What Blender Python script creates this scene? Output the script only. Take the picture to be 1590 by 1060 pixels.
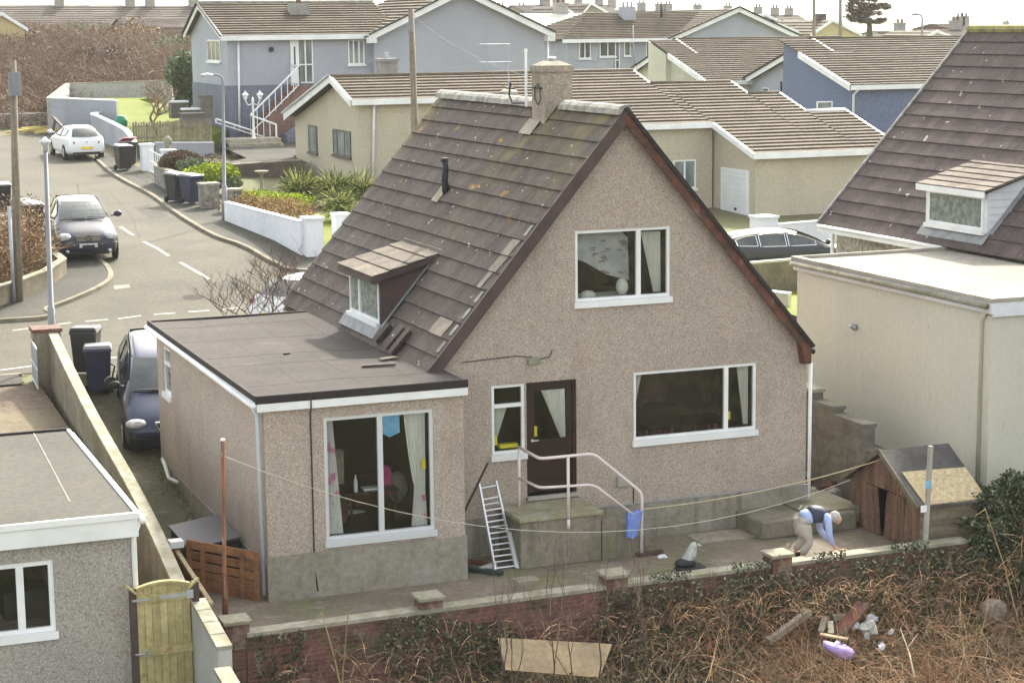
import bpy, math, random
import numpy as np
from mathutils import Vector, Matrix, noise as mnoise
for o in list(bpy.data.objects): bpy.data.objects.remove(o)
sc = bpy.context.scene
col = sc.collection
random.seed(7); rng = np.random.default_rng(7)
rad = math.radians
V = Vector
# ---------------------------------------------------------------- camera
CAM = V((-12.5536, -31.6111, 8.3510)); YAW, PITCH, ROLL, FOC = 0.370898, 0.161597, -0.011282, 3035.3
CF = V((math.sin(YAW)*math.cos(PITCH), math.cos(YAW)*math.cos(PITCH), -math.sin(PITCH)))
_r = V((math.cos(YAW), -math.sin(YAW), 0)); _u = _r.cross(CF)
CR = math.cos(ROLL)*_r + math.sin(ROLL)*_u; CU = -math.sin(ROLL)*_r + math.cos(ROLL)*_u
cd = bpy.data.cameras.new('camera'); cam = bpy.data.objects.new('camera', cd); col.objects.link(cam)
cam.matrix_world = Matrix(((CR.x, CU.x, -CF.x, CAM.x), (CR.y, CU.y, -CF.y, CAM.y), (CR.z, CU.z, -CF.z, CAM.z), (0, 0, 0, 1)))
cd.sensor_width = 36; cd.lens = FOC/1590*36; cd.clip_start = 0.5; cd.clip_end = 9000
sc.camera = cam
# ---------------------------------------------------------------- light
SUN = V((0.505, 0.613, 0.607)).normalized()
w = bpy.data.worlds.new('World'); sc.world = w; w.use_nodes = True
nt = w.node_tree; bg = nt.nodes['Background']; bg.inputs[1].default_value = 0.15
sky = nt.nodes.new('ShaderNodeTexSky'); sky.sky_type = 'NISHITA'; sky.sun_disc = False
sky.sun_elevation = math.asin(SUN.z); sky.sun_rotation = math.atan2(SUN.x, SUN.y)
sky.air_density = 1.0; sky.dust_density = 4.0; sky.ozone_density = 1.0; sky.altitude = 20
hs = nt.nodes.new('ShaderNodeHueSaturation'); hs.inputs['Saturation'].default_value = 0.35; hs.inputs['Value'].default_value = 1.0
nt.links.new(sky.outputs[0], hs.inputs['Color']); wm = nt.nodes.new('ShaderNodeMix'); wm.data_type = 'RGBA'; wm.blend_type = 'MULTIPLY'; wm.inputs[0].default_value = 1; wm.inputs[7].default_value = (1.0, .982, .915, 1)
nt.links.new(hs.outputs[0], wm.inputs[6]); nt.links.new(wm.outputs[2], bg.inputs[0])
sd = bpy.data.lights.new('sun', 'SUN'); sd.energy = 2.0; sd.angle = rad(2.0); sd.color = (1.0, 0.93, 0.82)
so = bpy.data.objects.new('sun', sd); col.objects.link(so); so.rotation_euler = SUN.to_track_quat('Z', 'Y').to_euler()
sc.view_settings.view_transform = 'Standard'; sc.view_settings.look = 'None'
sc.view_settings.exposure = 2.05; sc.view_settings.gamma = 1.0
sc.render.engine = 'CYCLES'
sc.cycles.max_bounces = 6; sc.cycles.transparent_max_bounces = 24; sc.cycles.volume_bounces = 0
# ---------------------------------------------------------------- measuring helpers
def ray(px, py): return CF + CR*((px-795)/FOC) - CU*((py-530)/FOC)
def at(px, py, x=None, y=None, z=None, d=None):
    D = ray(px, py)
    if d is not None: return CAM + D*d
    if x is not None: t = (x-CAM.x)/D.x
    elif y is not None: t = (y-CAM.y)/D.y
    else: t = (z-CAM.z)/D.z
    return CAM + D*t
def atpl(px, py, n, c):
    D = ray(px, py); n = V(n); return CAM + D*((c-n.dot(CAM))/n.dot(D))
# terrain height
_Y = [-60, -3.5, -3.38, 1.0, 4.5, 8, 10.5, 12, 18, 22, 27, 34, 45, 60, 80, 110, 150, 185, 230, 300, 500, 1200, 4500]
_Z = [-2.6, -2.3, -1.16, -1.1, -.8, -.42, .12, .62, .95, 1.35, 1.72, 1.92, 2.2, 2.75, 3.9, 4.8, 5.6, 6.4, 6.0, 1.0, -3, -1.5, -1.0]
def sstep(a, b, v): t = min(1, max(0, (v-a)/(b-a))); return t*t*(3-2*t)
def H(x, y):
    z = float(np.interp(y, _Y, _Z))
    if 12 < y < 56: z -= 0.9*sstep(6, 20, x)*sstep(12, 20, y)*(1-sstep(46, 54, y))
    if y < 12.5:                                     # brick drive side and yard left of the boundary wall
        l = 1-sstep(-7.0, -6.8, x)
        zl = float(np.interp(y, [-60, -6, 1, 3, 11, 12.5], [-2.4, -1.75, -1.2, .35, .72, .75]))
        z = z*(1-l)+zl*l
        r = sstep(7.9, 8.3, x); zr = float(np.interp(y, [-60, -14, -6, -2, 12, 12.5], [-2.4, -2.2, -1.5, -.6, .3, .4]))
        z = z*(1-r)+zr*r
    if y < -4: z += .25*mnoise.noise(V((x*.35, y*.35, 0)))
    if y > 62 and x < 40: z += 1.6*sstep(86, 125, y)*(1-sstep(10, 40, x))*(1-sstep(180, 230, y))
    if y > 240: z += (7+7*mnoise.noise(V((x*.004, y*.0015, 3))))*sstep(500, 1300, y)*(1-sstep(1700, 3500, y))
    return z
def G(px, py, lift=0.0):
    D = ray(px, py); t = 24.0; st = .5
    def g(t): p = CAM+D*t; return p.z - H(p.x, p.y) - lift
    while g(t) > 0 and t < 3000: t += st; st = .5 if t < 110 else 4
    a, b = t-st, t
    for _ in range(30):
        m = (a+b)/2
        if g(m) > 0: a = m
        else: b = m
    return CAM+D*b
# ---------------------------------------------------------------- mesh builder
WM = {}
class MB:
    def __init__(s): s.v = []; s.f = []; s.r = []
    def add(s, vs, fs, r=None):
        n = len(s.v); s.v += [V(p) for p in vs]; s.f += [tuple(i+n for i in f) for f in fs]; s.r += [random.random() if r is None else r]*len(fs); return s
    def quad(s, a, b, c, d, r=None): return s.add([a, b, c, d], [(0, 1, 2, 3)], r)
    def poly(s, ps, r=None): return s.add(ps, [tuple(range(len(ps)))], r)
    def box(s, x0, x1, y0, y1, z0, z1, r=None):
        vs = [(x, y, z) for z in (z0, z1) for y in (y0, y1) for x in (x0, x1)]
        return s.add(vs, [(0, 2, 3, 1), (4, 5, 7, 6), (0, 1, 5, 4), (2, 6, 7, 3), (0, 4, 6, 2), (1, 3, 7, 5)], r)
    def hexa(s, p, r=None):     # p: 4 bottom then 4 top, same winding
        return s.add(p, [(3, 2, 1, 0), (4, 5, 6, 7), (0, 1, 5, 4), (1, 2, 6, 5), (2, 3, 7, 6), (3, 0, 4, 7)], r)
    def prism(s, poly, d, r=None):
        n = len(poly); d = V(d); vs = [V(p) for p in poly] + [V(p)+d for p in poly]
        return s.add(vs, [tuple(range(n-1, -1, -1)), tuple(range(n, 2*n))] + [(i, (i+1) % n, n+(i+1) % n, n+i) for i in range(n)], r)
    def bar(s, p, q, w, h, up=(0, 0, 1), r=None):
        p, q = V(p), V(q); d = (q-p).normalized(); sd_ = d.cross(V(up))
        if sd_.length < 1e-4: sd_ = d.cross(V((1, 0, 0)))
        sd_.normalize(); u = sd_.cross(d)
        a, b = sd_*w/2, u*h/2
        return s.hexa([p-a-b, p+a-b, q+a-b, q-a-b, p-a+b, p+a+b, q+a+b, q-a+b], r)
    def tube(s, pts, rr, n=8, cap=True, r=None):
        pts = [V(p) for p in pts]; m = len(pts); rings = []
        if not isinstance(rr, (list, tuple)): rr = [rr]*m
        prev = None; vs = []
        for i, p in enumerate(pts):
            d = (pts[min(i+1, m-1)]-pts[max(i-1, 0)]).normalized()
            if prev is None:
                a = d.cross(V((0, 0, 1)));
                if a.length < .05: a = d.cross(V((1, 0, 0)))
            else: a = prev - d*prev.dot(d)
            a.normalize(); b = d.cross(a); prev = a
            for k in range(n):
                t = 2*math.pi*k/n; vs.append(p+(a*math.cos(t)+b*math.sin(t))*rr[i])
        fs = [(i*n+k, i*n+(k+1) % n, (i+1)*n+(k+1) % n, (i+1)*n+k) for i in range(m-1) for k in range(n)]
        if cap: fs += [tuple(range(n-1, -1, -1)), tuple((m-1)*n+k for k in range(n))]
        return s.add(vs, fs, r)
    def lathe(s, prof, n=16, c=(0, 0, 0), r=None):
        c = V(c); vs = [c+V((q*math.cos(2*math.pi*k/n), q*math.sin(2*math.pi*k/n), z)) for q, z in prof for k in range(n)]
        m = len(prof); fs = [(i*n+k, i*n+(k+1) % n, (i+1)*n+(k+1) % n, (i+1)*n+k) for i in range(m-1) for k in range(n)]
        fs += [tuple(range(n-1, -1, -1)), tuple((m-1)*n+k for k in range(n))]
        return s.add(vs, fs, r)
    def ell(s, c, rx, ry, rz, n=12, m=8, jit=0, r=None):
        c = V(c); vs = []
        for i in range(m+1):
            ph = math.pi*i/m-math.pi/2
            for k in range(n):
                t = 2*math.pi*k/n; j = 1+jit*(random.random()-.5)
                vs.append(c+V((rx*math.cos(ph)*math.cos(t)*j, ry*math.cos(ph)*math.sin(t)*j, rz*math.sin(ph)*j)))
        fs = [(i*n+k, i*n+(k+1) % n, (i+1)*n+(k+1) % n, (i+1)*n+k) for i in range(m) for k in range(n)]
        return s.add(vs, fs, r)
    def xf(s, M): s.v = [M @ p for p in s.v]; return s
    def build(s, name, mat, parent=None, smooth=False, local=False, bevel=0):
        me = bpy.data.meshes.new(name)
        vs = s.v
        if parent is not None and not local:
            Mi = WM.get(parent.name, Matrix()).inverted(); vs = [Mi @ p for p in vs]
        me.from_pydata([tuple(p) for p in vs], [], s.f)
        at_ = me.attributes.new('rnd', 'FLOAT', 'FACE'); at_.data.foreach_set('value', s.r)
        me.materials.append(mat)
        if smooth: me.polygons.foreach_set('use_smooth', [True]*len(me.polygons))
        me.update()
        o = bpy.data.objects.new(name, me); col.objects.link(o)
        if parent is not None: o.parent = parent; WM[o.name] = WM.get(parent.name, Matrix())
        else: WM[o.name] = Matrix()
        if bevel:
            b = o.modifiers.new('b', 'BEVEL'); b.width = bevel; b.segments = 2; b.limit_method = 'ANGLE'
        return o
def quads(name, Q, mat, parent=None, r=None):
    """Q: (n,4,3) or (n,3,3) array of faces in world coordinates."""
    Q = np.asarray(Q, dtype=np.float32); n, k = Q.shape[:2]; me = bpy.data.meshes.new(name)
    if parent is not None:
        Mi = np.array(WM.get(parent.name, Matrix()).inverted()); Q = Q @ Mi[:3, :3].T + Mi[:3, 3]
    me.vertices.add(n*k); me.vertices.foreach_set('co', Q.reshape(-1).astype(np.float32))
    me.loops.add(n*k); me.loops.foreach_set('vertex_index', np.arange(n*k, dtype=np.int32))
    me.polygons.add(n); me.polygons.foreach_set('loop_start', np.arange(0, n*k, k, dtype=np.int32))
    me.update(calc_edges=True)
    a = me.attributes.new('rnd', 'FLOAT', 'FACE'); a.data.foreach_set('value', (rng.random(n) if r is None else np.asarray(r)).astype(np.float32))
    me.materials.append(mat)
    o = bpy.data.objects.new(name, me); col.objects.link(o)
    if parent is not None: o.parent = parent; WM[o.name] = WM.get(parent.name, Matrix())
    return o
def tag(o, label=None, cat=None, group=None, kind=None):
    if label: o['label'] = label
    if cat: o['category'] = cat
    if group: o['group'] = group
    if kind: o['kind'] = kind
    return o
def thing(name, label, cat, loc=(0, 0, 0), rz=0, group=None, rx=0, ry=0):
    o = bpy.data.objects.new(name, None); col.objects.link(o); o.location = loc; o.rotation_euler = (rx, ry, rz)
    o.empty_display_size = .2
    from mathutils import Euler
    WM[o.name] = Matrix.Translation(V(loc)) @ Euler((rx, ry, rz)).to_matrix().to_4x4()
    return tag(o, label, cat, group)
def dup(root, loc, rz=0, label=None, rx=0, ry=0):
    r = root.copy(); col.objects.link(r); r.location = loc; r.rotation_euler = (rx, ry, rz)
    if label: r['label'] = label
    for ch in list(root.children):
        c = ch.copy(); col.objects.link(c); c.parent = r
        for g in ch.children:
            d = g.copy(); col.objects.link(d); d.parent = c
    return r
# ---------------------------------------------------------------- materials
def mat(name, c, c2=None, sc_=4, rough=.85, bump=0, bsc=60, layers=(), rnd=0, metal=0, spec=.3, det=4, alpha=None, emit=None, coat=0, two=None):
    if rough > .6 and spec == .3: spec = .12
    m = bpy.data.materials.new(name); m.use_nodes = True; n = m.node_tree.nodes; L = m.node_tree.links
    b = n['Principled BSDF']; b.inputs['Roughness'].default_value = rough; b.inputs['Metallic'].default_value = metal
    b.inputs['Specular IOR Level'].default_value = spec; b.inputs['Coat Weight'].default_value = coat
    tc = n.new('ShaderNodeTexCoord'); co = tc.outputs['Object']
    def rgb(q):
        v = n.new('ShaderNodeRGB'); v.outputs[0].default_value = (*q, 1); return v.outputs[0]
    def nz(scale, detail=4, off=0):
        mp = n.new('ShaderNodeMapping'); L.new(co, mp.inputs[0])
        mp.inputs['Scale'].default_value = scale if isinstance(scale, tuple) else (scale,)*3; mp.inputs['Location'].default_value = (off, off*.7, off*1.3)
        t = n.new('ShaderNodeTexNoise'); t.inputs['Scale'].default_value = 1; t.inputs['Detail'].default_value = detail; t.inputs['Roughness'].default_value = .5 if detail < 8 else .72
        L.new(mp.outputs[0], t.inputs[0]); return t.outputs[0]
    def mix(f, a, bb, typ='MIX'):
        x = n.new('ShaderNodeMix'); x.data_type = 'RGBA'; x.blend_type = typ
        if isinstance(f, (int, float)): x.inputs[0].default_value = f
        else: L.new(f, x.inputs[0])
        L.new(a, x.inputs[6]); L.new(bb, x.inputs[7]); return x.outputs[2]
    def ramp(f, lo, hi, amt=1):
        x = n.new('ShaderNodeMapRange'); x.clamp = True; L.new(f, x.inputs[0]); x.inputs[1].default_value = lo; x.inputs[2].default_value = hi
        x.inputs[3].default_value = 0; x.inputs[4].default_value = amt; return x.outputs[0]
    cur = rgb(c)
    if c2 is not None: cur = mix(ramp(nz(sc_, det), .38, .62), cur, rgb(c2))
    for i, l in enumerate(layers):       # (colour, scale, lo, hi, amount)
        cur = mix(ramp(nz(l[1], l[5] if len(l) > 5 else 3, 11.3*(i+1)), l[2], l[3], l[4]), cur, rgb(l[0]))
    if rnd:
        a = n.new('ShaderNodeAttribute'); a.attribute_name = 'rnd'
        if two is not None: cur = mix(ramp(a.outputs['Fac'], two[1], two[2]), cur, rgb(two[0]))
        x = n.new('ShaderNodeMapRange'); L.new(a.outputs['Fac'], x.inputs[0]); x.inputs[3].default_value = 1-rnd; x.inputs[4].default_value = 1+rnd
        h = n.new('ShaderNodeHueSaturation'); L.new(x.outputs[0], h.inputs['Value']); L.new(cur, h.inputs['Color']); cur = h.outputs[0]
    if rough > .6 and not metal:
        x = n.new('ShaderNodeMapRange'); L.new(nz(9, 9, 3.3), x.inputs[0]); x.inputs[1].default_value = .3; x.inputs[2].default_value = .7; ga = .1 if 'dash' in name else (.26 if max(c) < .42 else .07); x.inputs[3].default_value = 1-ga; x.inputs[4].default_value = 1+ga
        h = n.new('ShaderNodeHueSaturation'); L.new(x.outputs[0], h.inputs['Value']); L.new(cur, h.inputs['Color']); cur = h.outputs[0]
    L.new(cur, b.inputs['Base Color'])
    if bump:
        bp = n.new('ShaderNodeBump'); bp.inputs['Strength'].default_value = min(1, bump); bp.inputs['Distance'].default_value = .02
        L.new(nz(bsc, 2, 5), bp.inputs['Height']); L.new(bp.outputs[0], b.inputs['Normal'])
    if emit: b.inputs['Emission Color'].default_value = (*emit, 1); b.inputs['Emission Strength'].default_value = 1
    return m
def glassmat(name, tint=(.9, .95, .95), lo=.06, rough=.02):
    m = bpy.data.materials.new(name); m.use_nodes = True; n = m.node_tree.nodes; L = m.node_tree.links
    n.remove(n['Principled BSDF']); out = n['Material Output']
    t = n.new('ShaderNodeBsdfTransparent'); t.inputs[0].default_value = (*tint, 1)
    g = n.new('ShaderNodeBsdfGlossy'); g.inputs['Roughness'].default_value = rough
    f = n.new('ShaderNodeFresnel'); f.inputs[0].default_value = 1.33
    x = n.new('ShaderNodeMixShader'); L.new(f.outputs[0], x.inputs[0]); L.new(t.outputs[0], x.inputs[1]); L.new(g.outputs[0], x.inputs[2]); L.new(x.outputs[0], out.inputs[0])
    return m
DASH = [((.2, .16, .135), 30, .52, .64, .62, 1), ((.56, .52, .45), 37, .56, .68, .7, 1), ((.36, .24, .19), 24, .58, .66, .4, 1)]
m_wall = mat('pebbledash', (.425, .36, .30), (.39, .33, .28), .8, bump=.9, bsc=45, layers=DASH+[((.25, .19, .15), (1.7, 1.7, .7), .56, .76, .4), ((.2, .19, .16), (.5, .5, .8), .6, .75, .3)])
m_plinth = mat('mossy render', (.3, .275, .235), (.25, .23, .185), 1.4, bump=.4, layers=[((.12, .11, .09), (3.5, 3.5, .35), .56, .7, .7), ((.17, .165, .1), (3, 3, 1), .5, .7, .5), ((.34, .32, .27), 30, .55, .7, .5)])
m_tile = mat('brown concrete tile', (.104, .086, .077), (.085, .068, .063), 2.2, bump=.5, bsc=70, rnd=.13,
             layers=[((.075, .06, .058), (14, .8, 14), .5, .75, .35), ((.2, .17, .15), 45, .55, .7, .5), ((.62, .6, .5), (9, 9, 9), .74, .77, .9, 1)])
m_flat = mat('mineral felt', (.058, .051, .048), (.046, .041, .039), .7, bump=.4, bsc=90, layers=[((.1, .087, .08), 60, .5, .7, .6), ((.04, .035, .032), .45, .56, .72, .6), ((.085, .08, .06), 1.4, .6, .72, .5)])
m_felt = mat('black felt edge', (.035, .03, .03), rough=.7, bump=.3)
m_white = mat('white upvc', (.78, .79, .79), (.7, .71, .7), 1.5, rough=.45, layers=[((.45, .46, .4), (2, 2, 6), .62, .8, .3)])
m_wpaint = mat('white masonry paint', (.74, .76, .8), (.66, .68, .72), .8, bump=.3, layers=[((.4, .42, .36), (.8, .8, 2), .6, .8, .35)])
m_barge = mat('dark brown painted timber', (.085, .055, .05), (.06, .042, .04), 3, rough=.6)
m_redw = mat('weathered red soffit', (.16, .062, .045), (.085, .05, .04), 2.5, rough=.8, layers=[((.3, .2, .15), (8, 8, 2), .6, .7, .5)])
m_ridge = mat('lichened ridge tile', (.40, .39, .35), (.27, .255, .23), 5, bump=.5, rnd=.12, layers=[((.42, .36, .1), 3, .6, .75, .5), ((.16, .15, .14), 20, .58, .7, .5)])
m_brown = mat('dark brown door', (.035, .018, .015), (.025, .014, .012), 4, rough=.35)
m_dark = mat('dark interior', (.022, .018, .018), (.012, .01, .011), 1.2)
m_room = mat('mottled room brown', (.13, .095, .075), (.035, .03, .03), 2.4)  # brown mottle stands for reflected brambles and clutter behind the glass
m_cloth = mat('net curtain', (.72, .73, .68), (.62, .64, .59), (14, 14, 1), rough=.9)
m_floral = mat('floral curtain', (.66, .66, .64), (.6, .6, .58), (10, 10, 1), rough=.9, layers=[((.55, .16, .34), 4, .6, .66, .8), ((.25, .25, .3), 6, .66, .7, .6)])
m_glass = glassmat('window glass', (.98, .985, .98))
m_obsc = mat('obscured glass', (.26, .29, .26), (.12, .15, .13), 9, rough=.15, spec=.6)
m_pink = mat('pink cloth', (.55, .08, .24), (.4, .06, .18), 5)
m_yel = mat('yellow plastic', (.75, .68, .05), rough=.5)
m_blue = mat('pale blue plastic', (.12, .4, .65), (.25, .5, .7), 6, rough=.5)
m_metal = mat('galvanised steel', (.45, .47, .5), (.36, .38, .41), 3, rough=.5, metal=.6)
m_alu = mat('bare aluminium', (.72, .73, .74), rough=.35, metal=.6)
m_conc = mat('concrete', (.42, .39, .34), (.33, .31, .27), 2, bump=.5, layers=[((.2, .2, .13), .9, .5, .7, .5), ((.5, .48, .43), 40, .55, .7, .5)])
m_cope = mat('mossy coping', (.33, .305, .25), (.24, .23, .165), 3, bump=.5, layers=[((.16, .17, .09), 1.5, .55, .7, .6)])
m_cream = mat('cream render', (.60, .575, .47), (.55, .535, .46), .35, bump=.15, layers=[((.47, .46, .42), (1.5, 1.5, .12), .55, .72, .35), ((.3, .28, .2), (9, 9, 3), .7, .74, .5), ((.42, .39, .3), (.9, .9, .25), .62, .8, .3), ((.68, .66, .58), 50, .5, .7, .3)])
m_lead = mat('lead flashing', (.24, .245, .25), (.18, .185, .19), 5, rough=.6)
m_black = mat('black plastic', (.02, .02, .022), (.03, .03, .032), 8, rough=.5)
m_grass = mat('mown grass', (.13, .15, .014), (.095, .12, .014), 1.2, bump=.8, bsc=30, layers=[((.15, .19, .03), 20, .5, .7, .6), ((.06, .1, .02), 8, .6, .75, .4)])
# ================================================================ MAIN HOUSE
XR, ZR, SL = 1.857, 6.80, 1.179          # ridge x, ridge z, roof slope
XL, XW = -1.94, 5.66                     # wall faces
YB = 9.4
def roof_z(x): return ZR-SL*abs(x-XR)
def wall_open(mb, P, us, top, zb, ops, dep):
    bs = sorted(set(list(us)+[o[0] for o in ops]+[o[1] for o in ops]))
    for a, b in zip(bs, bs[1:]):
        m = (a+b)/2; here = sorted([o for o in ops if o[0] <= m <= o[1]], key=lambda o: o[2]); z = zb
        for o in here:
            if o[2]-z > 1e-4: mb.quad(P(a, z, 0), P(b, z, 0), P(b, o[2], 0), P(a, o[2], 0), .5)
            z = o[3]
        mb.quad(P(a, z, 0), P(b, z, 0), P(b, top(b), 0), P(a, top(a), 0), .5)
    for u0, u1, z0, z1 in ops:
        mb.quad(P(u0, z0, 0), P(u0, z0, dep), P(u0, z1, dep), P(u0, z1, 0), .5); mb.quad(P(u1, z0, 0), P(u1, z1, 0), P(u1, z1, dep), P(u1, z0, dep), .5)
        mb.quad(P(u0, z1, 0), P(u0, z1, dep), P(u1, z1, dep), P(u1, z1, 0), .5); mb.quad(P(u0, z0, 0), P(u1, z0, 0), P(u1, z0, dep), P(u0, z0, dep), .5)
def boxP(mb, P, u0, u1, z0, z1, d0, d1):
    mb.hexa([P(u0, z0, d0), P(u1, z0, d0), P(u1, z0, d1), P(u0, z0, d1), P(u0, z1, d0), P(u1, z1, d0), P(u1, z1, d1), P(u0, z1, d1)], .5)
def window(parent, P, u0, u1, z0, z1, splits=(), trans=(), fw=.055, fm=None, room=1.6, sill=True, glass=None, name='window', rd=None, rm=None, stop=0):
    """frame is the part; pane, sill, interior hang under it. splits: u positions; trans: (ua,ub,z) horizontal bars"""
    fm = fm or m_white; mb = MB(); d0, d1 = .02, .09
    s0 = z0+(.11 if sill else 0)
    boxP(mb, P, u0, u0+fw, s0, z1, d0, d1); boxP(mb, P, u1-fw, u1, s0, z1, d0, d1)
    boxP(mb, P, u0+fw, u1-fw, z1-fw, z1, d0, d1); boxP(mb, P, u0+fw, u1-fw, s0, s0+fw, d0, d1)
    for s in splits: boxP(mb, P, s-fw*.75, s+fw*.75, s0+fw, z1-fw, d0-.004, d1)
    for a, b, z in trans: boxP(mb, P, a, b, z-fw*.6, z+fw*.6, d0-.008, d1)
    f = mb.build(name, fm, parent)
    mb = MB(); boxP(mb, P, u0+fw*.5, u1-fw*.5, s0+fw*.5, z1-fw*.5, .05, .058); mb.build('pane', glass or m_glass, f)
    if sill:
        mb = MB(); boxP(mb, P, u0-.03, u1+.03, z0, z0+.105, -.05, .1); mb.build('sill', fm, f)
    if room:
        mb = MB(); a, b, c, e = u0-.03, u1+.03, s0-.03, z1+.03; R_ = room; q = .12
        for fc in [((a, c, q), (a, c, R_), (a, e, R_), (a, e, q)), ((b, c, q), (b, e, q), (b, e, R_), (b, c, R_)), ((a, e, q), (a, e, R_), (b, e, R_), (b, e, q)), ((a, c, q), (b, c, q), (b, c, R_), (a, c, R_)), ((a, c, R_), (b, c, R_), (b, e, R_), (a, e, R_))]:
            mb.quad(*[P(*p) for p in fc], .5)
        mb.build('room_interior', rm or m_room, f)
    return f
def curtain(parent, P, u0t, u1t, u0b, u1b, z0, z1, dep=.2, m=None, waist=None, folds=9, name='curtain'):
    """hanging cloth with folds; waist=(u0,u1,frac)"""
    mb = MB(); n, k = folds*4, 14; vs = []
    for j in range(k+1):
        f = j/k
        if waist and f < waist[2]: g = f/waist[2]; a = u0b+(waist[0]-u0b)*g; b = u1b+(waist[1]-u1b)*g
        elif waist: g = ((f-waist[2])/(1-waist[2]))**.7; a = waist[0]+(u0t-waist[0])*g; b = waist[1]+(u1t-waist[1])*g
        else: a = u0b+(u0t-u0b)*f; b = u1b+(u1t-u1b)*f
        for i in range(n+1):
            vs.append(P(a+(b-a)*i/n, z0+(z1-z0)*f, dep+.025*math.sin(i/4*2*math.pi)))
    mb.add(vs, [(j*(n+1)+i, j*(n+1)+i+1, (j+1)*(n+1)+i+1, (j+1)*(n+1)+i) for j in range(k) for i in range(n)], .5)
    return mb.build(name, m or m_cloth, parent, smooth=True)
def tiled(mb, A, B, C, D, course=.37, th=.028, seg=.34, gap=0, r=None, jit=.003):
    """A,B along eave; D,C along ridge (A->D, B->C up slope). Slabs lifted at their lower edge."""
    A, B, C, D = V(A), V(B), V(C), V(D); n_ = (B-A).cross(D-A).normalized()
    if n_.z < 0: n_ = -n_
    L_ = ((D-A).length+(C-B).length)/2; n = max(1, round(L_/course))
    for i in range(n):
        t0, t1 = i/n, min(1.0, (i+1.12)/n)
        a, b, c, d = A.lerp(D, t0), B.lerp(C, t0), B.lerp(C, t1), A.lerp(D, t1)
        m = max(1, round((b-a).length/seg)); off = .5 if i % 2 else 0
        for j in range(m):
            s0, s1 = j/m, (j+1)/m
            l = th+random.uniform(-jit, jit)
            p0, p1, p2, p3 = a.lerp(b, s0), a.lerp(b, s1), d.lerp(c, s1), d.lerp(c, s0)
            u, v = n_*l, n_*.004
            mb.add([p0-n_*.01, p1-n_*.01, p2-n_*.01, p3-n_*.01, p0+u, p1+u, p2+v, p3+v],
                   [(4, 5, 6, 7), (0, 1, 5, 4), (3, 0, 4, 7), (1, 2, 6, 5)], (random.random() if r is None else r))
Py = lambda y0: (lambda u, z, d: V((u, y0+d, z)))
Pxm = lambda x0: (lambda u, z, d: V((x0+d, u, z)))       # wall facing -x, u along y
house = thing('pitched_roof_house', 'pebbledashed house with very steep brown tiled roof and white windows in the gable', 'house', (XR, 0, -1))
g = MB()
P0 = Py(0.0)
DOOR = (0.0, .965, 0.0, 2.06)
OPS = [DOOR, (-.66, -.03, .70, 2.06), (2.09, 4.60, .72, 2.09), (.955, 2.82, 3.33, 4.71)]
top = lambda u: roof_z(u)-.06
wall_open(g, P0, [XL, XR, XW], top, -1.02, OPS, .14)
g.quad((XL, 0, -1.02), (XL, 0, top(XL)), (XL, YB, top(XL)), (XL, YB, -1.02)); g.quad((XW, 0, -1.1), (XW, YB, -.6), (XW, YB, top(XW)), (XW, 0, top(XW)))
g.poly([(XL, YB, -.4), (XL, YB, top(XL)), (XR, YB, top(XR)), (XW, YB, top(XW)), (XW, YB, -.4)])
g.build('wall', m_wall, house)
g = MB(); g.box(-1.63, -.0, -.035, .0, -1.03, -.30); g.box(.97, XW+.03, -.035, .0, -1.03, -.32); g.box(0, .97, -.035, 0, -1.03, -.06); g.box(XW, XW+.03, 0, YB-.5, -1.1, -.32)
g.build('plinth', m_plinth, house)
# render bead line at the bottom of the dash
g = MB(); g.box(.98, XW+.012, -.045, -.036, -.335, -.315); g.build('drip_edge', m_metal, house)
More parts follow.
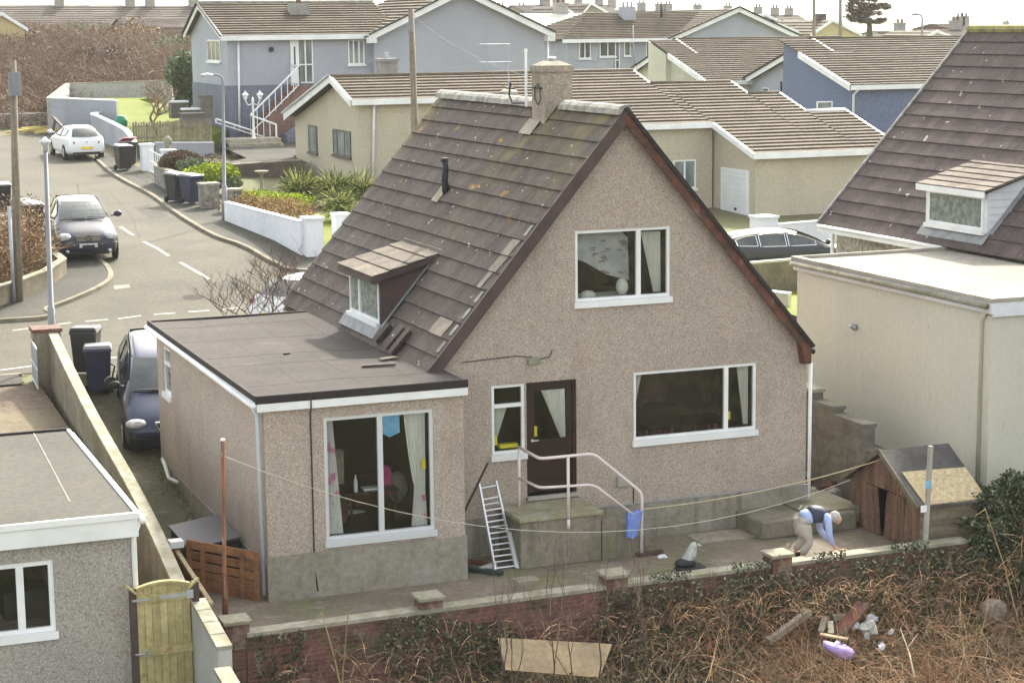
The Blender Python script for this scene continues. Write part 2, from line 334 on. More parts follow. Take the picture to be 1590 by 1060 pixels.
# roof
roof = MB(); OV = .16; ZE = 2.36
xe = XR+(ZR-ZE)/SL
tiled(roof, (XR-(ZR-ZE)/SL, YB+OV, ZE), (XR-(ZR-ZE)/SL, -OV, ZE), (XR, -OV, ZR), (XR, YB+OV, ZR), .37, .042, .34)
tiled(roof, (xe+.02, -OV, ZE-.02), (xe+.02, YB+OV, ZE-.02), (XR, YB+OV, ZR), (XR, -OV, ZR), .37, .03, .34)
m_moss = m_tile.copy(); m_moss.name = 'brown tile with yellow lichen'
def roofmat():
    n = m_moss.node_tree.nodes; L = m_moss.node_tree.links; b = n['Principled BSDF']; src = b.inputs['Base Color'].links[0].from_socket
    tc = n.new('ShaderNodeTexCoord'); sx = n.new('ShaderNodeSeparateXYZ'); L.new(tc.outputs['Object'], sx.inputs[0])
    def mr(s, a, b_, c, d):
        x = n.new('ShaderNodeMapRange'); x.clamp = True; L.new(s, x.inputs[0])
        for i, q in enumerate((a, b_, c, d)): x.inputs[1+i].default_value = q
        return x.outputs[0]
    def mul(a, b_, op='MULTIPLY'):
        x = n.new('ShaderNodeMath'); x.operation = op; x.use_clamp = True; L.new(a, x.inputs[0]); L.new(b_, x.inputs[1]); return x.outputs[0]
    def nz(s, det=4):
        mp = n.new('ShaderNodeMapping'); mp.inputs['Scale'].default_value = s; L.new(tc.outputs['Object'], mp.inputs[0])
        t = n.new('ShaderNodeTexNoise'); t.inputs['Scale'].default_value = 1; t.inputs['Detail'].default_value = det; L.new(mp.outputs[0], t.inputs[0]); return t.outputs[0]
    # object z is height above the ground slab (origin at z=-1), object y runs along the ridge
    hi = mr(sx.outputs['Z'], 4.6, 7.8, 0, 1); near = mr(sx.outputs['Y'], 2.6, -.1, 0, 1); far = mr(sx.outputs['Y'], 8.6, 9.5, 0, 1)
    below = mul(mr(sx.outputs['Y'], 2.0, 2.9, 0, 1), mr(sx.outputs['Y'], 4.2, 3.3, 0, 1))
    a = mul(mul(near, mr(sx.outputs['Z'], 5.9, 7.4, 0, 1)), mr(nz((2.2, 2.2, 1.2)), .4, .62, 0, .8))
    c = mul(mul(below, mr(sx.outputs['Z'], 5.0, 6.4, .0, 1)), mr(nz((3, 3, 1)), .46, .64, 0, .6))
    d = mul(mul(far, mr(sx.outputs['Z'], 6.3, 7.6, 0, 1)), mr(nz((4, 4, 4)), .42, .55, 0, .9))
    f = mul(mul(a, c, 'ADD'), d, 'ADD')
    def mixc(f, colr, s):
        x = n.new('ShaderNodeMix'); x.data_type = 'RGBA'; L.new(f, x.inputs[0]); L.new(s, x.inputs[6]); x.inputs[7].default_value = (*colr, 1); return x.outputs[2]
    cur = mixc(f, (.19, .165, .06), src)
    o = mul(mr(sx.outputs['Z'], 5.4, 6.8, .0, 1), mr(nz((2.0, 1.3, 2.0)), .66, .7, 0, .8)); cur = mixc(o, (.42, .22, .04), cur)
    L.new(cur, b.inputs['Base Color'])
roofmat()
roof.build('roof', m_moss, house)
# replacement (paler) tiles near the verge
g = MB()
def rt(x, y, z=None, off=.045): return V((x, y, ZR-SL*(XR-x)))+V((-SL, 0, 1)).normalized()*off
m_newtile = mat('pale replacement tile', (.27, .235, .19), (.22, .19, .16), 4, rnd=.15, bump=.4, bsc=70)
m_mort = mat('mortar verge', (.33, .32, .30), (.22, .21, .2), 6, bump=.5)
def tiles_at(lst):
    g = MB()
    for i, y0, y1 in lst:     # i course index from eave
        n = round((ZR-ZE)/SL*math.hypot(1, SL)/.37); dx = (ZR-ZE)/SL/n; xa = XR-(ZR-ZE)/SL+i*dx
        p = [rt(xa-.004, y0), rt(xa-.004, y1), rt(xa+dx*.96, y1, off=.02), rt(xa+dx*.96, y0, off=.02)]
        q = [v+V((-SL, 0, 1)).normalized()*.012 for v in p]; g.hexa(p+q)
    return g
for q_ in [(2, .30, .64), (2, .64, .98), (6, .05, .4), (7, .05, .4), (5, .2, .38)]: tiles_at([q_]).build('replacement_tile', m_newtile, house)
g = MB()
for i in range(16):
    t = i/16; x0 = XR-3.76*(1-t); 
    if i in (1, 2, 3, 4, 8): g = MB(); g.bar(rt(x0+.05, -.02, off=.05), rt(x0+.2, -.0, off=.035), .09, .02); g.build('verge_mortar', m_mort, house)
# ridge tiles
g = MB(); yy = -OV
k = 0
split_ = False
while yy < YB+OV-.05:
    y2 = min(yy+.45, YB+OV)
    if not (2.7 < yy+.2 < 3.55):
        pr_ = [(-.15, -.10), (-.13, .0), (-.07, .055), (0, .075), (.07, .055), (.13, 0), (.15, -.10)]
        a = [V((XR+q*1.02, yy, ZR+.03+h+.006*(k % 2))) for q, h in pr_]; b = [V((XR+q, y2+.02, ZR+.03+h)) for q, h in pr_]
        r0 = random.random()
        for i in range(6): g.quad(a[i], a[i+1], b[i+1], b[i], r0)
        g.poly(a, r0)
    yy = y2; k += 1
    if yy > 3.0 and not split_: g.build('ridge_tiles', m_ridge, house); g = MB(); split_ = True
g.build('ridge_tiles', m_ridge, house)
# bargeboards on both slopes, near and far
def barge(y, m, side, wd, name, th=.035, lo=0):
    g = MB(); s = -1 if side == 'l' else 1
    xb = XR+s*((ZR-ZE)/SL+(.01 if s > 0 else -.02)); zb = ZR-SL*abs(xb-XR)
    g.prism([(XR, y, ZR+.0), (XR, y, ZR-wd*1.55), (xb, y, zb-wd*1.55), (xb, y, zb+.0)], (0, th, 0))
    return g.build(name, m, house)
barge(-OV-.03, m_barge, 'l', .17, 'bargeboard'); barge(-OV-.03, m_redw, 'r', .15, 'bargeboard')
g = MB()   # box end of the barge at the right eave, black verge trim
g.prism([(xe-.2, -OV-.036, ZE+.1), (xe+.02, -OV-.036, ZE-.06), (xe+.02, -OV-.036, ZE-.34), (xe-.12, -OV-.036, ZE-.34)], (0, .3, 0)); g.build('eave_box', m_redw, house)
g = MB(); a = V((XR, -OV-.02, ZR+.05)); b = V((xe+.06, -OV-.02, ZR-SL*(xe+.06-XR)+.05)); g.bar(a, b, .10, .07, up=(SL, 0, 1)); g.build('dry_verge', m_felt, house)
g = MB(); g.bar(V((XR-.0, -OV+.0, ZR+.02)), V((XR-3.7, -OV+.0, ZR-SL*3.7+.035)), .07, .035, up=(-SL, 0, 1)); g.build('dry_verge', m_barge, house)
# gutter right + white corner pipe
g = MB(); g.tube([(XW+.07, -.02, 2.0), (XW+.07, -.02, -.95)], .035, 8); g.build('downpipe', m_white, house, smooth=True)
g = MB(); g.tube([(xe+.08, -OV, ZE-.12), (xe+.08, YB, ZE-.12)], .05, 8); g.build('gutter', m_black, house, smooth=True)
# chimney
ch = MB(); cy0, cy1, cx0, cx1 = 2.80, 3.42, at(845, 130, y=2.8).x, at(888, 130, y=2.8).x
ch.hexa([V((cx0, cy0, 5.9)), V((cx1, cy0, 5.9)), V((cx1, cy1, 5.9)), V((cx0, cy1, 5.9)), V((cx0, cy0, 7.42)), V((cx1, cy0, 7.42)), V((cx1, cy1, 7.42)), V((cx0, cy1, 7.42))])
ch.hexa([V((cx0-.03, cy0-.03, 7.42)), V((cx1+.03, cy0-.03, 7.42)), V((cx1+.03, cy1+.03, 7.42)), V((cx0-.03, cy1+.03, 7.42)), V((cx0-.03, cy0-.03, 7.54)), V((cx1+.03, cy0-.03, 7.54)), V((cx1+.03, cy1+.03, 7.54)), V((cx0-.03, cy1+.03, 7.54))])
m_chim = mat('chimney pebbledash', (.36, .30, .235), (.29, .25, .2), 2, bump=.9, bsc=40, layers=DASH+[((.14, .13, .09), 2, .52, .7, .5), ((.38, .3, .12), 3, .64, .75, .5)])
chim = ch.build('chimney', m_chim, house)
g = MB(); g.hexa([V((cx0, cy0, 7.54)), V((cx1, cy0, 7.54)), V((cx1, cy1, 7.54)), V((cx0, cy1, 7.54)), V((cx0+.15, cy0+.15, 7.62)), V((cx1-.15, cy0+.15, 7.62)), V((cx1-.15, cy1-.15, 7.62)), V((cx0+.15, cy1-.15, 7.62))]); g.build('flaunching', m_cope, chim)
g = MB(); g.lathe([(.07, 7.58), (.07, 7.66), (.085, 7.665), (.085, 7.69), (.02, 7.70)], 14, ((cx0+cx1)/2, (cy0+cy1)/2, 0)); g.build('chimney_cowl', m_alu, chim, smooth=True)
g = MB()
for (y0, y1, a, b) in [(3.0, 3.6, .27, .5), (2.75, 3.35, .0, .28)]:
    p = [rt(XR-b, y0, off=.05), rt(XR-b, y1, off=.05), rt(XR-a, y1, off=.05), rt(XR-a, y0, off=.05)]; g.hexa(p+[v+V((0, 0, .012)) for v in p])
g.build('flashing', m_cope, chim)
# soil vent pipe with flashing
c = V(roofL := tuple(atpl(693, 300, (-SL, 0, 1), ZR-SL*XR)))
vp = MB(); vp.tube([c+V((0, 0, -.05)), c+V((-.03, 0, .25)), c+V((0, 0, .5)), c+V((-.03, 0, .66))], [.075, .07, .06, .055], 10)
vp.tube([c+V((-.03, 0, .62)), c+V((-.03, 0, .70))], .075, 10)
v_ = vp.build('vent_pipe', m_black, house, smooth=True)
g = MB(); p = [rt(c.x-.17, c.y-.02), rt(c.x-.17, c.y+.36), rt(c.x+.06, c.y+.36), rt(c.x+.06, c.y-.02)]; g.hexa(p+[v+V((0, 0, .015)) for v in p]); g.build('flashing', m_cope, v_)
# ---- dormer
XD = -1.65; dy0, dy1 = 3.24, 5.26; dz0, dz1 = 2.62, 3.68
dm = MB(); zc = lambda x: dz1+.28*(x-XD)*1.0
xin = (ZR-SL*XR-dz1+.28*XD)/(.28-SL)   # where dormer roof meets main slope
for y in (dy0, dy1): dm.prism([(XD, y-.02, roof_z(XD)), (XD, y-.02, dz1), (xin, y-.02, roof_z(xin))], (0, .04, 0))
dm.box(XD, XD+.05, dy0, dy0+.06, dz0, dz1); dm.box(XD, XD+.05, dy1-.06, dy1, dz0, dz1); dm.box(XD, XD+.05, dy0+.06, dy1-.06, dz1-.1, dz1)
D = dm.build('dormer', m_barge, house)
dr = MB(); xo = XD-.2; zo = dz1+.06-.28*.2; xi = xin+.12; zi = dz1+.06+.28*(xi-XD)
tiled(dr, (xo, dy1+.14, zo), (xo, dy0-.14, zo), (xi, dy0-.14, zi), (xi, dy1+.14, zi), .34, .03, .34)
m_tile2 = mat('paler dormer tile', (.165, .14, .115), (.13, .11, .092), 3, bump=.5, bsc=70, rnd=.15, layers=[((.3, .27, .2), 40, .55, .7, .4)])
dr.build('dormer_roof', m_tile2, D)
g = MB(); g.prism([(xo+.01, dy0-.15, zo-.02), (xo+.01, dy0-.15, zo-.12), (xi, dy0-.15, zi-.12), (xi, dy0-.15, zi-.02)], (0, .03, 0)); g.prism([(xo+.01, dy1+.12, zo-.02), (xo+.01, dy1+.12, zo-.12), (xi, dy1+.12, zi-.12), (xi, dy1+.12, zi-.02)], (0, .03, 0))
g.box(xo+.0, xo+.03, dy0-.12, dy1+.12, zo-.13, zo-.02); g.box(xo+.03, XD, dy0-.12, dy1+.12, zo-.13, zo-.1); g.build('dormer_fascia', m_barge, D)
g = MB(); g.bar((xi, dy0-.14, zi+.03), (xi, dy1+.14, zi+.03), .12, .03); g.build('ridge_flashing', m_cope, D)
Pd = Pxm(XD-.04)
win = window(D, Pd, dy0+.06, dy1-.06, dz0+.05, dz1-.1, splits=(4.55,), room=0, glass=m_obsc)
g = MB()
for y0_ in (dy0-.10,):
    a = rt(XD-.1, y0_, off=.06); b = rt(xin, y0_, off=.06); g.bar(a, b, .09, .015, up=(-SL, 0, 1))
g.hexa([rt(XD-.16, dy0-.12, off=.05), rt(XD-.16, dy1+.1, off=.05), rt(XD, dy1+.1, off=.05), rt(XD, dy0-.12, off=.05)]+[rt(XD-.16, dy0-.12, off=.07), rt(XD-.16, dy1+.1, off=.07), rt(XD+.02, dy1+.1, off=.10), rt(XD+.02, dy0-.12, off=.10)])
g.build('lead_apron', m_lead, D)
# ---- gable windows and door
wn = window(house, P0, .955, 2.82, 3.33, 4.71, splits=(2.20,), room=2.0)
curtain(wn, P0, 2.35, 2.74, 2.60, 2.74, 3.5, 4.6, .25)
g = MB(); g.prism([(.99, .35, 4.64), (2.0, .35, 4.64), (2.14, .35, 4.5), (2.16, .35, 3.72), (1.7, .35, 3.86), (1.3, .35, 4.1), (.99, .35, 4.22)], (0, .03, 0)); g.build('draped_cloth', mat('pale draped cloth', (.42, .44, .44), (.33, .35, .36), 3, layers=[((.12, .1, .09), (4, 4, 9), .62, .66, .7)]), wn)  # pale cloth draped diagonally behind the upper window's glass
g = MB(); g.box(1.0, 2.1, .3, .85, 3.42, 3.47); g.ell((2.0, .3, 3.62), .12, .1, .16); g.ell((1.35, .35, 3.5), .15, .1, .09); g.build('window_ledge_items', m_cloth, wn, smooth=False)
wn = window(house, P0, 2.09, 4.60, .72, 2.09, splits=(3.98,), room=1.9)
curtain(wn, P0, 4.30, 4.53, 4.44, 4.53, .9, 2.0, .22); curtain(wn, P0, 2.14, 2.34, 2.14, 2.18, 1.3, 2.0, .22)
g = MB(); g.box(4.08, 4.16, .19, .24, 1.02, 1.17); g.build('yellow_tag', m_yel, wn)
g = MB(); g.box(2.3, 3.6, 1.2, 1.6, .8, 1.15); g.box(2.5, 2.9, 1.3, 1.5, 1.15, 1.6); g.build('sideboard', m_brown, wn)
g = MB()
for i in range(7): g.ell((2.5+i*.24+random.uniform(-.05, .05), .3, .88), .05, .04, .05+.04*random.random(), 8, 5)
g.build('ornaments', m_redw, wn, smooth=True)
wn = window(house, P0, -.66, -.03, .70, 2.06, trans=((-.61, -.08, 1.68),), room=1.6, rm=m_dark)
curtain(wn, P0, -.61, -.3, -.61, -.52, 1.0, 1.62, .2)
g = MB(); g.box(-.6, -.5, .16, .2, .95, 1.12); g.box(-.45, -.1, .16, .3, .88, .95); g.build('yellow_tag', m_yel, wn)
# door: dark frame, glazed upper, panel below, white threshold
g = MB(); boxP(g, P0, 0, .06, 0.0, 2.06, .03, .12); boxP(g, P0, .905, .965, 0, 2.06, .03, .12); boxP(g, P0, .06, .905, 2.0, 2.06, .03, .12)
boxP(g, P0, .06, .17, .05, 2.0, .06, .1); boxP(g, P0, .8, .905, .05, 2.0, .06, .1); boxP(g, P0, .17, .8, 1.9, 2.0, .06, .1); boxP(g, P0, .17, .8, .05, .26, .06, .1); boxP(g, P0, .17, .8, .80, .99, .06, .1); boxP(g, P0, .17, .8, .26, .80, .075, .09)
dr_ = g.build('door', m_brown, house)
g = MB(); boxP(g, P0, .17, .8, .99, 1.9, .078, .084); g.build('pane', m_glass, dr_)
g = MB(); boxP(g, P0, .10, .14, .98, 1.02, .02, .06); boxP(g, P0, .10, .24, .99, 1.01, .015, .03); g.build('handle', m_alu, dr_)
g = MB(); boxP(g, P0, -.02, .99, -.06, .0, -.09, .12); g.build('threshold', m_conc, dr_)
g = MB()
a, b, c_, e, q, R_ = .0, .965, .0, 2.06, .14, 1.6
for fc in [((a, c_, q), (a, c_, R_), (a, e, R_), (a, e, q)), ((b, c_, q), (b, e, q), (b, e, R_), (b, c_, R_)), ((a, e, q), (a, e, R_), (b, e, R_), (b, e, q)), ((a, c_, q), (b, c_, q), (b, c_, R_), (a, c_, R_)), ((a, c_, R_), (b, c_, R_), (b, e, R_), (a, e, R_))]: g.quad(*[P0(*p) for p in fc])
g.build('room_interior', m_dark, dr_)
curtain(dr_, P0, .33, .79, .70, .79, 1.0, 1.88, .12)
g = MB(); g.box(.18, .24, .10, .12, 1.06, 1.24); g.build('yellow_tag', m_yel, dr_)
# outside lamp, vent box, cables
g = MB(); g.box(.02, .24, -.09, 0, 2.40, 2.50); g.build('bulkhead_light', m_cope, house, bevel=.01)
g = MB(); g.tube([(-1.2, -.012, 2.52), (-.2, -.012, 2.56), (.1, -.012, 2.52)], .009, 5); g.tube([(.24, -.012, 2.47), (.45, -.012, 2.5), (.5, -.012, 2.62)], .009, 5)
g.tube([(2.08, -.012, .1), (2.08, -.012, -.32)], .01, 5); g.build('cable', m_black, house)
g = MB(); g.box(1.75, 2.06, -.06, 0, .02, .2); g.build('vent_cover', m_conc, house)
# ---- flat roof extension
XE, YE, ZF = -5.16, -1.23, 2.43
EXR = -1.63
ext = MB(); Pe = Py(YE); PO = (-4.07, -2.17, -.18, 2.0)
wall_open(ext, Pe, [XE+.1, EXR], lambda u: 2.28, -1.02, [PO], .14)
Px = Pxm(XE+.1); SW = (6.30, 7.02, 1.0, 2.05)
wall_open(ext, Px, [YE, 7.62], lambda u: 2.28, -1.02, [SW], .14)
ext.quad((EXR, YE, -1.02), (EXR, 0, -1.02), (EXR, 0, 2.28), (EXR, YE, 2.28)); ext.quad((XE+.1, 7.62, -1.02), (XE+.1, 7.62, 2.28), (XL, 7.62, 2.28), (XL, 7.62, -1.02))
ext.build('extension_wall', m_wall, house)
g = MB(); g.box(XE+.075, EXR+.025, YE-.03, YE, -1.03, -.24); g.box(XE+.075, XE+.1, YE, 7.6, -1.05, -.42); g.box(EXR, EXR+.025, YE, 0, -1.03, -.24); g.build('extension_plinth', m_plinth, house)
g = MB()
nx, ny = 28, 60
def fz(x, y): return ZF+.012*math.sin(x*1.3+y*.4)+.01*mnoise.noise(V((x, y, 0)))
xs = np.linspace(XE-.02, -1.56, nx+1); ys = np.linspace(YE-.06, 7.62, ny+1)
vs = [(x, y, fz(x, y)) for y in ys for x in xs]
g.add(vs, [(j*(nx+1)+i, j*(nx+1)+i+1, (j+1)*(nx+1)+i+1, (j+1)*(nx+1)+i) for j in range(ny) for i in range(nx)], .5); fr = g.build('flat_roof', m_flat, house, smooth=True)
g = MB()   # felt laps
for k_ in (1, 3, 4, 6, 8):
    y = YE+k_*.98; g.tube([(x, y+.02*math.sin(x*3), fz(x, y)-.002) for x in np.linspace(XE, -1.75 if y > 0 else -1.6, 20)], .005, 4)
for k_ in (1, 2, 3): x = XE+k_*.95; g.tube([(x+.02*math.sin(y), y, fz(x, y)-.002) for y in np.linspace(YE, 7.6, 30)], .004, 4)
g.build('felt_lap', m_felt, fr)
g = MB(); g.box(XE-.06, EXR+.06, YE-.11, YE-.055, 2.33, 2.47); g.box(XE-.07, XE-.02, YE-.055, 7.68, 2.36, 2.47); g.box(XE-.02, -1.6, 7.62, 7.68, 2.36, 2.46); g.build('felt_kerb', m_felt, fr, bevel=.015)
g = MB(); g.box(XE-.03, EXR+.05, YE-.10, YE-.07, 2.20, 2.335); g.box(XE-.0, EXR+.03, YE-.07, YE, 2.2, 2.22); g.box(XE-.06, XE-.025, YE-.07, 7.66, 2.24, 2.365); g.box(XE-.02, XE+.1, YE-.06, 7.6, 2.24, 2.26); g.build('fascia', m_white, house)
g = MB(); g.tube([(XE-.085, YE-.1, 2.30), (XE-.085, 7.66, 2.33)], .05, 8); g.build('gutter', m_white, house, smooth=True)
m_gpipe = mat('grey plastic pipe', (.5, .53, .58), rough=.5)
g = MB(); g.tube([(XE-.06, YE+.12, 2.28), (XE+.02, YE+.12, 2.1), (XE+.04, YE+.12, -.9)], .04, 8); g.build('downpipe', m_gpipe, house, smooth=True)
m_pgrey = mat('aluminium patio frame', (.62, .64, .66), rough=.4, metal=.3)
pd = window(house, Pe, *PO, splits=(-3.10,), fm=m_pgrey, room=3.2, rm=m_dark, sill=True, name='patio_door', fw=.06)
curtain(pd, Pe, -3.98, -3.86, -4.0, -3.72, -.02, 1.9, .2, m_floral, folds=5)
curtain(pd, Pe, -2.62, -2.24, -2.52, -2.24, -.02, 1.9, .22, m_cloth, waist=(-2.45, -2.26, .35), folds=6)
curtain(pd, Pe, -2.45, -2.26, -2.52, -2.24, -.03, .5, .19, m_floral, folds=5, name='curtain')
g = MB(); g.box(-2.34, -2.27, YE+.14, YE+.17, .95, 1.12); g.build('yellow_tag', m_yel, pd)
g = MB(); g.prism([(-3.04, YE+.13, 1.92), (-2.72, YE+.13, 1.92), (-2.72, YE+.13, 1.62), (-2.9, YE+.13, 1.55), (-3.02, YE+.13, 1.62)], (0, .02, 0)); g.build('blue_sticker', m_blue, pd)
wn = window(house, Px, *SW, trans=((6.35, 6.97, 1.72),), room=1.2, glass=m_obsc)
# cable down the extension
g = MB(); g.tube([(-4.3, YE-.12, 2.46), (-4.3, YE-.115, 2.2), (-4.29, YE-.015, 2.1), (-4.29, YE-.015, -.5), (-4.25, YE-.04, -.9)], .012, 5); g.build('cable', m_black, house)
# things inside the patio room
t = thing('dining_table', 'small table with dishes just inside the patio door', 'table', (-2.9, YE+1.3, -.25))
g = MB(); g.box(-3.4, -2.5, YE+.9, YE+1.8, .42, .46); g.build('tabletop', m_brown, t)
for a, b in ((-3.35, .95), (-2.55, .95), (-3.35, 1.75), (-2.55, 1.75)):
    g = MB(); g.box(a-.02, a+.02, YE+b-.02, YE+b+.02, -.18, .42); g.build('leg', m_brown, t)
g = MB(); g.box(-3.1, -2.75, YE+1.0, YE+1.2, .46, .49); g.lathe([(.035, .46), (.035, .66), (.015, .7), (.015, .75)], 10, (-3.25, YE+1.0, 0)); o = g.build('bottle', m_white); tag(o, 'white bottle and plates on the table inside the patio door', 'bottle')
t = thing('armchair', 'armchair with a pink garment over its back inside the patio door', 'armchair', (-2.65, YE+2.4, -.25))
g = MB(); g.hexa([(-2.78, YE+1.25, .3), (-2.45, YE+1.25, .28), (-2.45, YE+1.5, .28), (-2.78, YE+1.5, .3), (-2.7, YE+1.28, .82), (-2.52, YE+1.28, .78), (-2.52, YE+1.4, .78), (-2.7, YE+1.4, .82)]); g.build('seat_cover', m_pink, t, bevel=.05)
g = MB(); g.box(-3.1, -2.3, YE+2.2, YE+2.9, -.18, .3); g.build('seat', m_redw, t)
o = MB().add([(-3.78, YE+1.0, .62), (-3.45, YE+1.0, .62), (-3.45, YE+1.2, .62), (-3.78, YE+1.2, .62), (-3.78, YE+1.0, 1.2), (-3.45, YE+1.0, 1.2), (-3.45, YE+1.2, 1.2), (-3.78, YE+1.2, 1.2)], [(3, 2, 1, 0), (4, 5, 6, 7), (0, 1, 5, 4), (1, 2, 6, 5), (2, 3, 7, 6), (3, 0, 4, 7)]).build('cupboard', m_newtile); tag(o, 'pale wooden cupboard on the wall inside the patio door', 'cupboard')

for i_, (x_, z_, w_, h_, m_, lb_) in enumerate(((-3.55, .1, .22, .5, m_redw, 'dark red chair back just inside the left pane of the patio door'), (-2.35, .35, .2, .45, m_cope, 'pale cushion beside the pink garment inside the patio door'), (-3.3, -.12, .5, .12, m_cloth, 'pale cloth bundle on the floor inside the patio door'))):
    g = MB(); g.ell((x_, YE+1.2+.3*i_, z_), w_, .16, h_*.6, 12, 7, .15); tag(g.build(('chair', 'cushion', 'cloth_bundle')[i_], m_, smooth=True), lb_, ('chair', 'cushion', 'cloth')[i_])
# ================================================================ GROUND, ROAD
def lin(a, b, s): return list(np.arange(a, b, s))
gx = [-600, -400, -250, -150, -100, -70, -50, -40, -32, -26, -20, -16]+lin(-14, 12, .35)+lin(12, 26, .8)+[26, 30, 35, 42, 50, 60, 75, 95, 120, 150, 190, 240, 320, 420, 600, 900, 1300, 2000]
gy = [-60, -45, -35, -28, -22, -17]+lin(-14, -4.2, .4)+[-4.1, -3.95, -3.8, -3.65, -3.5, -3.35]+lin(-3, 13, .35)+lin(13, 62, .7)+[62, 66, 70, 75, 80, 86, 92, 100, 110, 120, 135, 150, 168, 185, 205, 230, 265, 300, 400, 500, 620, 740, 880, 1050, 1200, 1400, 1700, 2100, 2600, 3400, 4500]
vs = [(x, y, H(x, y)) for y in gy for x in gx]; nx = len(gx)
m_ground = mat('rough ground', (.12, .10, .06), (.09, .10, .045), .4, bump=.6, bsc=8, layers=[((.16, .11, .07), 3, .5, .7, .6), ((.16, .2, .08), .012, .45, .6, .7), ((.2, .19, .12), .03, .5, .65, .5)])
g = MB(); g.add(vs, [(j*nx+i, j*nx+i+1, (j+1)*nx+i+1, (j+1)*nx+i) for j in range(len(gy)-1) for i in range(nx-1)], .5)
tag(g.build('ground', m_ground, smooth=True), kind='structure')
m_road = mat('worn asphalt', (.092, .086, .066), (.079, .074, .057), .5, bump=.35, bsc=60, layers=[((.125, .118, .095), 50, .52, .7, .5), ((.062, .058, .047), .35, .55, .72, .5), ((.11, .1, .075), (.8, .2, 1), .55, .7, .4)])
m_pave = mat('pavement asphalt', (.062, .06, .05), (.05, .048, .042), .6, bump=.35, bsc=60, layers=[((.09, .086, .075), 45, .52, .7, .5), ((.13, .125, .085), .7, .58, .75, .4)])
m_kerb = mat('concrete kerb', (.24, .215, .165), (.17, .15, .11), 2.2, bump=.4, layers=[((.16, .13, .09), 1.2, .55, .75, .5)])
m_line = mat('worn white paint', (.42, .41, .35), (.28, .27, .23), 7, rough=.7, layers=[((.22, .21, .18), 18, .55, .7, .6)])
def inside(p, poly):
    x, y = p; r = False; n = len(poly)
    for i in range(n):
        x0, y0 = poly[i][:2]; x1, y1 = poly[(i+1) % n][:2]
        if (y0 > y) != (y1 > y) and x < (x1-x0)*(y-y0)/(y1-y0)+x0: r = not r
    return r
def clip(poly, x0, x1, y0, y1):
    def cut(ps, ax, v, sg):
        out = []
        for i in range(len(ps)):
            a, b = ps[i], ps[(i+1) % len(ps)]; ia = (a[ax]-v)*sg >= 0; ib = (b[ax]-v)*sg >= 0
            if ia: out.append(a)
            if ia != ib:
                t = (v-a[ax])/(b[ax]-a[ax]); out.append((a[0]+(b[0]-a[0])*t, a[1]+(b[1]-a[1])*t))
        return out
    for ax, v, sg in ((0, x0, 1), (0, x1, -1), (1, y0, 1), (1, y1, -1)):
        if len(poly) < 3: return []
        poly = cut(poly, ax, v, sg)
    return poly
def drape(name, poly, lift, m, step=.7, skirt=0, **kw):
    """lay a plan polygon on the terrain as a sheet, following the ground mesh grid"""
    g = MB(); poly = [(p[0], p[1]) for p in poly]
    X0, X1 = min(p[0] for p in poly), max(p[0] for p in poly); Y0, Y1 = min(p[1] for p in poly), max(p[1] for p in poly)
    xs_ = [x for x in gx if X0-40 <= x <= X1+40]; ys_ = [y for y in gy if Y0-40 <= y <= Y1+40]
    import bisect
    def hm(x, y):     # height of the ground MESH (bilinear on its grid)
        i = min(len(gx)-2, max(0, bisect.bisect_right(gx, x)-1)); j = min(len(gy)-2, max(0, bisect.bisect_right(gy, y)-1))
        u = (x-gx[i])/(gx[i+1]-gx[i]); v = (y-gy[j])/(gy[j+1]-gy[j])
        q = lambda a, b: vs_all[b*nx+a][2]
        return (q(i, j)*(1-u)+q(i+1, j)*u)*(1-v)+(q(i, j+1)*(1-u)+q(i+1, j+1)*u)*v
    for i in range(len(xs_)-1):
        if xs_[i+1] < X0 or xs_[i] > X1: continue
        for j in range(len(ys_)-1):
            if ys_[j+1] < Y0 or ys_[j] > Y1: continue
            c = clip(poly, xs_[i], xs_[i+1], ys_[j], ys_[j+1])
            if len(c) >= 3:
                mx = sum(p[0] for p in c)/len(c); my = sum(p[1] for p in c)/len(c)
                g.poly([(p[0], p[1], hm(*p)+lift) for p in c], .5)
    o = g.build(name, m)
    return tag(o, **kw) if kw else tag(o, kind='structure')
vs_all = vs
def Gs(l): return [G(*p) for p in l]
def smooth_line(ps, n=6):
    ps = [V(p) for p in ps]; out = []
    for i in range(len(ps)-1):
        p0, p1, p2, p3 = ps[max(i-1, 0)], ps[i], ps[i+1], ps[min(i+2, len(ps)-1)]
        for k in range(n):
            t = k/n; out.append(.5*((2*p1)+(p2-p0)*t+(2*p0-5*p1+4*p2-p3)*t*t+(3*p1-p0-3*p2+p3)*t**3))
    return out+[ps[-1]]
# kerb lines
KR = smooth_line(Gs([(150, 252), (176, 274), (229, 303), (266, 330), (295, 349), (335, 371), (382, 388), (406, 402), (430, 414), (472, 424)])+[V((6, 20.6, 0)), V((12, 20.2, 0)), V((40, 20.0, 0))], 5)
KL = smooth_line([V((-40, 21.2, 0)), V((-20, 20.6, 0))]+Gs([(0, 502), (78, 482), (135, 460), (168, 443), (176, 432), (172, 420), (155, 405), (120, 392)])+[V((-5.2, 33, 0)), V((-6.2, 38, 0)), V((-12, 41, 0)), V((-40, 41, 0))], 5)
far = [V((-40, 70, 0)), V((-8, 68.5, 0)), G(0, 212), G(100, 206)]
sideR = Gs([(150, 252)])
RB = Gs([(140, 225)])
road_poly = [V((-40, 12.3, 0)), V((40, 12.3, 0)), V((40, 20.0, 0))]+list(reversed(KR))[1:]+[G(128, 222), G(100, 206), G(0, 212), V((-40, 64, 0))]+list(reversed(KL))
drape('road', road_poly, .012, m_road)
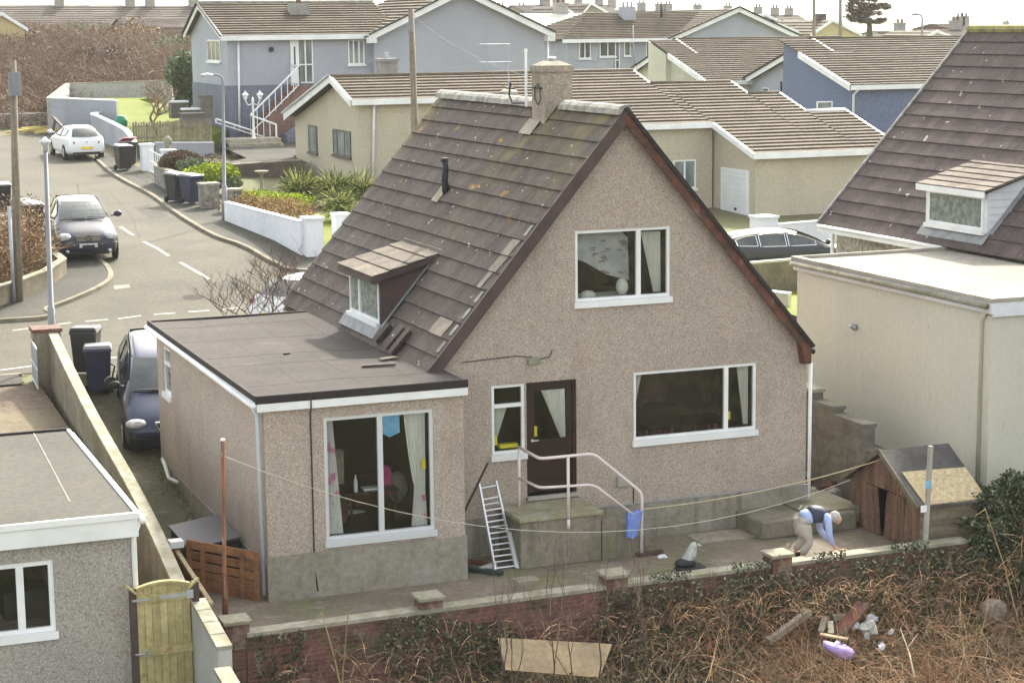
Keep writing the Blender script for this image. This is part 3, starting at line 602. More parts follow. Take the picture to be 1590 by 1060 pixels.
def kerb(name, line, side, hgt=.11, wd=.14):
    g = MB(); n = len(line)
    for i in range(n-1):
        a, b = V(line[i]), V(line[i+1]); L_ = (b-a).length; k = max(1, round(L_/.9))
        for q in range(k):
            p, r_ = a.lerp(b, q/k), a.lerp(b, (q+.985)/k); d = (r_-p); d.z = 0; d.normalize(); nn = V((-d.y, d.x, 0))*side*wd
            z0, z1 = H(p.x, p.y), H(r_.x, r_.y)
            P_ = [V((p.x, p.y, z0-.1)), V((r_.x, r_.y, z1-.1)), V((r_.x, r_.y, z1-.1))+nn, V((p.x, p.y, z0-.1))+nn]
            Q_ = [v+V((0, 0, .1+hgt)) for v in P_]; g.hexa(P_+Q_)
    return tag(g.build(name, m_kerb), kind='structure')
kerb('kerb', KR, 1); kerb('kerb', KL, 1)
kerb('kerb', [V((-40, 12.3, 0)), V((-14, 12.3, 0)), V((-7.2, 12.25, 0))], -1, .05); kerb('kerb', [V((-3, 12.25, 0)), V((10, 12.25, 0)), V((40, 12.3, 0))], -1, .1)
# pavements
WB = Gs([(163, 240), (205, 258), (262, 285), (300, 305), (325, 320), (353, 341), (401, 353), (472, 394), (499, 396)])
drape('pavement', KR[:]+[V((40, 23.5, 0)), V((8, 23.4, 0))]+[V((p.x, p.y, 0)) for p in reversed(WB)]+[G(148, 236)], .09, m_pave)
LB = [V((-40, 25.5, 0))]+Gs([(0, 480), (28, 469), (73, 449), (99, 431), (97, 410)])+[V((-6.4, 33, 0))]
KLs = [p for p in KL if p.y < 33.5]
drape('pavement', KLs+list(reversed(LB)), .09, m_pave)
drape('pavement', [V((-40, 11.0, 0)), V((-7.3, 11.0, 0)), V((-7.3, 12.2, 0)), V((-40, 12.2, 0))], .05, m_pave)
drape('pavement', [V((-3, 10.9, 0)), V((40, 10.9, 0)), V((40, 12.2, 0)), V((-3, 12.2, 0))], .09, m_pave)
m_brick = mat('block paving', (.15, .115, .08), (.115, .085, .062), 6, bump=.5, bsc=25, layers=[((.12, .09, .07), (9, 4, 9), .55, .62, .7), ((.2, .155, .11), (4, 9, 4), .56, .66, .6), ((.2, .19, .1), .5, .55, .75, .4)])
drape('block_paving', [(-16, 2.3), (-6.85, 2.3), (-6.85, 11.0), (-16, 11.0)], .012, m_brick)
m_drive = mat('mossy driveway', (.14, .13, .095), (.105, .1, .065), .9, bump=.5, bsc=30, layers=[((.15, .16, .07), 1.5, .52, .7, .6), ((.24, .22, .18), 6, .6, .7, .4), ((.07, .06, .05), .8, .55, .7, .5)])
drape('driveway', [(-6.7, 1.2), (-1.9, 1.2), (-1.9, 10.9), (-3, 12.2), (-6.7, 12.2)], .012, m_drive)
# markings
def line_mark(a, b, wd=.1, lift=.018):
    a, b = V(a), V(b); d = (b-a); d.z = 0; d.normalize(); n_ = V((-d.y, d.x, 0))*wd/2
    drape('road_marking', [a-n_, b-n_, b+n_, a+n_], lift, m_line)
for p, q in [((187, 353), (207, 366)), ((223, 376), (262, 398)), ((280, 408), (325, 434))]: line_mark(G(*p), G(*q), .11)
for p, q in [((-5, 516), (0, 515)), ((20, 514), (57, 509)), ((88, 505), (110, 502)), ((133, 500), (168, 497)), ((183, 496), (219, 491)), ((239, 489), (272, 487)), ((292, 485), (325, 483)), ((345, 481), (375, 478))]: line_mark(G(*p), G(*q), .1)
line_mark(G(-10, 577), G(58, 568), .1); line_mark(G(160, 558), G(186, 555), .1)
# iron covers / patches
m_patch = mat('road repair patch', (.2, .19, .16), (.24, .225, .19), 3, bump=.3)
drape('road_patch', Gs([(176, 444), (200, 442), (203, 447), (178, 450)]), .016, m_patch)
# patio slab
m_patio = mat('stained patio concrete', (.21, .17, .135), (.165, .14, .105), .9, bump=.4, bsc=40, layers=[((.16, .165, .08), .8, .5, .68, .7), ((.28, .25, .21), 3, .58, .7, .5), ((.10, .085, .075), 1.1, .56, .7, .5), ((.26, .235, .2), 50, .55, .7, .4)])
g = MB(); g.box(-6.25, 7.7, -3.32, .1, -1.25, -1.0); g.box(-6.3, -5.0, .1, 1.4, -1.25, -1.0); g.box(5.6, 7.7, .1, 3.5, -1.25, -.98)
tag(g.build('patio', m_patio), kind='structure')
for q in [(1080, 838, 1170, 818), (1110, 828, 1140, 838), (955, 885, 985, 878)]:
    p = at(q[0], q[1], z=-1); g = MB()
m_lslab = mat('pale paving slab', (.33, .28, .23), (.26, .23, .18), 5, bump=.4)
g = MB(); a = at(1085, 842, z=-1); g.box(a.x, a.x+1.2, a.y-.1, a.y+.55, -1.0, -.985); g.box(a.x+1.22, a.x+1.7, a.y+.05, a.y+.5, -1, -.987); a = at(940, 893, z=-1); g.box(a.x, a.x+.5, a.y, a.y+.35, -1, -.98); a = at(805, 905, z=-1); g.box(a.x, a.x+.4, a.y, a.y+.3, -1, -.987)
tag(g.build('paving_slabs', m_lslab), kind='structure')

# tarmac repairs, cracks and iron covers on the street
m_patch2 = mat('dark tarmac repair', (.07, .066, .054), (.06, .057, .047), 2, bump=.3)
for q_ in ([(206, 322), (232, 318), (262, 336), (236, 342)], [(330, 440), (372, 432), (392, 444), (350, 454)]): drape('road_patch', Gs(q_), .015, m_patch2)
m_iron = mat('iron cover', (.05, .045, .04), rough=.95)
for px_, py_ in ((232, 300), (300, 462), (128, 372)):
    c_ = G(px_, py_); drape('manhole_cover', [(c_.x+.3*math.cos(a), c_.y+.3*math.sin(a)) for a in np.linspace(0, 6.283, 13)[:-1]], .017, m_iron)
for pts_ in ([(254, 392), (300, 378), (334, 372)], [(240, 470), (300, 466), (380, 468), (430, 470)], [(170, 300), (205, 340), (215, 372)]):
    p_ = smooth_line([G(*q) for q in pts_], 6); p_ = [V((q.x+random.uniform(-.04, .04), q.y+random.uniform(-.04, .04), 0)) for q in p_]
    nn_ = [V((-(b_-a_).normalized().y, (b_-a_).normalized().x, 0))*.02 for a_, b_ in zip(p_, p_[1:])]; nn_.append(nn_[-1]); drape('road_crack', [a_-n_ for a_, n_ in zip(p_, nn_)]+[a_+n_ for a_, n_ in reversed(list(zip(p_, nn_)))], .0145, m_patch2)
# ================================================================ NEIGHBOURING BUILDINGS
m_rtile = mat('estate roof tile', (.118, .096, .07), (.096, .079, .058), 1.2, bump=.6, bsc=22, rnd=.12, layers=[((.07, .055, .042), (1.5, .6, 6), .5, .7, .6), ((.19, .16, .115), 14, .58, .72, .5)])
m_grey = mat('blue grey render', (.36, .375, .42), (.33, .345, .385), .5, bump=.3, layers=[((.27, .29, .33), (.8, .8, .3), .6, .78, .35), ((.45, .47, .52), 40, .55, .7, .4)])
m_dblue = mat('slate blue render', (.17, .185, .235), (.145, .16, .205), .6, bump=.3, layers=[((.24, .27, .34), (1, 1, .4), .6, .75, .4)])
m_mblue = mat('mid blue render', (.15, .18, .28), (.14, .165, .25), .6, bump=.3)
m_beige = mat('beige dash', (.49, .44, .335), (.45, .405, .31), .6, bump=.6, bsc=40, layers=[((.5, .46, .37), 30, .55, .68, .5), ((.22, .19, .15), 24, .56, .68, .5)])
m_lcream = mat('pale cream render', (.55, .53, .42), (.5, .48, .39), .6, bump=.3)
m_yellow = mat('yellow render', (.52, .43, .23), (.48, .4, .22), .6, bump=.2)
m_dkglass = mat('window reflection', (.05, .06, .065), (.12, .135, .13), (.9, .9, .5), rough=.08, spec=.8)
m_lglass = mat('curtained window', (.26, .29, .29), (.1, .12, .12), (1.6, 1.6, .6), rough=.1, spec=.8)
m_bframe = mat('dark window frame', (.1, .09, .075), rough=.5)
m_dkroof = mat('dark slate roof', (.085, .078, .078), (.06, .055, .057), .5, rnd=.15, bump=.3, bsc=10)
m_nclad = mat('white cladding', (.68, .7, .72), (.62, .64, .66), 2, rough=.5)
def wbox(parent, x0, x1, y0, y1, z0, z1, m, name='wall'):
    g = MB(); g.box(x0, x1, y0, y1, z0, z1); return g.build(name, m, parent)
def roofp(parent, A, B, C, D, m=None, course=.36, th=.08, seg=2.5, name='roof'):
    g = MB(); tiled(g, A, B, C, D, course, th, seg, jit=.004); A, B, C, D = V(A), V(B), V(C), V(D)
    n_ = (B-A).cross(D-A).normalized(); n_ = n_ if n_.z > 0 else -n_
    g.quad(A-n_*.06, B-n_*.06, C-n_*.06, D-n_*.06); g.quad(A-n_*.06, A+n_*.02, B+n_*.02, B-n_*.06)
    return g.build(name, m or m_rtile, parent)
def board(parent, p, q, h=.2, t=.03, name='fascia', m=None, drop=.0, nrm=(0, -1, 0)):
    p, q = V(p)-V((0, 0, drop)), V(q)-V((0, 0, drop)); n_ = V(nrm)*t
    g = MB(); g.hexa([p-V((0, 0, h)), q-V((0, 0, h)), q-V((0, 0, h))+n_, p-V((0, 0, h))+n_, p, q, q+n_, p+n_]); return g.build(name, m or m_white, parent)
def verge(parent, p, q, m=None, w=.09, h=.045):
    p, q = V(p), V(q); g = MB(); n = max(2, int((q-p).length/.34))
    for i in range(n): g.bar(p.lerp(q, i/n)+V((0, 0, .04)), p.lerp(q, (i+.8)/n)+V((0, 0, .045)), w, h)
    return tag(g.build('verge_cap', m or m_white, parent), kind=None)
def ridge(parent, p, q, m=None, r=.09):
    g = MB(); g.tube([V(p)+V((0, 0, .03)), V(q)+V((0, 0, .03))], r, 8); return g.build('ridge_tiles', m or m_ridge, parent, smooth=True)
def pwin(parent, plane, v, px, cols=2, fm=None, gm=None, sill=True, trans=None, name='window', fw=.06, widths=None, grow=0):
    """window standing on a facade plane; px rectangle of the photo measures its place on that facade"""
    kw = {plane: v}; a = at(px[0], px[1], **kw); b = at(px[2], px[3], **kw)
    if plane == 'y': P = Py(v); u0, u1 = sorted((a.x, b.x))
    else: P = Pxm(v); u0, u1 = sorted((a.y, b.y))
    z1, z0 = max(a.z, b.z), min(a.z, b.z)
    return mwin(parent, P, u0, u1, z0, z1, cols, fm, gm, sill, trans, name, fw, widths)
def mwin(parent, P, u0, u1, z0, z1, cols=2, fm=None, gm=None, sill=True, trans=None, name='window', fw=.06, widths=None):
    fm = fm or m_white; g = MB(); W = u1-u0
    boxP(g, P, u0, u0+fw, z0, z1, -.03, .02); boxP(g, P, u1-fw, u1, z0, z1, -.03, .02); boxP(g, P, u0+fw, u1-fw, z1-fw, z1, -.03, .02); boxP(g, P, u0+fw, u1-fw, z0, z0+fw, -.03, .02)
    ws = widths or [i/cols for i in range(1, cols)]
    for f in ws: boxP(g, P, u0+W*f-fw*.6, u0+W*f+fw*.6, z0+fw, z1-fw, -.034, .02)
    if trans: boxP(g, P, u0+fw, u1-fw, z0+(z1-z0)*trans-fw*.5, z0+(z1-z0)*trans+fw*.5, -.038, .02)
    f = g.build(name, fm, parent); g = MB(); boxP(g, P, u0+fw*.5, u1-fw*.5, z0+fw*.5, z1-fw*.5, -.012, .0); g.build('pane', gm or m_dkglass, f)
    if sill: g = MB(); boxP(g, P, u0-.06, u1+.06, z0-.09, z0-.001, -.1, .02); g.build('sill', fm, f)
    return f
def pipe(parent, pts, r=.045, m=None, name='downpipe'): g = MB(); g.tube(pts, r, 8); return g.build(name, m or m_white, parent, smooth=True)
# ---- A: two-tone blue grey house with outside stairs
A = thing('blue_grey_house', 'two-tone house, pale grey above and slate blue below, with white railed outside stairs', 'house', (14, 64, 3.2))
zg, ze_ = 2.2, 7.86; ya = 60.0; yr_, zr_ = 64.6, 9.35; yk = 67.9
g = MB(); g.prism([(8.85, ya, 5.55), (8.85, yk, 5.55), (8.85, yk, 8.0), (8.85, yr_, zr_-.06), (8.85, ya, ze_-.03)], (7.1, 0, 0)); g.build('wall', m_grey, A)
g = MB(); g.box(8.82, 16.0, ya-.03, yk+.03, zg, 5.55); g.build('lower_wall', m_dblue, A)
roofp(A, (8.55, ya-.35, ze_-.02), (17.5, ya-.35, ze_-.02), (17.5, yr_, zr_+.08), (8.55, yr_, zr_+.08)); roofp(A, (8.55, yk+.3, ze_+.08), (17.5, yk+.3, ze_+.08), (17.5, yr_, zr_+.08), (8.55, yr_, zr_+.08))
ridge(A, (8.55, yr_, zr_+.1), (17.5, yr_, zr_+.1)); board(A, (8.5, ya-.38, ze_+.03), (15.9, ya-.38, ze_+.03), .24)
for (y, z) in ((ya-.35, ze_), (yk+.3, ze_+.1)): board(A, (8.55, y, z+.04), (8.55, yr_, zr_+.1), .26, .04, 'bargeboard', nrm=(-1, 0, 0))
board(A, (8.5, ya-.37, ze_+.06), (8.5, yr_, zr_+.15), .07, .09, 'verge_trim', m_felt, nrm=(-1, 0, 0)); board(A, (8.5, yk+.32, ze_+.14), (8.5, yr_, zr_+.15), .07, .09, 'verge_trim', m_felt, nrm=(-1, 0, 0))
pwin(A, 'x', 8.82, (322, 62, 343, 96), 3); 
pwin(A, 'y', ya-.03, (540, 62, 566, 100), 3, gm=m_lglass)
# door unit
P_ = Py(ya-.03); a = at(450, 61, y=ya-.03); b = at(487, 129, y=ya-.03); dw_ = (b.x-a.x)*.32
g = MB(); boxP(g, P_, a.x, a.x+dw_, b.z, a.z, -.05, .02); d_ = g.build('door', m_white, A)
g = MB(); boxP(g, P_, a.x+dw_*.45, a.x+dw_*.68, b.z+.7, a.z-.35, -.06, -.05); g.build('door_glass', m_dkglass, d_)
mwin(A, P_, a.x+dw_, b.x, b.z, a.z, 2, None, m_lglass, False, .42, 'side_window')
# front wing with wide gable facing the camera
g = MB(); g.prism([(15.9, 59.4, 5.55), (24.75, 59.4, 5.55), (24.75, 59.4, 7.86), (20.3, 59.4, 9.80), (15.9, 59.4, 7.86)], (0, 9, 0)); g.build('wing_wall', m_grey, A)
wbox(A, 15.9, 24.78, 59.37, 68, zg, 5.55, m_dblue, 'lower_wall')
rL = roofp(A, (15.5, 68.5, 7.72), (15.5, 59.0, 7.72), (20.3, 59.0, 9.92), (20.3, 68.5, 9.92)); roofp(A, (25.15, 59.0, 7.72), (25.15, 68.5, 7.72), (20.3, 68.5, 9.92), (20.3, 59.0, 9.92))
for x in (15.5, 25.15): board(A, (x, 58.98, 7.82), (20.3, 58.98, 10.02), .3, .05, 'bargeboard'); board(A, (x, 58.95, 7.9), (20.3, 58.95, 10.1), .08, .1, 'verge_trim', m_felt)
wbox(A, 24.75, 25.15, 58.96, 59.4, 7.42, 7.72, m_white, 'eave_box'); wbox(A, 15.5, 15.9, 58.96, 59.4, 7.45, 7.72, m_white, 'eave_box')
pipe(A, [at(370, 58, y=ya-.1), at(372, 205, y=ya-.1)], .055); pipe(A, [(24.9, 59.3, 7.5), (24.9, 59.3, 2.3)], .05)
g = MB(); c = at(421, 77, y=ya-.04); g.lathe([(.12, 0), (.12, .1), (.02, .11)], 12); g.xf(Matrix.Translation(c) @ Matrix.Rotation(rad(90), 4, 'X')); g.build('wall_vent', m_black, A)
m_chg = mat('grey chimney render', (.3, .29, .27), (.25, .24, .23), 3, bump=.6)
c = at(468, 47, y=62.5); g = MB(); g.hexa([c+V((-.75, 0, -.5)), c+V((.7, 0, -.5)), c+V((.7, .9, -.5)), c+V((-.75, .9, -.5)), c+V((-.4, 0, 1.3)), c+V((.35, 0, 1.3)), c+V((.35, .9, 1.3)), c+V((-.4, .9, 1.3))]); ch_ = g.build('chimney', m_chg, A)
g = MB(); g.lathe([(.13, 0), (.11, .35), (.14, .38)], 10, c+V((0, .4, 1.3))); g.build('chimney_pot', m_redw, ch_)
# outside stairs: brick flight, landing, railings
S = thing('outside_stairs', 'blue and red brick flight of stairs with white railings rising to the grey house door', 'stairs', (11, 58.5, 3.2))
pb_ = at(372, 212, y=58.6); pt = at(425, 145, y=58.6)
m_rbrick = mat('red brick', (.21, .12, .10), (.17, .105, .095), 6, bump=.4, bsc=20, layers=[((.12, .07, .065), (5, 5, 12), .52, .62, .6)])
n_st = 9; x0, z0_ = 9.6, 3.3; x1, z1_ = 11.9, 5.5
g = MB()
for i in range(n_st): g.box(x0+(x1-x0)*i/n_st, x0+(x1-x0)*(i+1)/n_st, 58.5, 59.9, 2.4, z0_+(z1_-z0_)*(i+1)/n_st)
g.box(x1, 13.6, 58.5, 59.9, 2.4, 5.5); g.build('steps', m_rbrick, S)
g = MB(); g.prism([(11.0, 57.6, 2.2), (11.0, 57.6, 3.3), (12.8, 57.6, 4.4), (15.4, 57.6, 4.5), (15.4, 57.6, 2.2)], (0, .8, 0)); g.build('side_wall', m_dblue, S)
def railing(parent, a, b, h=.95, n=7, m=None):
    a, b = V(a), V(b); g = MB(); up = V((0, 0, h)); g.tube([a+up, b+up], .045, 6); g.tube([a+up*.12, b+up*.12], .03, 6)
    for i in range(n+1): p = a.lerp(b, i/n); g.tube([p, p+up], .045 if i in (0, n) else .022, 5)
    return g.build('railing', m or m_white, parent)
railing(S, (9.5, 58.45, 3.3), (11.9, 58.45, 5.5), n=8); railing(S, (11.9, 58.45, 5.5), (11.9, 59.9, 5.5), n=4); railing(S, (9.5, 58.45, 3.3), (10.4, 57.3, 2.9), h=.9, n=4); railing(S, (7.8, 58.3, 3.9), (9.5, 58.3, 3.3), h=.2, n=2)
# front steps and white ornamental lamp
for i in range(5):
    g = MB()
S2 = thing('garden_steps', 'wide pale stone steps below the stairs of the grey house', 'steps', (9.5, 56, 2.6))
g = MB()
pa = at(332, 228, y=56.0); pc_ = at(395, 246, y=54.4)
for i in range(5): g.box(7.8, 10.3, 54.4+i*.42, 57.5, 2.2, 2.45+i*.2)
g.build('step', m_cope, S2)
def lamp_twin(c, h):
    t = thing('garden_lamp', 'white ornamental two-headed garden lamp post at the foot of the stairs', 'lamp post', c)
    g = MB(); g.lathe([(.24, 0), (.24, .12), (.13, .2), (.1, .7), (.06, .85), (.05, h-.25), (.07, h-.2), (.03, h)], 10, c); g.build('post', m_white, t, smooth=True)
    for s in (-1, 1):
        g = MB(); g.tube([c+V((0, 0, h-.3)), c+V((s*.22, 0, h-.36)), c+V((s*.34, 0, h-.15))], .025, 6); g.build('arm', m_white, t)
        g = MB(); g.lathe([(.06, -.12), (.12, .08), (.17, .1), (.03, .24), (.02, .3)], 8, c+V((s*.34, 0, h))); g.build('lantern', m_wpaint, t)
c = at(395, 238, y=56.2); lamp_twin(V((c.x, 56.2, c.z)), 2.55)
# ---- B: long beige bungalow with stepped roof
B = thing('beige_bungalow', 'long beige bungalow with stepped pale brown roof, dark framed windows and a white garage door', 'bungalow', (18, 40, 2.2))
kk, yrr, zrr = .30, 43.0, 6.3
pz = lambda y: zrr-kk*(yrr-y)
strips = [(8.95, 15.6, 43.0, 40.25), (15.6, 22.0, 43.0, 36.65), (22.0, 22.45, 41.35, 36.65), (22.45, 25.7, 41.35, 33.25), (25.7, 27.15, 39.85, 33.25), (27.15, 28.95, 37.6, 33.25)]
rt_ = V((8.95, 50.2, 4.5))
g = MB()
for x0, x1, y1, y0 in strips:
    
    tiled(g, (x0, y0, pz(y0)), (x1, y0, pz(y0)), (x1, y1, pz(y1)), (x0, y1, pz(y1)), .36, .07, 2.4, jit=.004)
g.build('roof', m_rtile, B)
roofp(B, (8.95, 50.2, 4.55), (22.0, 50.2, 4.55), (22.0, 43.0, 6.3), (8.95, 43.0, 6.3)); 
for x0, x1, y1, zd in ((22.0, 25.7, 41.35, 5.8), (25.7, 27.15, 39.85, 5.35), (27.15, 28.95, 37.6, 4.68)): roofp(B, (x0, y1+5, zd-1.3), (x1, y1+5, zd-1.3), (x1, y1, zd), (x0, y1, zd)); ridge(B, (x0, y1, zd), (x1, y1, zd), m_rtile if zd > 4.7 else m_white, .08)
ridge(B, (8.95, 43, 6.3), (22, 43, 6.3), m_rtile)
for x, ya_, yb_ in ((22.0, 43.0, 41.35), (25.7, 41.35, 39.85), (27.15, 39.85, 37.6), (28.95, 37.6, 33.9), (22.45, 36.65, 33.25)): verge(B, (x, yb_, pz(yb_)), (x, ya_, pz(ya_)))
verge(B, (8.95, 40.25, pz(40.25)), (8.95, 42.9, pz(42.9)))
board(B, (8.93, 40.25, pz(40.25)+.06), (8.93, 43, 6.36), .26, .04, 'bargeboard', nrm=(-1, 0, 0)); board(B, (8.93, 50.2, 4.6), (8.93, 43, 6.36), .26, .04, 'bargeboard', nrm=(-1, 0, 0)); board(B, (8.9, 50.25, 4.68), (8.9, 43, 6.43), .08, .1, 'verge_trim', m_metal, nrm=(-1, 0, 0))
board(B, (22.43, 36.65, pz(36.65)+.05), (22.43, 33.25, pz(33.25)+.05), .2, .04, 'bargeboard', nrm=(-1, 0, 0))
board(B, (8.95, 40.2, 5.53), (15.6, 40.2, 5.53), .22); board(B, (15.6, 36.6, 4.45), (22.5, 36.6, 4.45), .22); board(B, (22.4, 33.2, 3.43), (28.9, 33.2, 3.43), .22)
g = MB(); g.prism([(9.35, 40.6, .8), (9.35, 50, .8), (9.35, 50, 4.45), (9.35, 43, 6.15), (9.35, 40.6, 5.42)], (12.6, 0, 0))
g.box(15.9, 22.6, 36.95, 41, .5, 4.4); g.prism([(22.7, 33.6, .2), (22.7, 38, .2), (22.7, 38, 4.7), (22.7, 33.6, 3.38)], (5.9, 0, 0)); g.build('wall', m_beige, B)
pwin(B, 'x', 9.33, (479, 194, 493, 238), 1, m_bframe, m_lglass); pwin(B, 'x', 9.33, (517, 200, 545, 245), 3, m_bframe, m_lglass, widths=[.33, .75])
pwin(B, 'y', 36.93, (1045, 249, 1080, 292), 2, gm=m_lglass)
pipe(B, [at(590, 160, y=40.4), at(581, 164, y=40.5), at(580, 285, y=40.5)], .06)
g = MB(); g.box(22.64, 22.7, 34.05, 36.3, .6, 2.72)
gd = g.build('garage_door', m_white, B); g = MB()
for i in range(9): g.box(22.625, 22.64, 34.2, 36.15, .75+i*.22, .93+i*.22)
g.build('door_panel', m_nclad, gd); g = MB(); g.ell((22.6, 35.0, 1.2), .05, .08, .06); g.build('handle', m_black, gd)
g = MB(); g.ell(at(1135, 243, y=36.9), .12, .08, .14); g.build('outside_light', m_black, B)
# grey stone chimney + pipe of B seen at (605,95)
c = at(605, 112, y=46.0); g = MB(); g.box(c.x-.35, c.x+.35, 46, 46.8, 4.8, c.z+.42); g.box(c.x-.42, c.x+.42, 45.93, 46.87, c.z+.42, c.z+.55); q = g.build('chimney', m_chg, B); g = MB(); g.lathe([(.09, 0), (.09, .22), (.12, .24)], 8, (c.x, 46.4, c.z+.55)); g.build('chimney_pot', m_metal, q)
c = at(790, 150, y=40.8); g = MB(); g.lathe([(.5, -.4), (.5, 0), (.42, .05), (.38, .2), (.2, .28), (.1, .3)], 12, c); q = g.build('roof_vent', m_conc, B)
# ---- C: row of bungalows behind, one roof plane each
def row_house(name, label, wallm, xa, xb, yr0, zr0, ye, front, back=5.5, zg=1.5, kk=.3):
    """ridge along x from xa to xb at yr0; front: list of (x0,x1,yridge,yeave)"""
    t = thing(name, label, 'bungalow', ((xa+xb)/2, yr0, zg)); pz_ = lambda y: zr0-kk*(yr0-y)
    g = MB()
    for x0, x1, y1, y0 in front: tiled(g, (x0, y0, pz_(y0)), (x1, y0, pz_(y0)), (x1, y1, pz_(y1)), (x0, y1, pz_(y1)), .38, .09, 2.4)
    tiled(g, (xa, yr0+back, pz_(yr0-back)), (xb, yr0+back, pz_(yr0-back)), (xb, yr0, zr0), (xa, yr0, zr0), .33, .05, 3)
    g.build('roof', m_rtile, t)
    for i, (x0, x1, y1, y0) in enumerate(front):
        if i == 0 or front[i-1][3] > y0:
            verge(t, (x0, y0, pz_(y0)), (x0, min(y1, front[i-1][3] if i else y1), pz_(min(y1, front[i-1][3] if i else y1))))
            board(t, (x0-.02, y0, pz_(y0)+.04), (x0-.02, min(y1, front[i-1][3]+.0 if i else y1), pz_(min(y1, front[i-1][3] if i else y1))+.04), .28, .04, 'bargeboard', nrm=(-1, 0, 0))
        board(t, (x0, y0-.03, pz_(y0)+.03), (x1, y0-.03, pz_(y0)+.03), .24)
        g = MB(); g.prism([(x0+.35, y0+.35, zg), (x0+.35, y1, zg), (x0+.35, y1, pz_(y1)-.1), (x0+.35, y0+.35, pz_(y0+.35)-.1)], (x1-x0-.36, 0, 0)); g.build('wall', wallm[min(i, len(wallm)-1)], t)
    board(t, (xa-.02, yr0+back, pz_(yr0-back)+.04), (xa-.02, yr0, zr0+.04), .28, .04, 'bargeboard', nrm=(-1, 0, 0)); board(t, (xa-.05, yr0+back, pz_(yr0-back)+.12), (xa-.05, yr0, zr0+.12), .08, .1, 'verge_trim', m_felt, nrm=(-1, 0, 0))
    g = MB(); g.prism([(xa+.35, yr0-.1, zg), (xa+.35, yr0+back-.4, zg), (xa+.35, yr0+back-.4, pz_(yr0-back+.4)-.1), (xa+.35, yr0-.1, zr0-.12)], (xb-xa-.7, 0, 0)); g.build('gable_wall', wallm[0], t)
    ridge(t, (xa, yr0, zr0), (xb, yr0, zr0), m_rtile, .08); return t
kC = .3
def onC(px, py, yr0, zr0): return atpl(px, py, (0, -kC, 1), zr0-kC*yr0)
yr0 = 76.0; zr0 = at(1050, 62, y=yr0).z; cxa = at(1050, 62, y=yr0).x; cxb = at(1262, 62, y=yr0).x+2
f1 = onC(1085, 84, yr0, zr0); f2 = onC(1038, 85, yr0, zr0); f3 = onC(1093, 127, yr0, zr0)
C1 = row_house('cream_gabled_bungalow', 'bungalow with a pale cream gable and white bargeboards behind the beige bungalow', [m_lcream], cxa, cxb, yr0, zr0, 0, [(cxa, f2.x, yr0, f1.y), (f2.x, cxb, yr0, f3.y)], back=7, zg=2.5)
yr2, zr2 = 61.0, 7.28; f1 = onC(1290, 82, yr2, zr2); f2 = onC(1245, 86, yr2, zr2); f3 = onC(1310, 134, yr2, zr2)
C2 = row_house('blue_bungalow', 'bungalow with pale grey gable and deep blue front wall under a brown roof', [m_grey, m_mblue], 40.9, 55.0, yr2, zr2, 0, [(40.9, 42.0, yr2, f1.y), (f2.x, 55.0, yr2, f3.y)], back=10)
pipe(C2, [(f3.x+.9, f3.y+.0, 4.9), (f3.x+.75, f3.y+.28, 4.6), (f3.x+.75, f3.y+.28, 2)], .06)
pwin(C2, 'y', f3.y+.33, (1268, 158, 1292, 185), 1, gm=m_lglass)
pwin(C2, 'x', 41.22, (1184, 136, 1194, 144), 1); pipe(C2, [at(1213, 148, x=41.1), at(1213, 127, x=41.1)], .06, m_black, 'flue')
# ---- D: blue house further back
Dh = thing('pale_blue_house', 'pale blue house with white windows and a low brown hipped roof in the middle distance', 'house', (46, 92, 4.6))
g = MB(); g.box(38.2, 45.7, 88.2, 97, 4.2, 7.2); g.prism([(45.6, 88, 4.2), (54.9, 88, 4.2), (54.9, 88, 7.15), (50.5, 88, 8.95), (45.6, 88, 7.15)], (0, 10, 0)); g.build('wall', m_grey, Dh)
yr_ = 92.6; g = MB(); tiled(g, (37.6, 87.7, 7.2), (46.5, 87.7, 7.2), (50.5, yr_, 8.95), (41.6, yr_, 8.95), .42, .10, 3); tiled(g, (50.5, 98, 9.0), (50.5, 87.6, 9.0), (45.2, 87.6, 7.05), (45.2, 98, 7.05), .36, .06, 3) if False else None
g.build('roof', m_rtile, Dh)
roofp(Dh, (55.4, 87.6, 7.1), (55.4, 98, 7.1), (50.5, 98, 9.1), (50.5, 87.6, 9.1)); roofp(Dh, (45.2, 98, 7.02), (45.2, 87.6, 7.02), (50.5, 87.6, 9.1), (50.5, 98, 9.1)); roofp(Dh, (37.6, 97.5, 7.2), (37.6, 87.7, 7.2), (41.6, yr_, 8.95), (41.6, yr_+.2, 8.95)); roofp(Dh, (37.6, 97.5, 7.2), (50, 97.5, 7.2), (50.5, yr_, 8.95), (41.6, yr_, 8.95))
board(Dh, (37.6, 87.65, 7.22), (45.3, 87.65, 7.22), .24)
for x in (45.2, 55.4): board(Dh, (x, 87.55, 7.14), (50.5, 87.55, 9.18), .3, .05, 'bargeboard'); board(Dh, (x, 87.5, 7.24), (50.5, 87.5, 9.28), .1, .1, 'verge_trim', m_felt)
for px in ((899, 63, 917, 91), (931, 63, 956, 88), (969, 64, 979, 87), (1003, 64, 1011, 89)): pwin(Dh, 'y', 88.15, px, 2 if px[2]-px[0] > 12 else 1)
pwin(Dh, 'y', 88.13, (955, 65, 962, 109), 1, trans=.35, name='door', sill=False)
c = at(978, 28, y=91.0); g = MB(); g.box(c.x-.45, c.x+.45, 91, 91.9, 7.9, c.z+.75); q = g.build('chimney', m_grey, Dh)
for s in (-.3, 0, .3): g = MB(); g.lathe([(.1, 0), (.08, .35)], 8, (c.x+s, 91.4, c.z+.75)); g.build('chimney_pot', m_grey, q)
pipe(Dh, [at(983, 40, y=87.6), at(985, 108, y=87.9)], .05, m_grey)
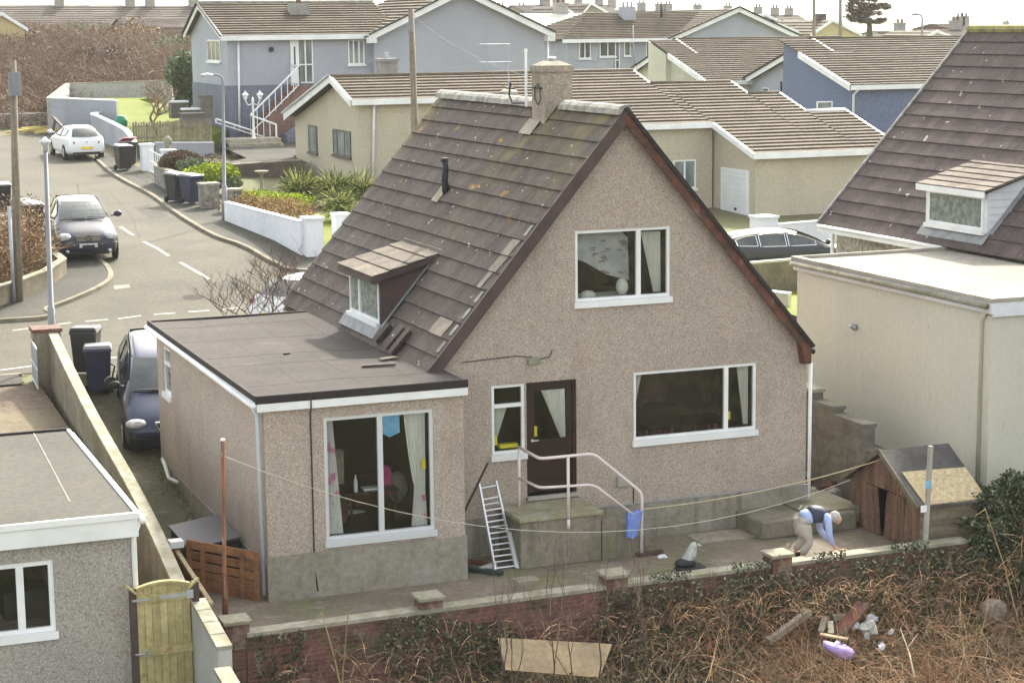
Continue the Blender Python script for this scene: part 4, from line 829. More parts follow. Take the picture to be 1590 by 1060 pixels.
c = at(1027, 28, y=90.5); pipe(Dh, [c, c+V((0, 0, .9))], .09, m_black, 'flue')
# ---- N: right-hand neighbour with steep roof and cream flat roofed extension
N = thing('cream_extension_house', 'neighbouring house with steep dark brown roof, white dormer and cream flat-roofed extension', 'house', (14, 4, -.6))
NE, NZ, NR, NRZ, NY = 12.56, 3.22, 16.95, 8.02, 11.5
nroof = MB(); tiled(nroof, (NE, NY, NZ), (NE, -6, NZ), (NR, -6, NRZ), (NR, NY, NRZ), .40, .035, .34); tiled(nroof, (2*NR-NE, -6, NZ), (2*NR-NE, NY, NZ), (NR, NY, NRZ), (NR, -6, NRZ), .40, .035, 1.0)
m_ntile = mat('purple brown tile', (.09, .07, .067), (.072, .057, .055), 1.8, bump=.5, bsc=60, rnd=.15, layers=[((.2, .16, .15), 40, .56, .7, .5), ((.45, .42, .37), (5, 5, 5), .735, .76, .8, 1), ((.16, .1, .05), (.8, .8, 3), .64, .74, .4)])
nroof.build('roof', m_ntile, N)
g = MB(); g.tube([(NR, -6, NRZ+.03), (NR, NY, NRZ+.03)], .11, 8); m_mr = mat('mossy ridge', (.3, .27, .1), (.2, .19, .1), 5, bump=.5); g.build('ridge_tiles', m_mr, N)
g = MB(); g.bar((NE, NY+.03, NZ+.05), (NR, NY+.03, NRZ+.05), .08, .06, up=(-1, 0, 1)); g.build('verge_cap', m_mort, N)
g = MB(); g.prism([(NE+.35, NY-.3, -.8), (NE+.35, NY-.3, NZ+.15), (NR, NY-.3, NRZ-.2), (2*NR-NE-.35, NY-.3, NZ+.15), (2*NR-NE-.35, NY-.3, -.8)], (0, -17, 0))
m_stone = mat('stone chip wall', (.42, .4, .33), (.24, .22, .18), 9, bump=.8, bsc=14); g.build('wall', m_stone, N)
board(N, (NE+.02, NY, NZ+.02), (NE+.02, 5.95, NZ+.02), .18, .04, 'fascia', nrm=(-1, 0, 0)); pipe(N, [(NE-.03, NY-.05, NZ-.02), (NE-.03, 5.95, NZ-.02)], .045, None, 'gutter'); pipe(N, [(NE+.25, NY-.3, NZ-.1), (NE+.25, NY-.3, 0)], .05)
fx0, fx1, fy0, fy1, fz_ = 8.72, 12.75, -1.48, 5.82, 3.18
wbox(N, fx0, fx1, fy0, fy1-.05, -1.6, fz_-.12, m_cream, 'extension_wall')
m_cfelt = mat('pale reflective roof felt', (.25, .235, .2), (.21, .195, .165), .9, bump=.25, layers=[((.25, .24, .2), (2, .5, 1), .6, .75, .5), ((.5, .47, .41), 8, .6, .75, .5)])
g = MB(); g.box(fx0-.04, fx1, fy0-.04, fy1, fz_-.12, fz_-.02); g.build('flat_roof', m_cfelt, N)
g = MB(); g.box(fx0-.10, fx0+.04, fy0-.1, fy1, fz_-.03, fz_+.05); g.box(fx0-.1, fx1, fy1, fy1+.08, fz_-.05, fz_+.05); g.box(fx0+.04, fx1, fy0-.1, fy0+.04, fz_-.03, fz_+.05); g.build('roof_kerb', m_conc, N, bevel=.01)
g = MB(); g.box(fx0-.08, fx0-.04, fy0-.08, fy1, fz_-.24, fz_-.03); g.box(fx0-.04, fx1, fy0-.08, fy0-.04, fz_-.3, fz_-.03); g.build('fascia', m_wpaint, N)
pipe(N, [(fx0-.13, fy0, fz_-.1), (fx0-.13, fy1, fz_-.1)], .055, m_cope, 'gutter')
pipe(N, [(fx0-.1, fy0+.05, fz_-.15), (fx0-.02, fy0+.3, fz_-.4), (fx0-.02, fy0+.3, -1)], .045, m_lcream); g = MB(); g.box(fx0-.02, fx0, fy0-.0, fy0+.12, -1, fz_-.3); g.build('corner_trim', m_cream, N)
c = at(1330, 508, x=fx0); g = MB(); g.lathe([(.07, 0), (.06, .1), (.02, .12)], 10); g.xf(Matrix.Translation(c) @ Matrix.Rotation(rad(-90), 4, 'Y')); g.tube([c+V((-.05, 0, 0)), c+V((-.16, -.0, .05))], .05, 8); g.build('security_light', m_metal, N, smooth=True)
# dormer of N
a = atpl(1440, 350, (-1.093, 0, 1), NRZ-1.093*NR); b = atpl(1530, 372, (-1.093, 0, 1), NRZ-1.093*NR)
nx_ = min(a.x, b.x)+.05; y0_, y1_ = b.y, a.y; zt_ = at(1440, 285, x=nx_).z; zb_ = at(1440, 348, x=nx_).z
rz = lambda x: NRZ-1.093*(NR-x)
g = MB(); xin = NR-(NRZ-zt_-.5)/1.093
for y in (y0_, y1_-.05): g.prism([(nx_, y, rz(nx_)), (nx_, y, zt_), (xin, y, zt_+.5)], (0, .05, 0))
nd = g.build('dormer', m_nclad, N)
g = MB()
for i in range(6):
    z = zb_+.1+i*.16; g.box(nx_+.05, nx_+.1+max(0, (z-rz(nx_))/1.093), y0_-.015, y0_, z, z+.012)
g.build('cladding_groove', m_gpipe, nd)
g = MB(); g.box(nx_-.02, nx_, y0_, y1_, zt_-.12, zt_); g.box(nx_-.02, nx_, y0_, y0_+.12, zb_, zt_-.12); g.box(nx_-.02, nx_, y1_-.12, y1_, zb_, zt_-.12); g.build('dormer_front', m_nclad, nd)
mwin(nd, Pxm(nx_-.02), y0_+.12, y1_-.12, zb_+.05, zt_-.12, 1, None, m_obsc, True, fw=.07)
roofp(nd, (nx_-.2, y1_+.12, zt_+.0), (nx_-.2, y0_-.12, zt_+.0), (xin+.1, y0_-.12, zt_+.52), (xin+.1, y1_+.12, zt_+.52), m_tile2, .3, .03, .4, 'dormer_roof')
g = MB(); g.box(nx_-.22, nx_-.19, y0_-.14, y1_+.14, zt_-.14, zt_-.0); g.build('dormer_fascia', m_white, nd)
g = MB(); g.hexa([(nx_-.2, y0_-.1, rz(nx_-.2)+.05), (nx_-.2, y1_+.1, rz(nx_-.2)+.05), (nx_, y1_+.1, rz(nx_)+.06), (nx_, y0_-.1, rz(nx_)+.06), (nx_-.2, y0_-.1, rz(nx_-.2)+.07), (nx_-.2, y1_+.1, rz(nx_-.2)+.07), (nx_, y1_+.1, rz(nx_)+.1), (nx_, y0_-.1, rz(nx_)+.1)]); g.bar((nx_, y0_-.1, rz(nx_)+.06), (xin, y0_-.1, rz(xin)+.06), .15, .02, up=(-1, 0, 1)); g.build('lead_apron', m_lead, nd)
# ---- L: left flat roofed building
Lb = thing('flat_roofed_garage', 'low grey dashed building with grey felt flat roof and white window, lower left', 'outbuilding', (-9.5, -1, -1.7))
lx1, ly0, ly1, lz = -7.66, -4.05, 2.45, 1.40
m_ldash = mat('grey dash', (.36, .345, .31), (.33, .315, .29), .9, bump=.8, bsc=45, layers=DASH)
Pl = Py(ly0+.14); a = at(-40, 872, y=ly0+.14); b = at(88, 990, y=ly0+.14)
g = MB(); LO = (-9.97, b.x, b.z, at(75, 869, y=ly0+.14).z); wall_open(g, Pl, [-15, lx1-.1], lambda u: lz-.1, -2.6, [LO], .12); g.quad((lx1-.1, ly0+.14, -2.6), (lx1-.1, ly1, -2.6), (lx1-.1, ly1, lz-.1), (lx1-.1, ly0+.14, lz-.1)); g.quad((-15, ly1, -1), (-15, ly1, lz-.1), (lx1-.1, ly1, lz-.1), (lx1-.1, ly1, -1)); g.build('wall', m_ldash, Lb)
lw = window(Lb, Pl, *LO, splits=(LO[0]+.62,), room=2.5, rm=m_newtile, fw=.07)
o = MB(); o.box(-9.5, -8.75, ly0+1.0, ly0+1.5, LO[2], LO[2]+.5); tag(o.build('armchair', m_black), 'dark armchair back seen through the window of the grey flat-roofed building', 'armchair')
m_lfelt = mat('grey mineral felt', (.08, .077, .065), (.066, .064, .054), .5, bump=.3, bsc=90, layers=[((.11, .105, .088), 60, .5, .7, .5), ((.1, .085, .06), .8, .6, .75, .6)])
g = MB(); g.box(-15, lx1-.02, ly0+.02, ly1, lz-.08, lz-.0); fr2 = g.build('flat_roof', m_lfelt, Lb)
g = MB(); g.tube([(-8.25, ly1, lz+.003), (-8.45, ly0+1.2, lz+.003)], .012, 4); g.build('felt_lap', m_conc, fr2)
g = MB(); g.box(-15, lx1+.02, ly1, ly1+.05, lz-.05, lz+.04); g.build('back_kerb', m_felt, fr2)
g = MB(); g.box(-15, lx1, ly0-.03, ly0+.02, lz-.05, lz+.05); g.box(-15, lx1, ly0-.0, ly0+.03, lz-.32, lz-.055); g.box(lx1-.03, lx1+.03, ly0, ly1, lz-.05, lz+.03); g.box(lx1-.03, lx1, ly0+.03, ly1, lz-.25, lz-.052); g.build('fascia', m_white, Lb, bevel=.008)
pipe(Lb, [(lx1+.06, ly0-.05, lz-.08), (lx1+.06, ly1, lz-.08)], .05, None, 'gutter'); pipe(Lb, [(lx1+.02, ly0+.02, lz-.1), (lx1-.06, ly0+.1, lz-.35), (lx1-.06, ly0+.1, -2.4)], .04)
# ================================================================ VEHICLES
m_tyre = mat('tyre rubber', (.018, .018, .018), rough=.8)
m_rim = mat('alloy rim', (.5, .5, .5), rough=.35, metal=.8)
m_cglass = mat('car glass', (.02, .028, .028), (.05, .06, .058), 2, rough=.04, spec=.9)
m_chrome = mat('chrome', (.75, .75, .75), rough=.15, metal=1)
m_lens = mat('headlamp lens', (.62, .64, .66), (.35, .37, .4), 12, rough=.1, spec=.8)
m_tail = mat('tail lamp', (.4, .01, .015), rough=.15, spec=.8)
m_trim = mat('black trim', (.02, .02, .022), rough=.6)
m_platew = mat('white number plate', (.7, .7, .68), rough=.4); m_platey = mat('yellow number plate', (.75, .6, .05), rough=.4)
def paint(name, c, r=.32, met=.0): return mat(name, c, rough=r, spec=.4, coat=.25, metal=met)
def text(body, size, mt, parent, M, name='lettering', depth=.002):
    cu = bpy.data.curves.new('t', 'FONT'); cu.body = body; cu.size = size; cu.align_x = 'CENTER'; cu.align_y = 'CENTER'; cu.extrude = depth
    o = bpy.data.objects.new('t', cu); col.objects.link(o); dg = bpy.context.evaluated_depsgraph_get(); me = bpy.data.meshes.new_from_object(o.evaluated_get(dg)); bpy.data.objects.remove(o)
    me.materials.clear(); me.materials.append(mt); q = bpy.data.objects.new(name, me); col.objects.link(q); q.parent = parent; q.matrix_local = M; return q
def car(name, label, loc, heading, pitch, st, W, wheels, wr, pm, wins, screens, front=None, rear=None, roofm=None, plate=None, cls='car', mirrors=None):
    """st: (x, zbot, zbelt, ztop, halfwidth, halfwidth_top); +x is the front"""
    t = thing(name, label, cls, loc, heading, ry=-pitch)
    xs_ = [s[0] for s in st][::-1]; arr = np.array(st)[::-1]
    f = lambda x, k: float(np.interp(x, xs_, arr[:, k]))
    g = MB(); vs = []; K = 17
    def sec(s):
        x, zb, zl, zt, w_, wt = s; h = [(w_*.75, zb), (w_*.97, zb+.07), (w_, zb+.2), (w_, (zb+zl)/2+.05), (w_*.985, zl-.05), (w_*.95, zl+.0), (wt+(.95*w_-wt)*.08, zt-.05), (wt*.8, zt-.008)]
        L_ = [(0, zb)]+h+[(0, zt)]+[(-a, b) for a, b in reversed(h)]; return [(x, a, b) for a, b in L_]
    n = len(sec(st[0]))
    for s in st: vs += sec(s)
    fs = [(i*n+k, i*n+(k+1) % n, (i+1)*n+(k+1) % n, (i+1)*n+k) for i in range(len(st)-1) for k in range(n)]
    fs += [tuple(range(n-1, -1, -1)), tuple((len(st)-1)*n+k for k in range(n))]
    g.add(vs, fs, .5); b = g.build('body', pm, t, smooth=True, local=True); md = b.modifiers.new('s', 'SUBSURF'); md.levels = 2; md.render_levels = 2
    ys = lambda x, z: (lambda zl, zt, w_, wt: .95*w_+(wt-.95*w_)*min(1, max(0, (z-zl)/(zt-.05-zl))))(f(x, 2), f(x, 3), f(x, 4), f(x, 5)+(.95*f(x, 4)-f(x, 5))*.08)
    for sg in (1, -1):
        for (xa, xb, za0, za1, zb0, zb1) in wins:   # bottom z at xa,xb ; top z at xa,xb
            g = MB(); m = 8; lo = []; hi = []
            for i in range(m+1):
                x = xa+(xb-xa)*i/m; z0 = za0+(za1-za0)*i/m; q = i/m; z1 = zb0+(zb1-zb0)*q+.03*math.sin(q*math.pi)
                lo.append((x, sg*(ys(x, z0)+.006), z0)); hi.append((x, sg*(ys(x, z1)+.006), z1))
            for i in range(m): g.quad(lo[i], lo[i+1], hi[i+1], hi[i], .5)
            g.build('side_window', m_cglass, t, smooth=True, local=True)
            g = MB(); g.tube(lo+hi[::-1]+[lo[0]], .012, 4); 
            g.build('window_trim', m_chrome if cls == 'estate car' else m_trim, t, local=True)
    for (xa, za, wa, xb, zb_, wb, bulge) in screens:
        g = MB(); m = 8; d = V((xb-xa, 0, zb_-za)); nn = V((-d.z, 0, d.x)).normalized(); nn = nn if nn.z > 0 else -nn; rows = []
        for j in range(5):
            q = j/4; row = []
            for i in range(m+1):
                u = i/m*2-1; w_ = wa+(wb-wa)*q; x = xa+(xb-xa)*q; z = za+(zb_-za)*q
                row.append(V((x, u*w_, z))+nn*(.02)-V((math.copysign(bulge, xa-xb) if True else 0, 0, 0))*(u*u)+nn*.02*math.sin(q*math.pi))
            rows.append(row)
        for j in range(4):
            for i in range(m): g.quad(rows[j][i], rows[j][i+1], rows[j+1][i+1], rows[j+1][i], .5)
        g.build('windscreen' if xa > 0 else 'rear_screen', m_cglass, t, smooth=True, local=True)
        if xa > 0:
            g = MB(); g.bar((xa-.02, -.55, za+.06), (xa-.0, .05, za+.05), .025, .02); g.bar((xa-.02, .1, za+.07), (xa, .6, za+.05), .025, .02); g.build('wiper', m_trim, t, local=True)
    for x in wheels:
        for sg in (1, -1):
            g = MB(); prof = [(wr+.055, -.03), (wr+.055, .0), (wr+.03, .012), (wr, .0)]
            w_ = f(x, 4); R_ = Matrix.Translation((x, sg*(w_-.02), wr)) @ Matrix.Rotation(rad(-90*sg), 4, 'X')
            g.lathe([(wr+.05, -.1), (wr+.05, .026)], 24); g.xf(R_); g.build('wheel_arch', m_trim, t, local=True)
            g = MB(); g.lathe([(wr*.6, -.1), (wr-.02, -.1), (wr, -.06), (wr, .03), (wr-.025, .045), (wr*.66, .045), (wr*.62, .03)], 28); g.xf(R_); wh = g.build('wheel', m_tyre, t, smooth=True, local=True)
            g = MB(); g.lathe([(wr*.65, .0), (wr*.65, .048), (wr*.58, .052), (wr*.54, .032), (wr*.2, .04), (wr*.1, .05), (.01, .05)], 24)
            for k in range(5):
                a = 2*math.pi*k/5; g.bar((wr*.12*math.cos(a), wr*.12*math.sin(a), .05), (wr*.6*math.cos(a), wr*.6*math.sin(a), .05), .05, .02)
            g.xf(R_); g.build('rim', m_rim, wh, local=True)
    mx, mz = mirrors or (screens[0][0]-.25, screens[0][1]+.08)
    for sg in (1, -1):
        g = MB(); w_ = f(mx, 4); g.ell((mx, sg*(w_+.13), mz+.03), .07, .13, .09, 10, 7); g.bar((mx, sg*(w_-.08), mz-.02), (mx, sg*(w_+.08), mz), .05, .04); g.build('wing_mirror', pm if cls != 'people carrier' else m_trim, t, smooth=True, local=True)
    return t, f
def lampshape(t, pts, th, m, name, d=(1, 0, 0)):
    g = MB(); g.prism([V(p) for p in pts], V(d)*th); return g.build(name, m, t, local=True, bevel=min(.02, th*.4))
def hpitch(x, y, hd, L=1.3):
    c, s = math.cos(hd), math.sin(hd); return math.atan2(H(x+c*L, y+s*L)-H(x-c*L, y-s*L), 2*L)
# dark tall hatchback facing the camera
p = G(150, 392); hd = rad(-93); L2 = 2.13
pos = V((-3.15, 27.3, 0)); c0 = at(143, 398, y=25.2); pos.x = c0.x+.02; pos.z = H(pos.x, pos.y)+.015
tallst = [(2.14, .36, .5, .55, .55, .45), (2.08, .24, .62, .70, .76, .55), (1.85, .2, .74, .86, .86, .62), (1.4, .19, .85, 1.0, .885, .68), (1.05, .19, .93, 1.10, .89, .68), (.62, .19, .97, 1.34, .89, .62), (.2, .19, .98, 1.53, .89, .58), (-.3, .19, .99, 1.59, .89, .57), (-1.0, .19, 1.02, 1.58, .89, .56), (-1.6, .2, 1.06, 1.50, .88, .55), (-1.92, .22, 1.06, 1.25, .86, .56), (-2.08, .26, .95, 1.02, .83, .58), (-2.14, .36, .7, .76, .78, .55)]
m_pnavy = paint('dark navy car paint', (.012, .014, .03))
t, f = car('parked_car', 'dark navy tall hatchback facing the camera beside the hedge with bright headlamps', tuple(pos), hd, hpitch(pos.x, pos.y, hd), tallst, .89, (1.36, -1.36), .32, m_pnavy,
     [(.5, -.35, 1.05, 1.05, 1.22, 1.50), (-.42, -1.15, 1.05, 1.08, 1.5, 1.48), (-1.22, -1.7, 1.1, 1.14, 1.46, 1.36)], [(1.08, 1.10, .72, .28, 1.52, .54, .10), (-2.02, 1.08, .62, -1.68, 1.48, .52, .06)])
for s in (1, -1):
    g = MB(); g.ell((1.98, s*.66, .74), .13, .19, .115, 14, 8); g.build('headlight', m_lens, t, smooth=True, local=True)
    g = MB(); g.bar((2.12, s*.38, .52), (1.99, s*.84, .55), .03, .025); g.build('bumper_strip', m_chrome, t, local=True)
    g = MB(); g.ell((2.1, s*.6, .33), .05, .06, .05, 10, 6); g.build('fog_light', m_lens, t, smooth=True, local=True)
g = MB(); g.prism([(2.06, -.40, .80), (2.10, -.33, .62), (2.10, .33, .62), (2.06, .40, .80)], (.045, 0, 0)); gr_ = g.build('grille', m_trim, t, local=True, bevel=.01)
g = MB()
for i in range(5): g.bar((2.135, -.37+.008*(4-i), .64+i*.036), (2.135, .37-.008*(4-i), .64+i*.036), .02, .016)
g.build('grille_bar', m_chrome, gr_, local=True)
g = MB(); g.tube([(2.16, .085*math.cos(a*math.pi/8), .715+.085*math.sin(a*math.pi/8)) for a in range(17)], .011, 6)
for k in range(3): a = math.pi/2+k*2*math.pi/3; g.bar((2.16, 0, .715), (2.16, .08*math.cos(a), .715+.08*math.sin(a)), .016, .012)
g.build('emblem', m_trim, gr_, local=True)
g = MB(); g.box(2.115, 2.135, -.26, .26, .44, .55); pl_ = g.build('number_plate', m_platew, t, local=True)
text('CX02 UBX', .115, m_trim, pl_, Matrix.Translation((2.137, 0, .494)) @ Matrix.Rotation(rad(90), 4, 'Z') @ Matrix.Rotation(rad(90), 4, 'X'))
g = MB(); g.prism([(2.06, -.6, .22), (2.06, .6, .22), (2.1, .55, .40), (2.1, -.55, .40)], (.02, 0, 0)); g.build('air_intake', m_trim, t, local=True)
g = MB(); g.tube([(.0, 0, 1.58), (-.25, 0, 2.0)], .006, 4); g.build('aerial', m_trim, t, local=True)
# white hatchback, rear to the camera, up the street
hst = [(2.02, .32, .52, .57, .58, .45), (1.94, .22, .64, .72, .76, .6), (1.5, .2, .78, .88, .84, .65), (1.05, .19, .88, .98, .85, .66), (.5, .19, .92, 1.25, .85, .6), (.05, .19, .93, 1.41, .85, .56), (-.6, .19, .95, 1.45, .85, .56), (-1.2, .19, .99, 1.41, .85, .54), (-1.62, .21, 1.0, 1.27, .845, .54), (-1.88, .24, .95, 1.04, .81, .56), (-2.0, .30, .72, .84, .77, .6), (-2.03, .36, .5, .56, .7, .5)]
c = G(134, 250); hd = rad(90+4); pos = V((c.x-.1, c.y+2.0, 0)); pos.z = H(pos.x, pos.y)+.015
m_pwhite = paint('white car paint', (.72, .73, .74))
t, f = car('parked_car', 'white hatchback parked with its rear and yellow plate toward the camera up the street', tuple(pos), hd, hpitch(pos.x, pos.y, hd), hst, .85, (1.27, -1.25), .31, m_pwhite,
     [(.45, -.4, .98, .99, 1.12, 1.34), (-.47, -1.3, .99, 1.04, 1.34, 1.28)], [(1.02, .98, .68, .15, 1.38, .52, .08), (-1.9, 1.02, .60, -1.42, 1.36, .46, .08)])
for s in (1, -1): lampshape(t, [(-1.97, s*.5, .82), (-1.80, s*.80, .90), (-1.82, s*.79, .76), (-1.98, s*.52, .72)], .05, m_tail, 'tail_light', (-1, 0, 0))
g = MB(); g.box(-2.06, -2.03, -.26, .26, .5, .61); g.build('number_plate', m_platey, t, local=True)
g = MB(); g.box(-2.05, -1.98, -.6, .6, .27, .38); g.build('rear_valance', m_trim, t, local=True)
g = MB(); g.lathe([(.06, 0), (.05, .015)], 12); g.xf(Matrix.Translation((-1.99, 0, .82)) @ Matrix.Rotation(rad(-90), 4, 'Y')); g.build('badge', m_chrome, t, local=True)
# white hatchback at the junction, half hidden by the roof
a = at(420, 476, z=H(1.5, 16)+.75); hd = rad(28); pos = V((a.x+1.75, a.y+.95, 0)); pos.z = H(pos.x, pos.y)+.015
t, f = car('parked_car', 'white hatchback with red tail light, half hidden behind the steep roof and bare twigs', tuple(pos), hd, 0, hst, .85, (1.27, -1.25), .31, m_pwhite,
     [(.45, -.4, .98, .99, 1.12, 1.34), (-.47, -1.3, .99, 1.04, 1.34, 1.28)], [(1.02, .98, .68, .15, 1.38, .52, .08), (-1.9, 1.02, .60, -1.42, 1.36, .46, .08)])
for s in (1, -1): g = MB(); g.ell((-1.85, s*.72, .82), .12, .14, .1, 12, 7); g.build('tail_light', m_tail, t, smooth=True, local=True)
g = MB(); g.box(-2.06, -2.03, -.26, .26, .5, .61); g.build('number_plate', m_platey, t, local=True)
# blue people carrier in the drive
mst = [(2.13, .36, .55, .6, .6, .5), (2.07, .24, .66, .75, .78, .6), (1.8, .2, .80, .92, .85, .62), (1.4, .19, .90, 1.05, .865, .66), (1.15, .19, .95, 1.12, .87, .66), (.7, .19, .98, 1.38, .87, .62), (.2, .19, .99, 1.60, .87, .60), (-.4, .19, 1.0, 1.66, .87, .60), (-1.3, .19, 1.02, 1.64, .87, .59), (-1.85, .2, 1.03, 1.55, .865, .58), (-2.05, .24, 1.0, 1.25, .85, .6), (-2.14, .34, .7, .85, .8, .6)]
hd = rad(-98); a = at(192, 650, y=8.6); pos = V((a.x+1.05, 9.9, 0)); pos.z = H(pos.x, pos.y)+.02
m_pblue = paint('metallic blue car paint', (.028, .036, .075), .3, .2)
t, f = car('people_carrier', 'metallic blue people carrier parked nose-first in the driveway behind the extension', tuple(pos-V((0, 0, .12))), hd, hpitch(pos.x, pos.y, hd)*.75, mst, .87, (1.34, -1.36), .32, m_pblue,
     [(.55, -.35, 1.05, 1.05, 1.26, 1.55), (-.42, -1.15, 1.05, 1.07, 1.55, 1.53), (-1.22, -1.9, 1.08, 1.1, 1.53, 1.42)], [(1.15, 1.14, .72, .3, 1.58, .56, .1), (-2.1, 1.1, .65, -1.92, 1.5, .55, .04)], cls='people carrier')
for s in (1, -1):
    g = MB(); g.ell((1.97, s*.64, .77), .13, .22, .10, 14, 8); g.build('headlight', m_lens, t, smooth=True, local=True)
    g = MB(); g.tube([(-1.7, s*.58, 1.66), (-.2, s*.6, 1.70), (.3, s*.6, 1.66)], .018, 6); g.build('roof_rail', m_trim, t, local=True)
g = MB(); g.prism([(2.04, -.24, .83), (2.1, -.18, .70), (2.1, .18, .70), (2.04, .24, .83)], (.04, 0, 0)); q = g.build('grille', m_trim, t, local=True, bevel=.01)
g = MB(); g.tube([(2.125, -.25, .84), (2.14, -.18, .69), (2.14, .18, .69), (2.125, .25, .84), (2.125, -.25, .84)], .016, 6); g.build('grille_surround', m_chrome, q, local=True)
g = MB(); g.prism([(2.06, -.82, .24), (2.06, .82, .24), (2.11, .78, .5), (2.11, -.78, .5)], (.03, 0, 0)); g.build('bumper', m_trim, t, local=True, bevel=.01)
# dark estate on the neighbour's drive
est = [(2.35, .34, .5, .55, .6, .5), (2.28, .22, .62, .7, .8, .6), (1.8, .2, .76, .86, .89, .66), (1.2, .19, .86, .97, .90, .68), (.6, .19, .9, 1.24, .90, .62), (.1, .19, .91, 1.41, .90, .58), (-.6, .19, .92, 1.45, .90, .57), (-1.4, .19, .95, 1.43, .90, .55), (-2.0, .2, .98, 1.32, .89, .53), (-2.28, .24, .96, 1.08, .85, .55), (-2.38, .34, .7, .8, .8, .55)]
hd = rad(-2); b_ = at(1200, 414, y=20.6); pos = V((b_.x-.2, 21.5, H(16, 21.5)+.0)); pos.z = b_.z-.02
m_pdark = paint('dark grey car paint', (.02, .025, .03))
pos += V((.75, -.7, -.28)); t, f = car('parked_car', 'dark grey estate car with chrome window line parked beyond the brown garden wall', tuple(pos), hd, 0, est, .9, (1.45, -1.4), .33, m_pdark,
     [(.62, -.3, .97, .98, 1.10, 1.35), (-.38, -1.25, .98, 1.0, 1.35, 1.34), (-1.33, -2.0, 1.02, 1.05, 1.33, 1.22)], [(1.15, .97, .70, .2, 1.38, .54, .1), (-2.32, 1.05, .62, -2.0, 1.34, .48, .05)], cls='estate car')
g = MB(); g.box(12, 40, 19.7, 24.6, -1, pos.z-.01); tag(g.build('neighbour_driveway', m_pave), kind='structure')
# ================================================================ STREET FURNITURE
def make_bin(label, bodym, lidm, loc, rz, lid_open=0):
    t = thing('wheelie_bin', label, 'wheelie bin', loc, rz, 'wheelie bins put out along the street')
    g = MB(); g.hexa([(-.24, -.22, .06), (.24, -.22, .06), (.24, .24, .06), (-.24, .24, .06), (-.29, -.36, .98), (.29, -.36, .98), (.29, .33, .98), (-.29, .33, .98)]); g.box(-.31, .31, -.38, .35, .94, .985); g.box(-.2, .2, -.40, -.37, .8, .86)
    g.build('body', bodym, t, local=True, bevel=.02)
    g = MB(); g.hexa([(-.31, -.41, .99), (.31, -.41, .99), (.31, .34, .99), (-.31, .34, .99), (-.27, -.36, 1.04), (.27, -.36, 1.04), (.27, .32, 1.08), (-.27, .32, 1.08)])
    if lid_open: g.xf(Matrix.Translation((0, .34, .99)) @ Matrix.Rotation(-lid_open, 4, 'X') @ Matrix.Translation((0, -.34, -.99)))
    g.build('lid', lidm, t, local=True, bevel=.02)
    g = MB(); g.tube([(-.27, .36, .95), (-.27, .44, .97), (.27, .44, .97), (.27, .36, .95)], .018, 6); g.build('handle', bodym, t, local=True)
    for s in (-1, 1):
        g = MB(); g.lathe([(.1, -.03), (.1, .03), (.05, .035)], 14); g.xf(Matrix.Translation((s*.27, .25, .1)) @ Matrix.Rotation(rad(90*s), 4, 'Y')); g.build('wheel', m_tyre, t, local=True)
    return t
m_bnavy = mat('navy plastic', (.02, .025, .06), (.03, .035, .07), 5, rough=.45); m_bblk = mat('charcoal plastic', (.025, .026, .028), (.035, .035, .036), 5, rough=.45)
m_lid = mat('sunlit grey lid', (.2, .2, .22), rough=.35, spec=.5)
def onG(px, py, dz=.1): p = G(px, py, dz); return V((p.x, p.y, p.z))
b1 = at(147, 520, y=11.6); make_bin('navy wheelie bin standing behind the driveway wall beside the blue people carrier', m_bnavy, m_lid, (b1.x, 11.3, H(b1.x, 11.3)+.02), rad(170))
b1 = at(130, 505, y=12.4); make_bin('black wheelie bin with domed lid, behind the navy one by the driveway wall', m_bblk, m_bblk, (b1.x, 12.2, H(b1.x, 12.2)+.05), rad(160))
p_ = onG(298, 316); make_bin('navy wheelie bin on the pavement against the stone gate pillar', m_bnavy, m_lid, p_, rad(25))
p_ = onG(281, 314); make_bin('black wheelie bin on the pavement, left of the navy one by the stone pillar', m_bblk, m_lid, p_+V((-.1, .25, 0)), rad(25))
p_ = onG(192, 264); make_bin('dark wheelie bin with pale lid in front of the white garden gate', m_bblk, m_lid, p_, rad(10))
p_ = onG(203, 258); make_bin('dark wheelie bin with a red and white lid beside the white garden gate', m_bblk, mat('red lid', (.5, .12, .13), rough=.5), p_+V((0, .5, 0)), rad(10), .25)
p_ = onG(4, 332); make_bin('dark wheelie bin at the left edge beyond the twiggy hedge', m_bblk, m_lid, p_, rad(0))
p_ = at(52, 345, y=31.5); make_bin('dark wheelie bin just behind the twiggy hedge, its lid catching the light', m_bblk, m_lid, (p_.x, 31.5, H(p_.x, 31.5)), rad(0))
p_ = at(38, 340, y=32.4); make_bin('black wheelie bin half hidden behind the hedge and the telegraph pole', m_bblk, m_bblk, (p_.x, 32.4, H(p_.x, 32.4)), rad(20))
# wheelie-toy / trolley wheel beside drive: small kettle barrow
o = thing('hose_reel', 'small black hose reel on the driveway between the navy bin and the people carrier', 'hose reel', (-5.55, 9.6, H(-5.6, 9.6)))
g = MB(); c = at(172, 594, y=9.9); g.lathe([(.14, -.06), (.14, .06), (.06, .07)], 14); g.xf(Matrix.Translation(c) @ Matrix.Rotation(rad(90), 4, 'X')); g.build('reel', m_black, o)
g = MB(); g.tube([c, c+V((.1, 0, .35)), c+V((.0, 0, .42))], .02, 6); g.build('handle', m_black, o)
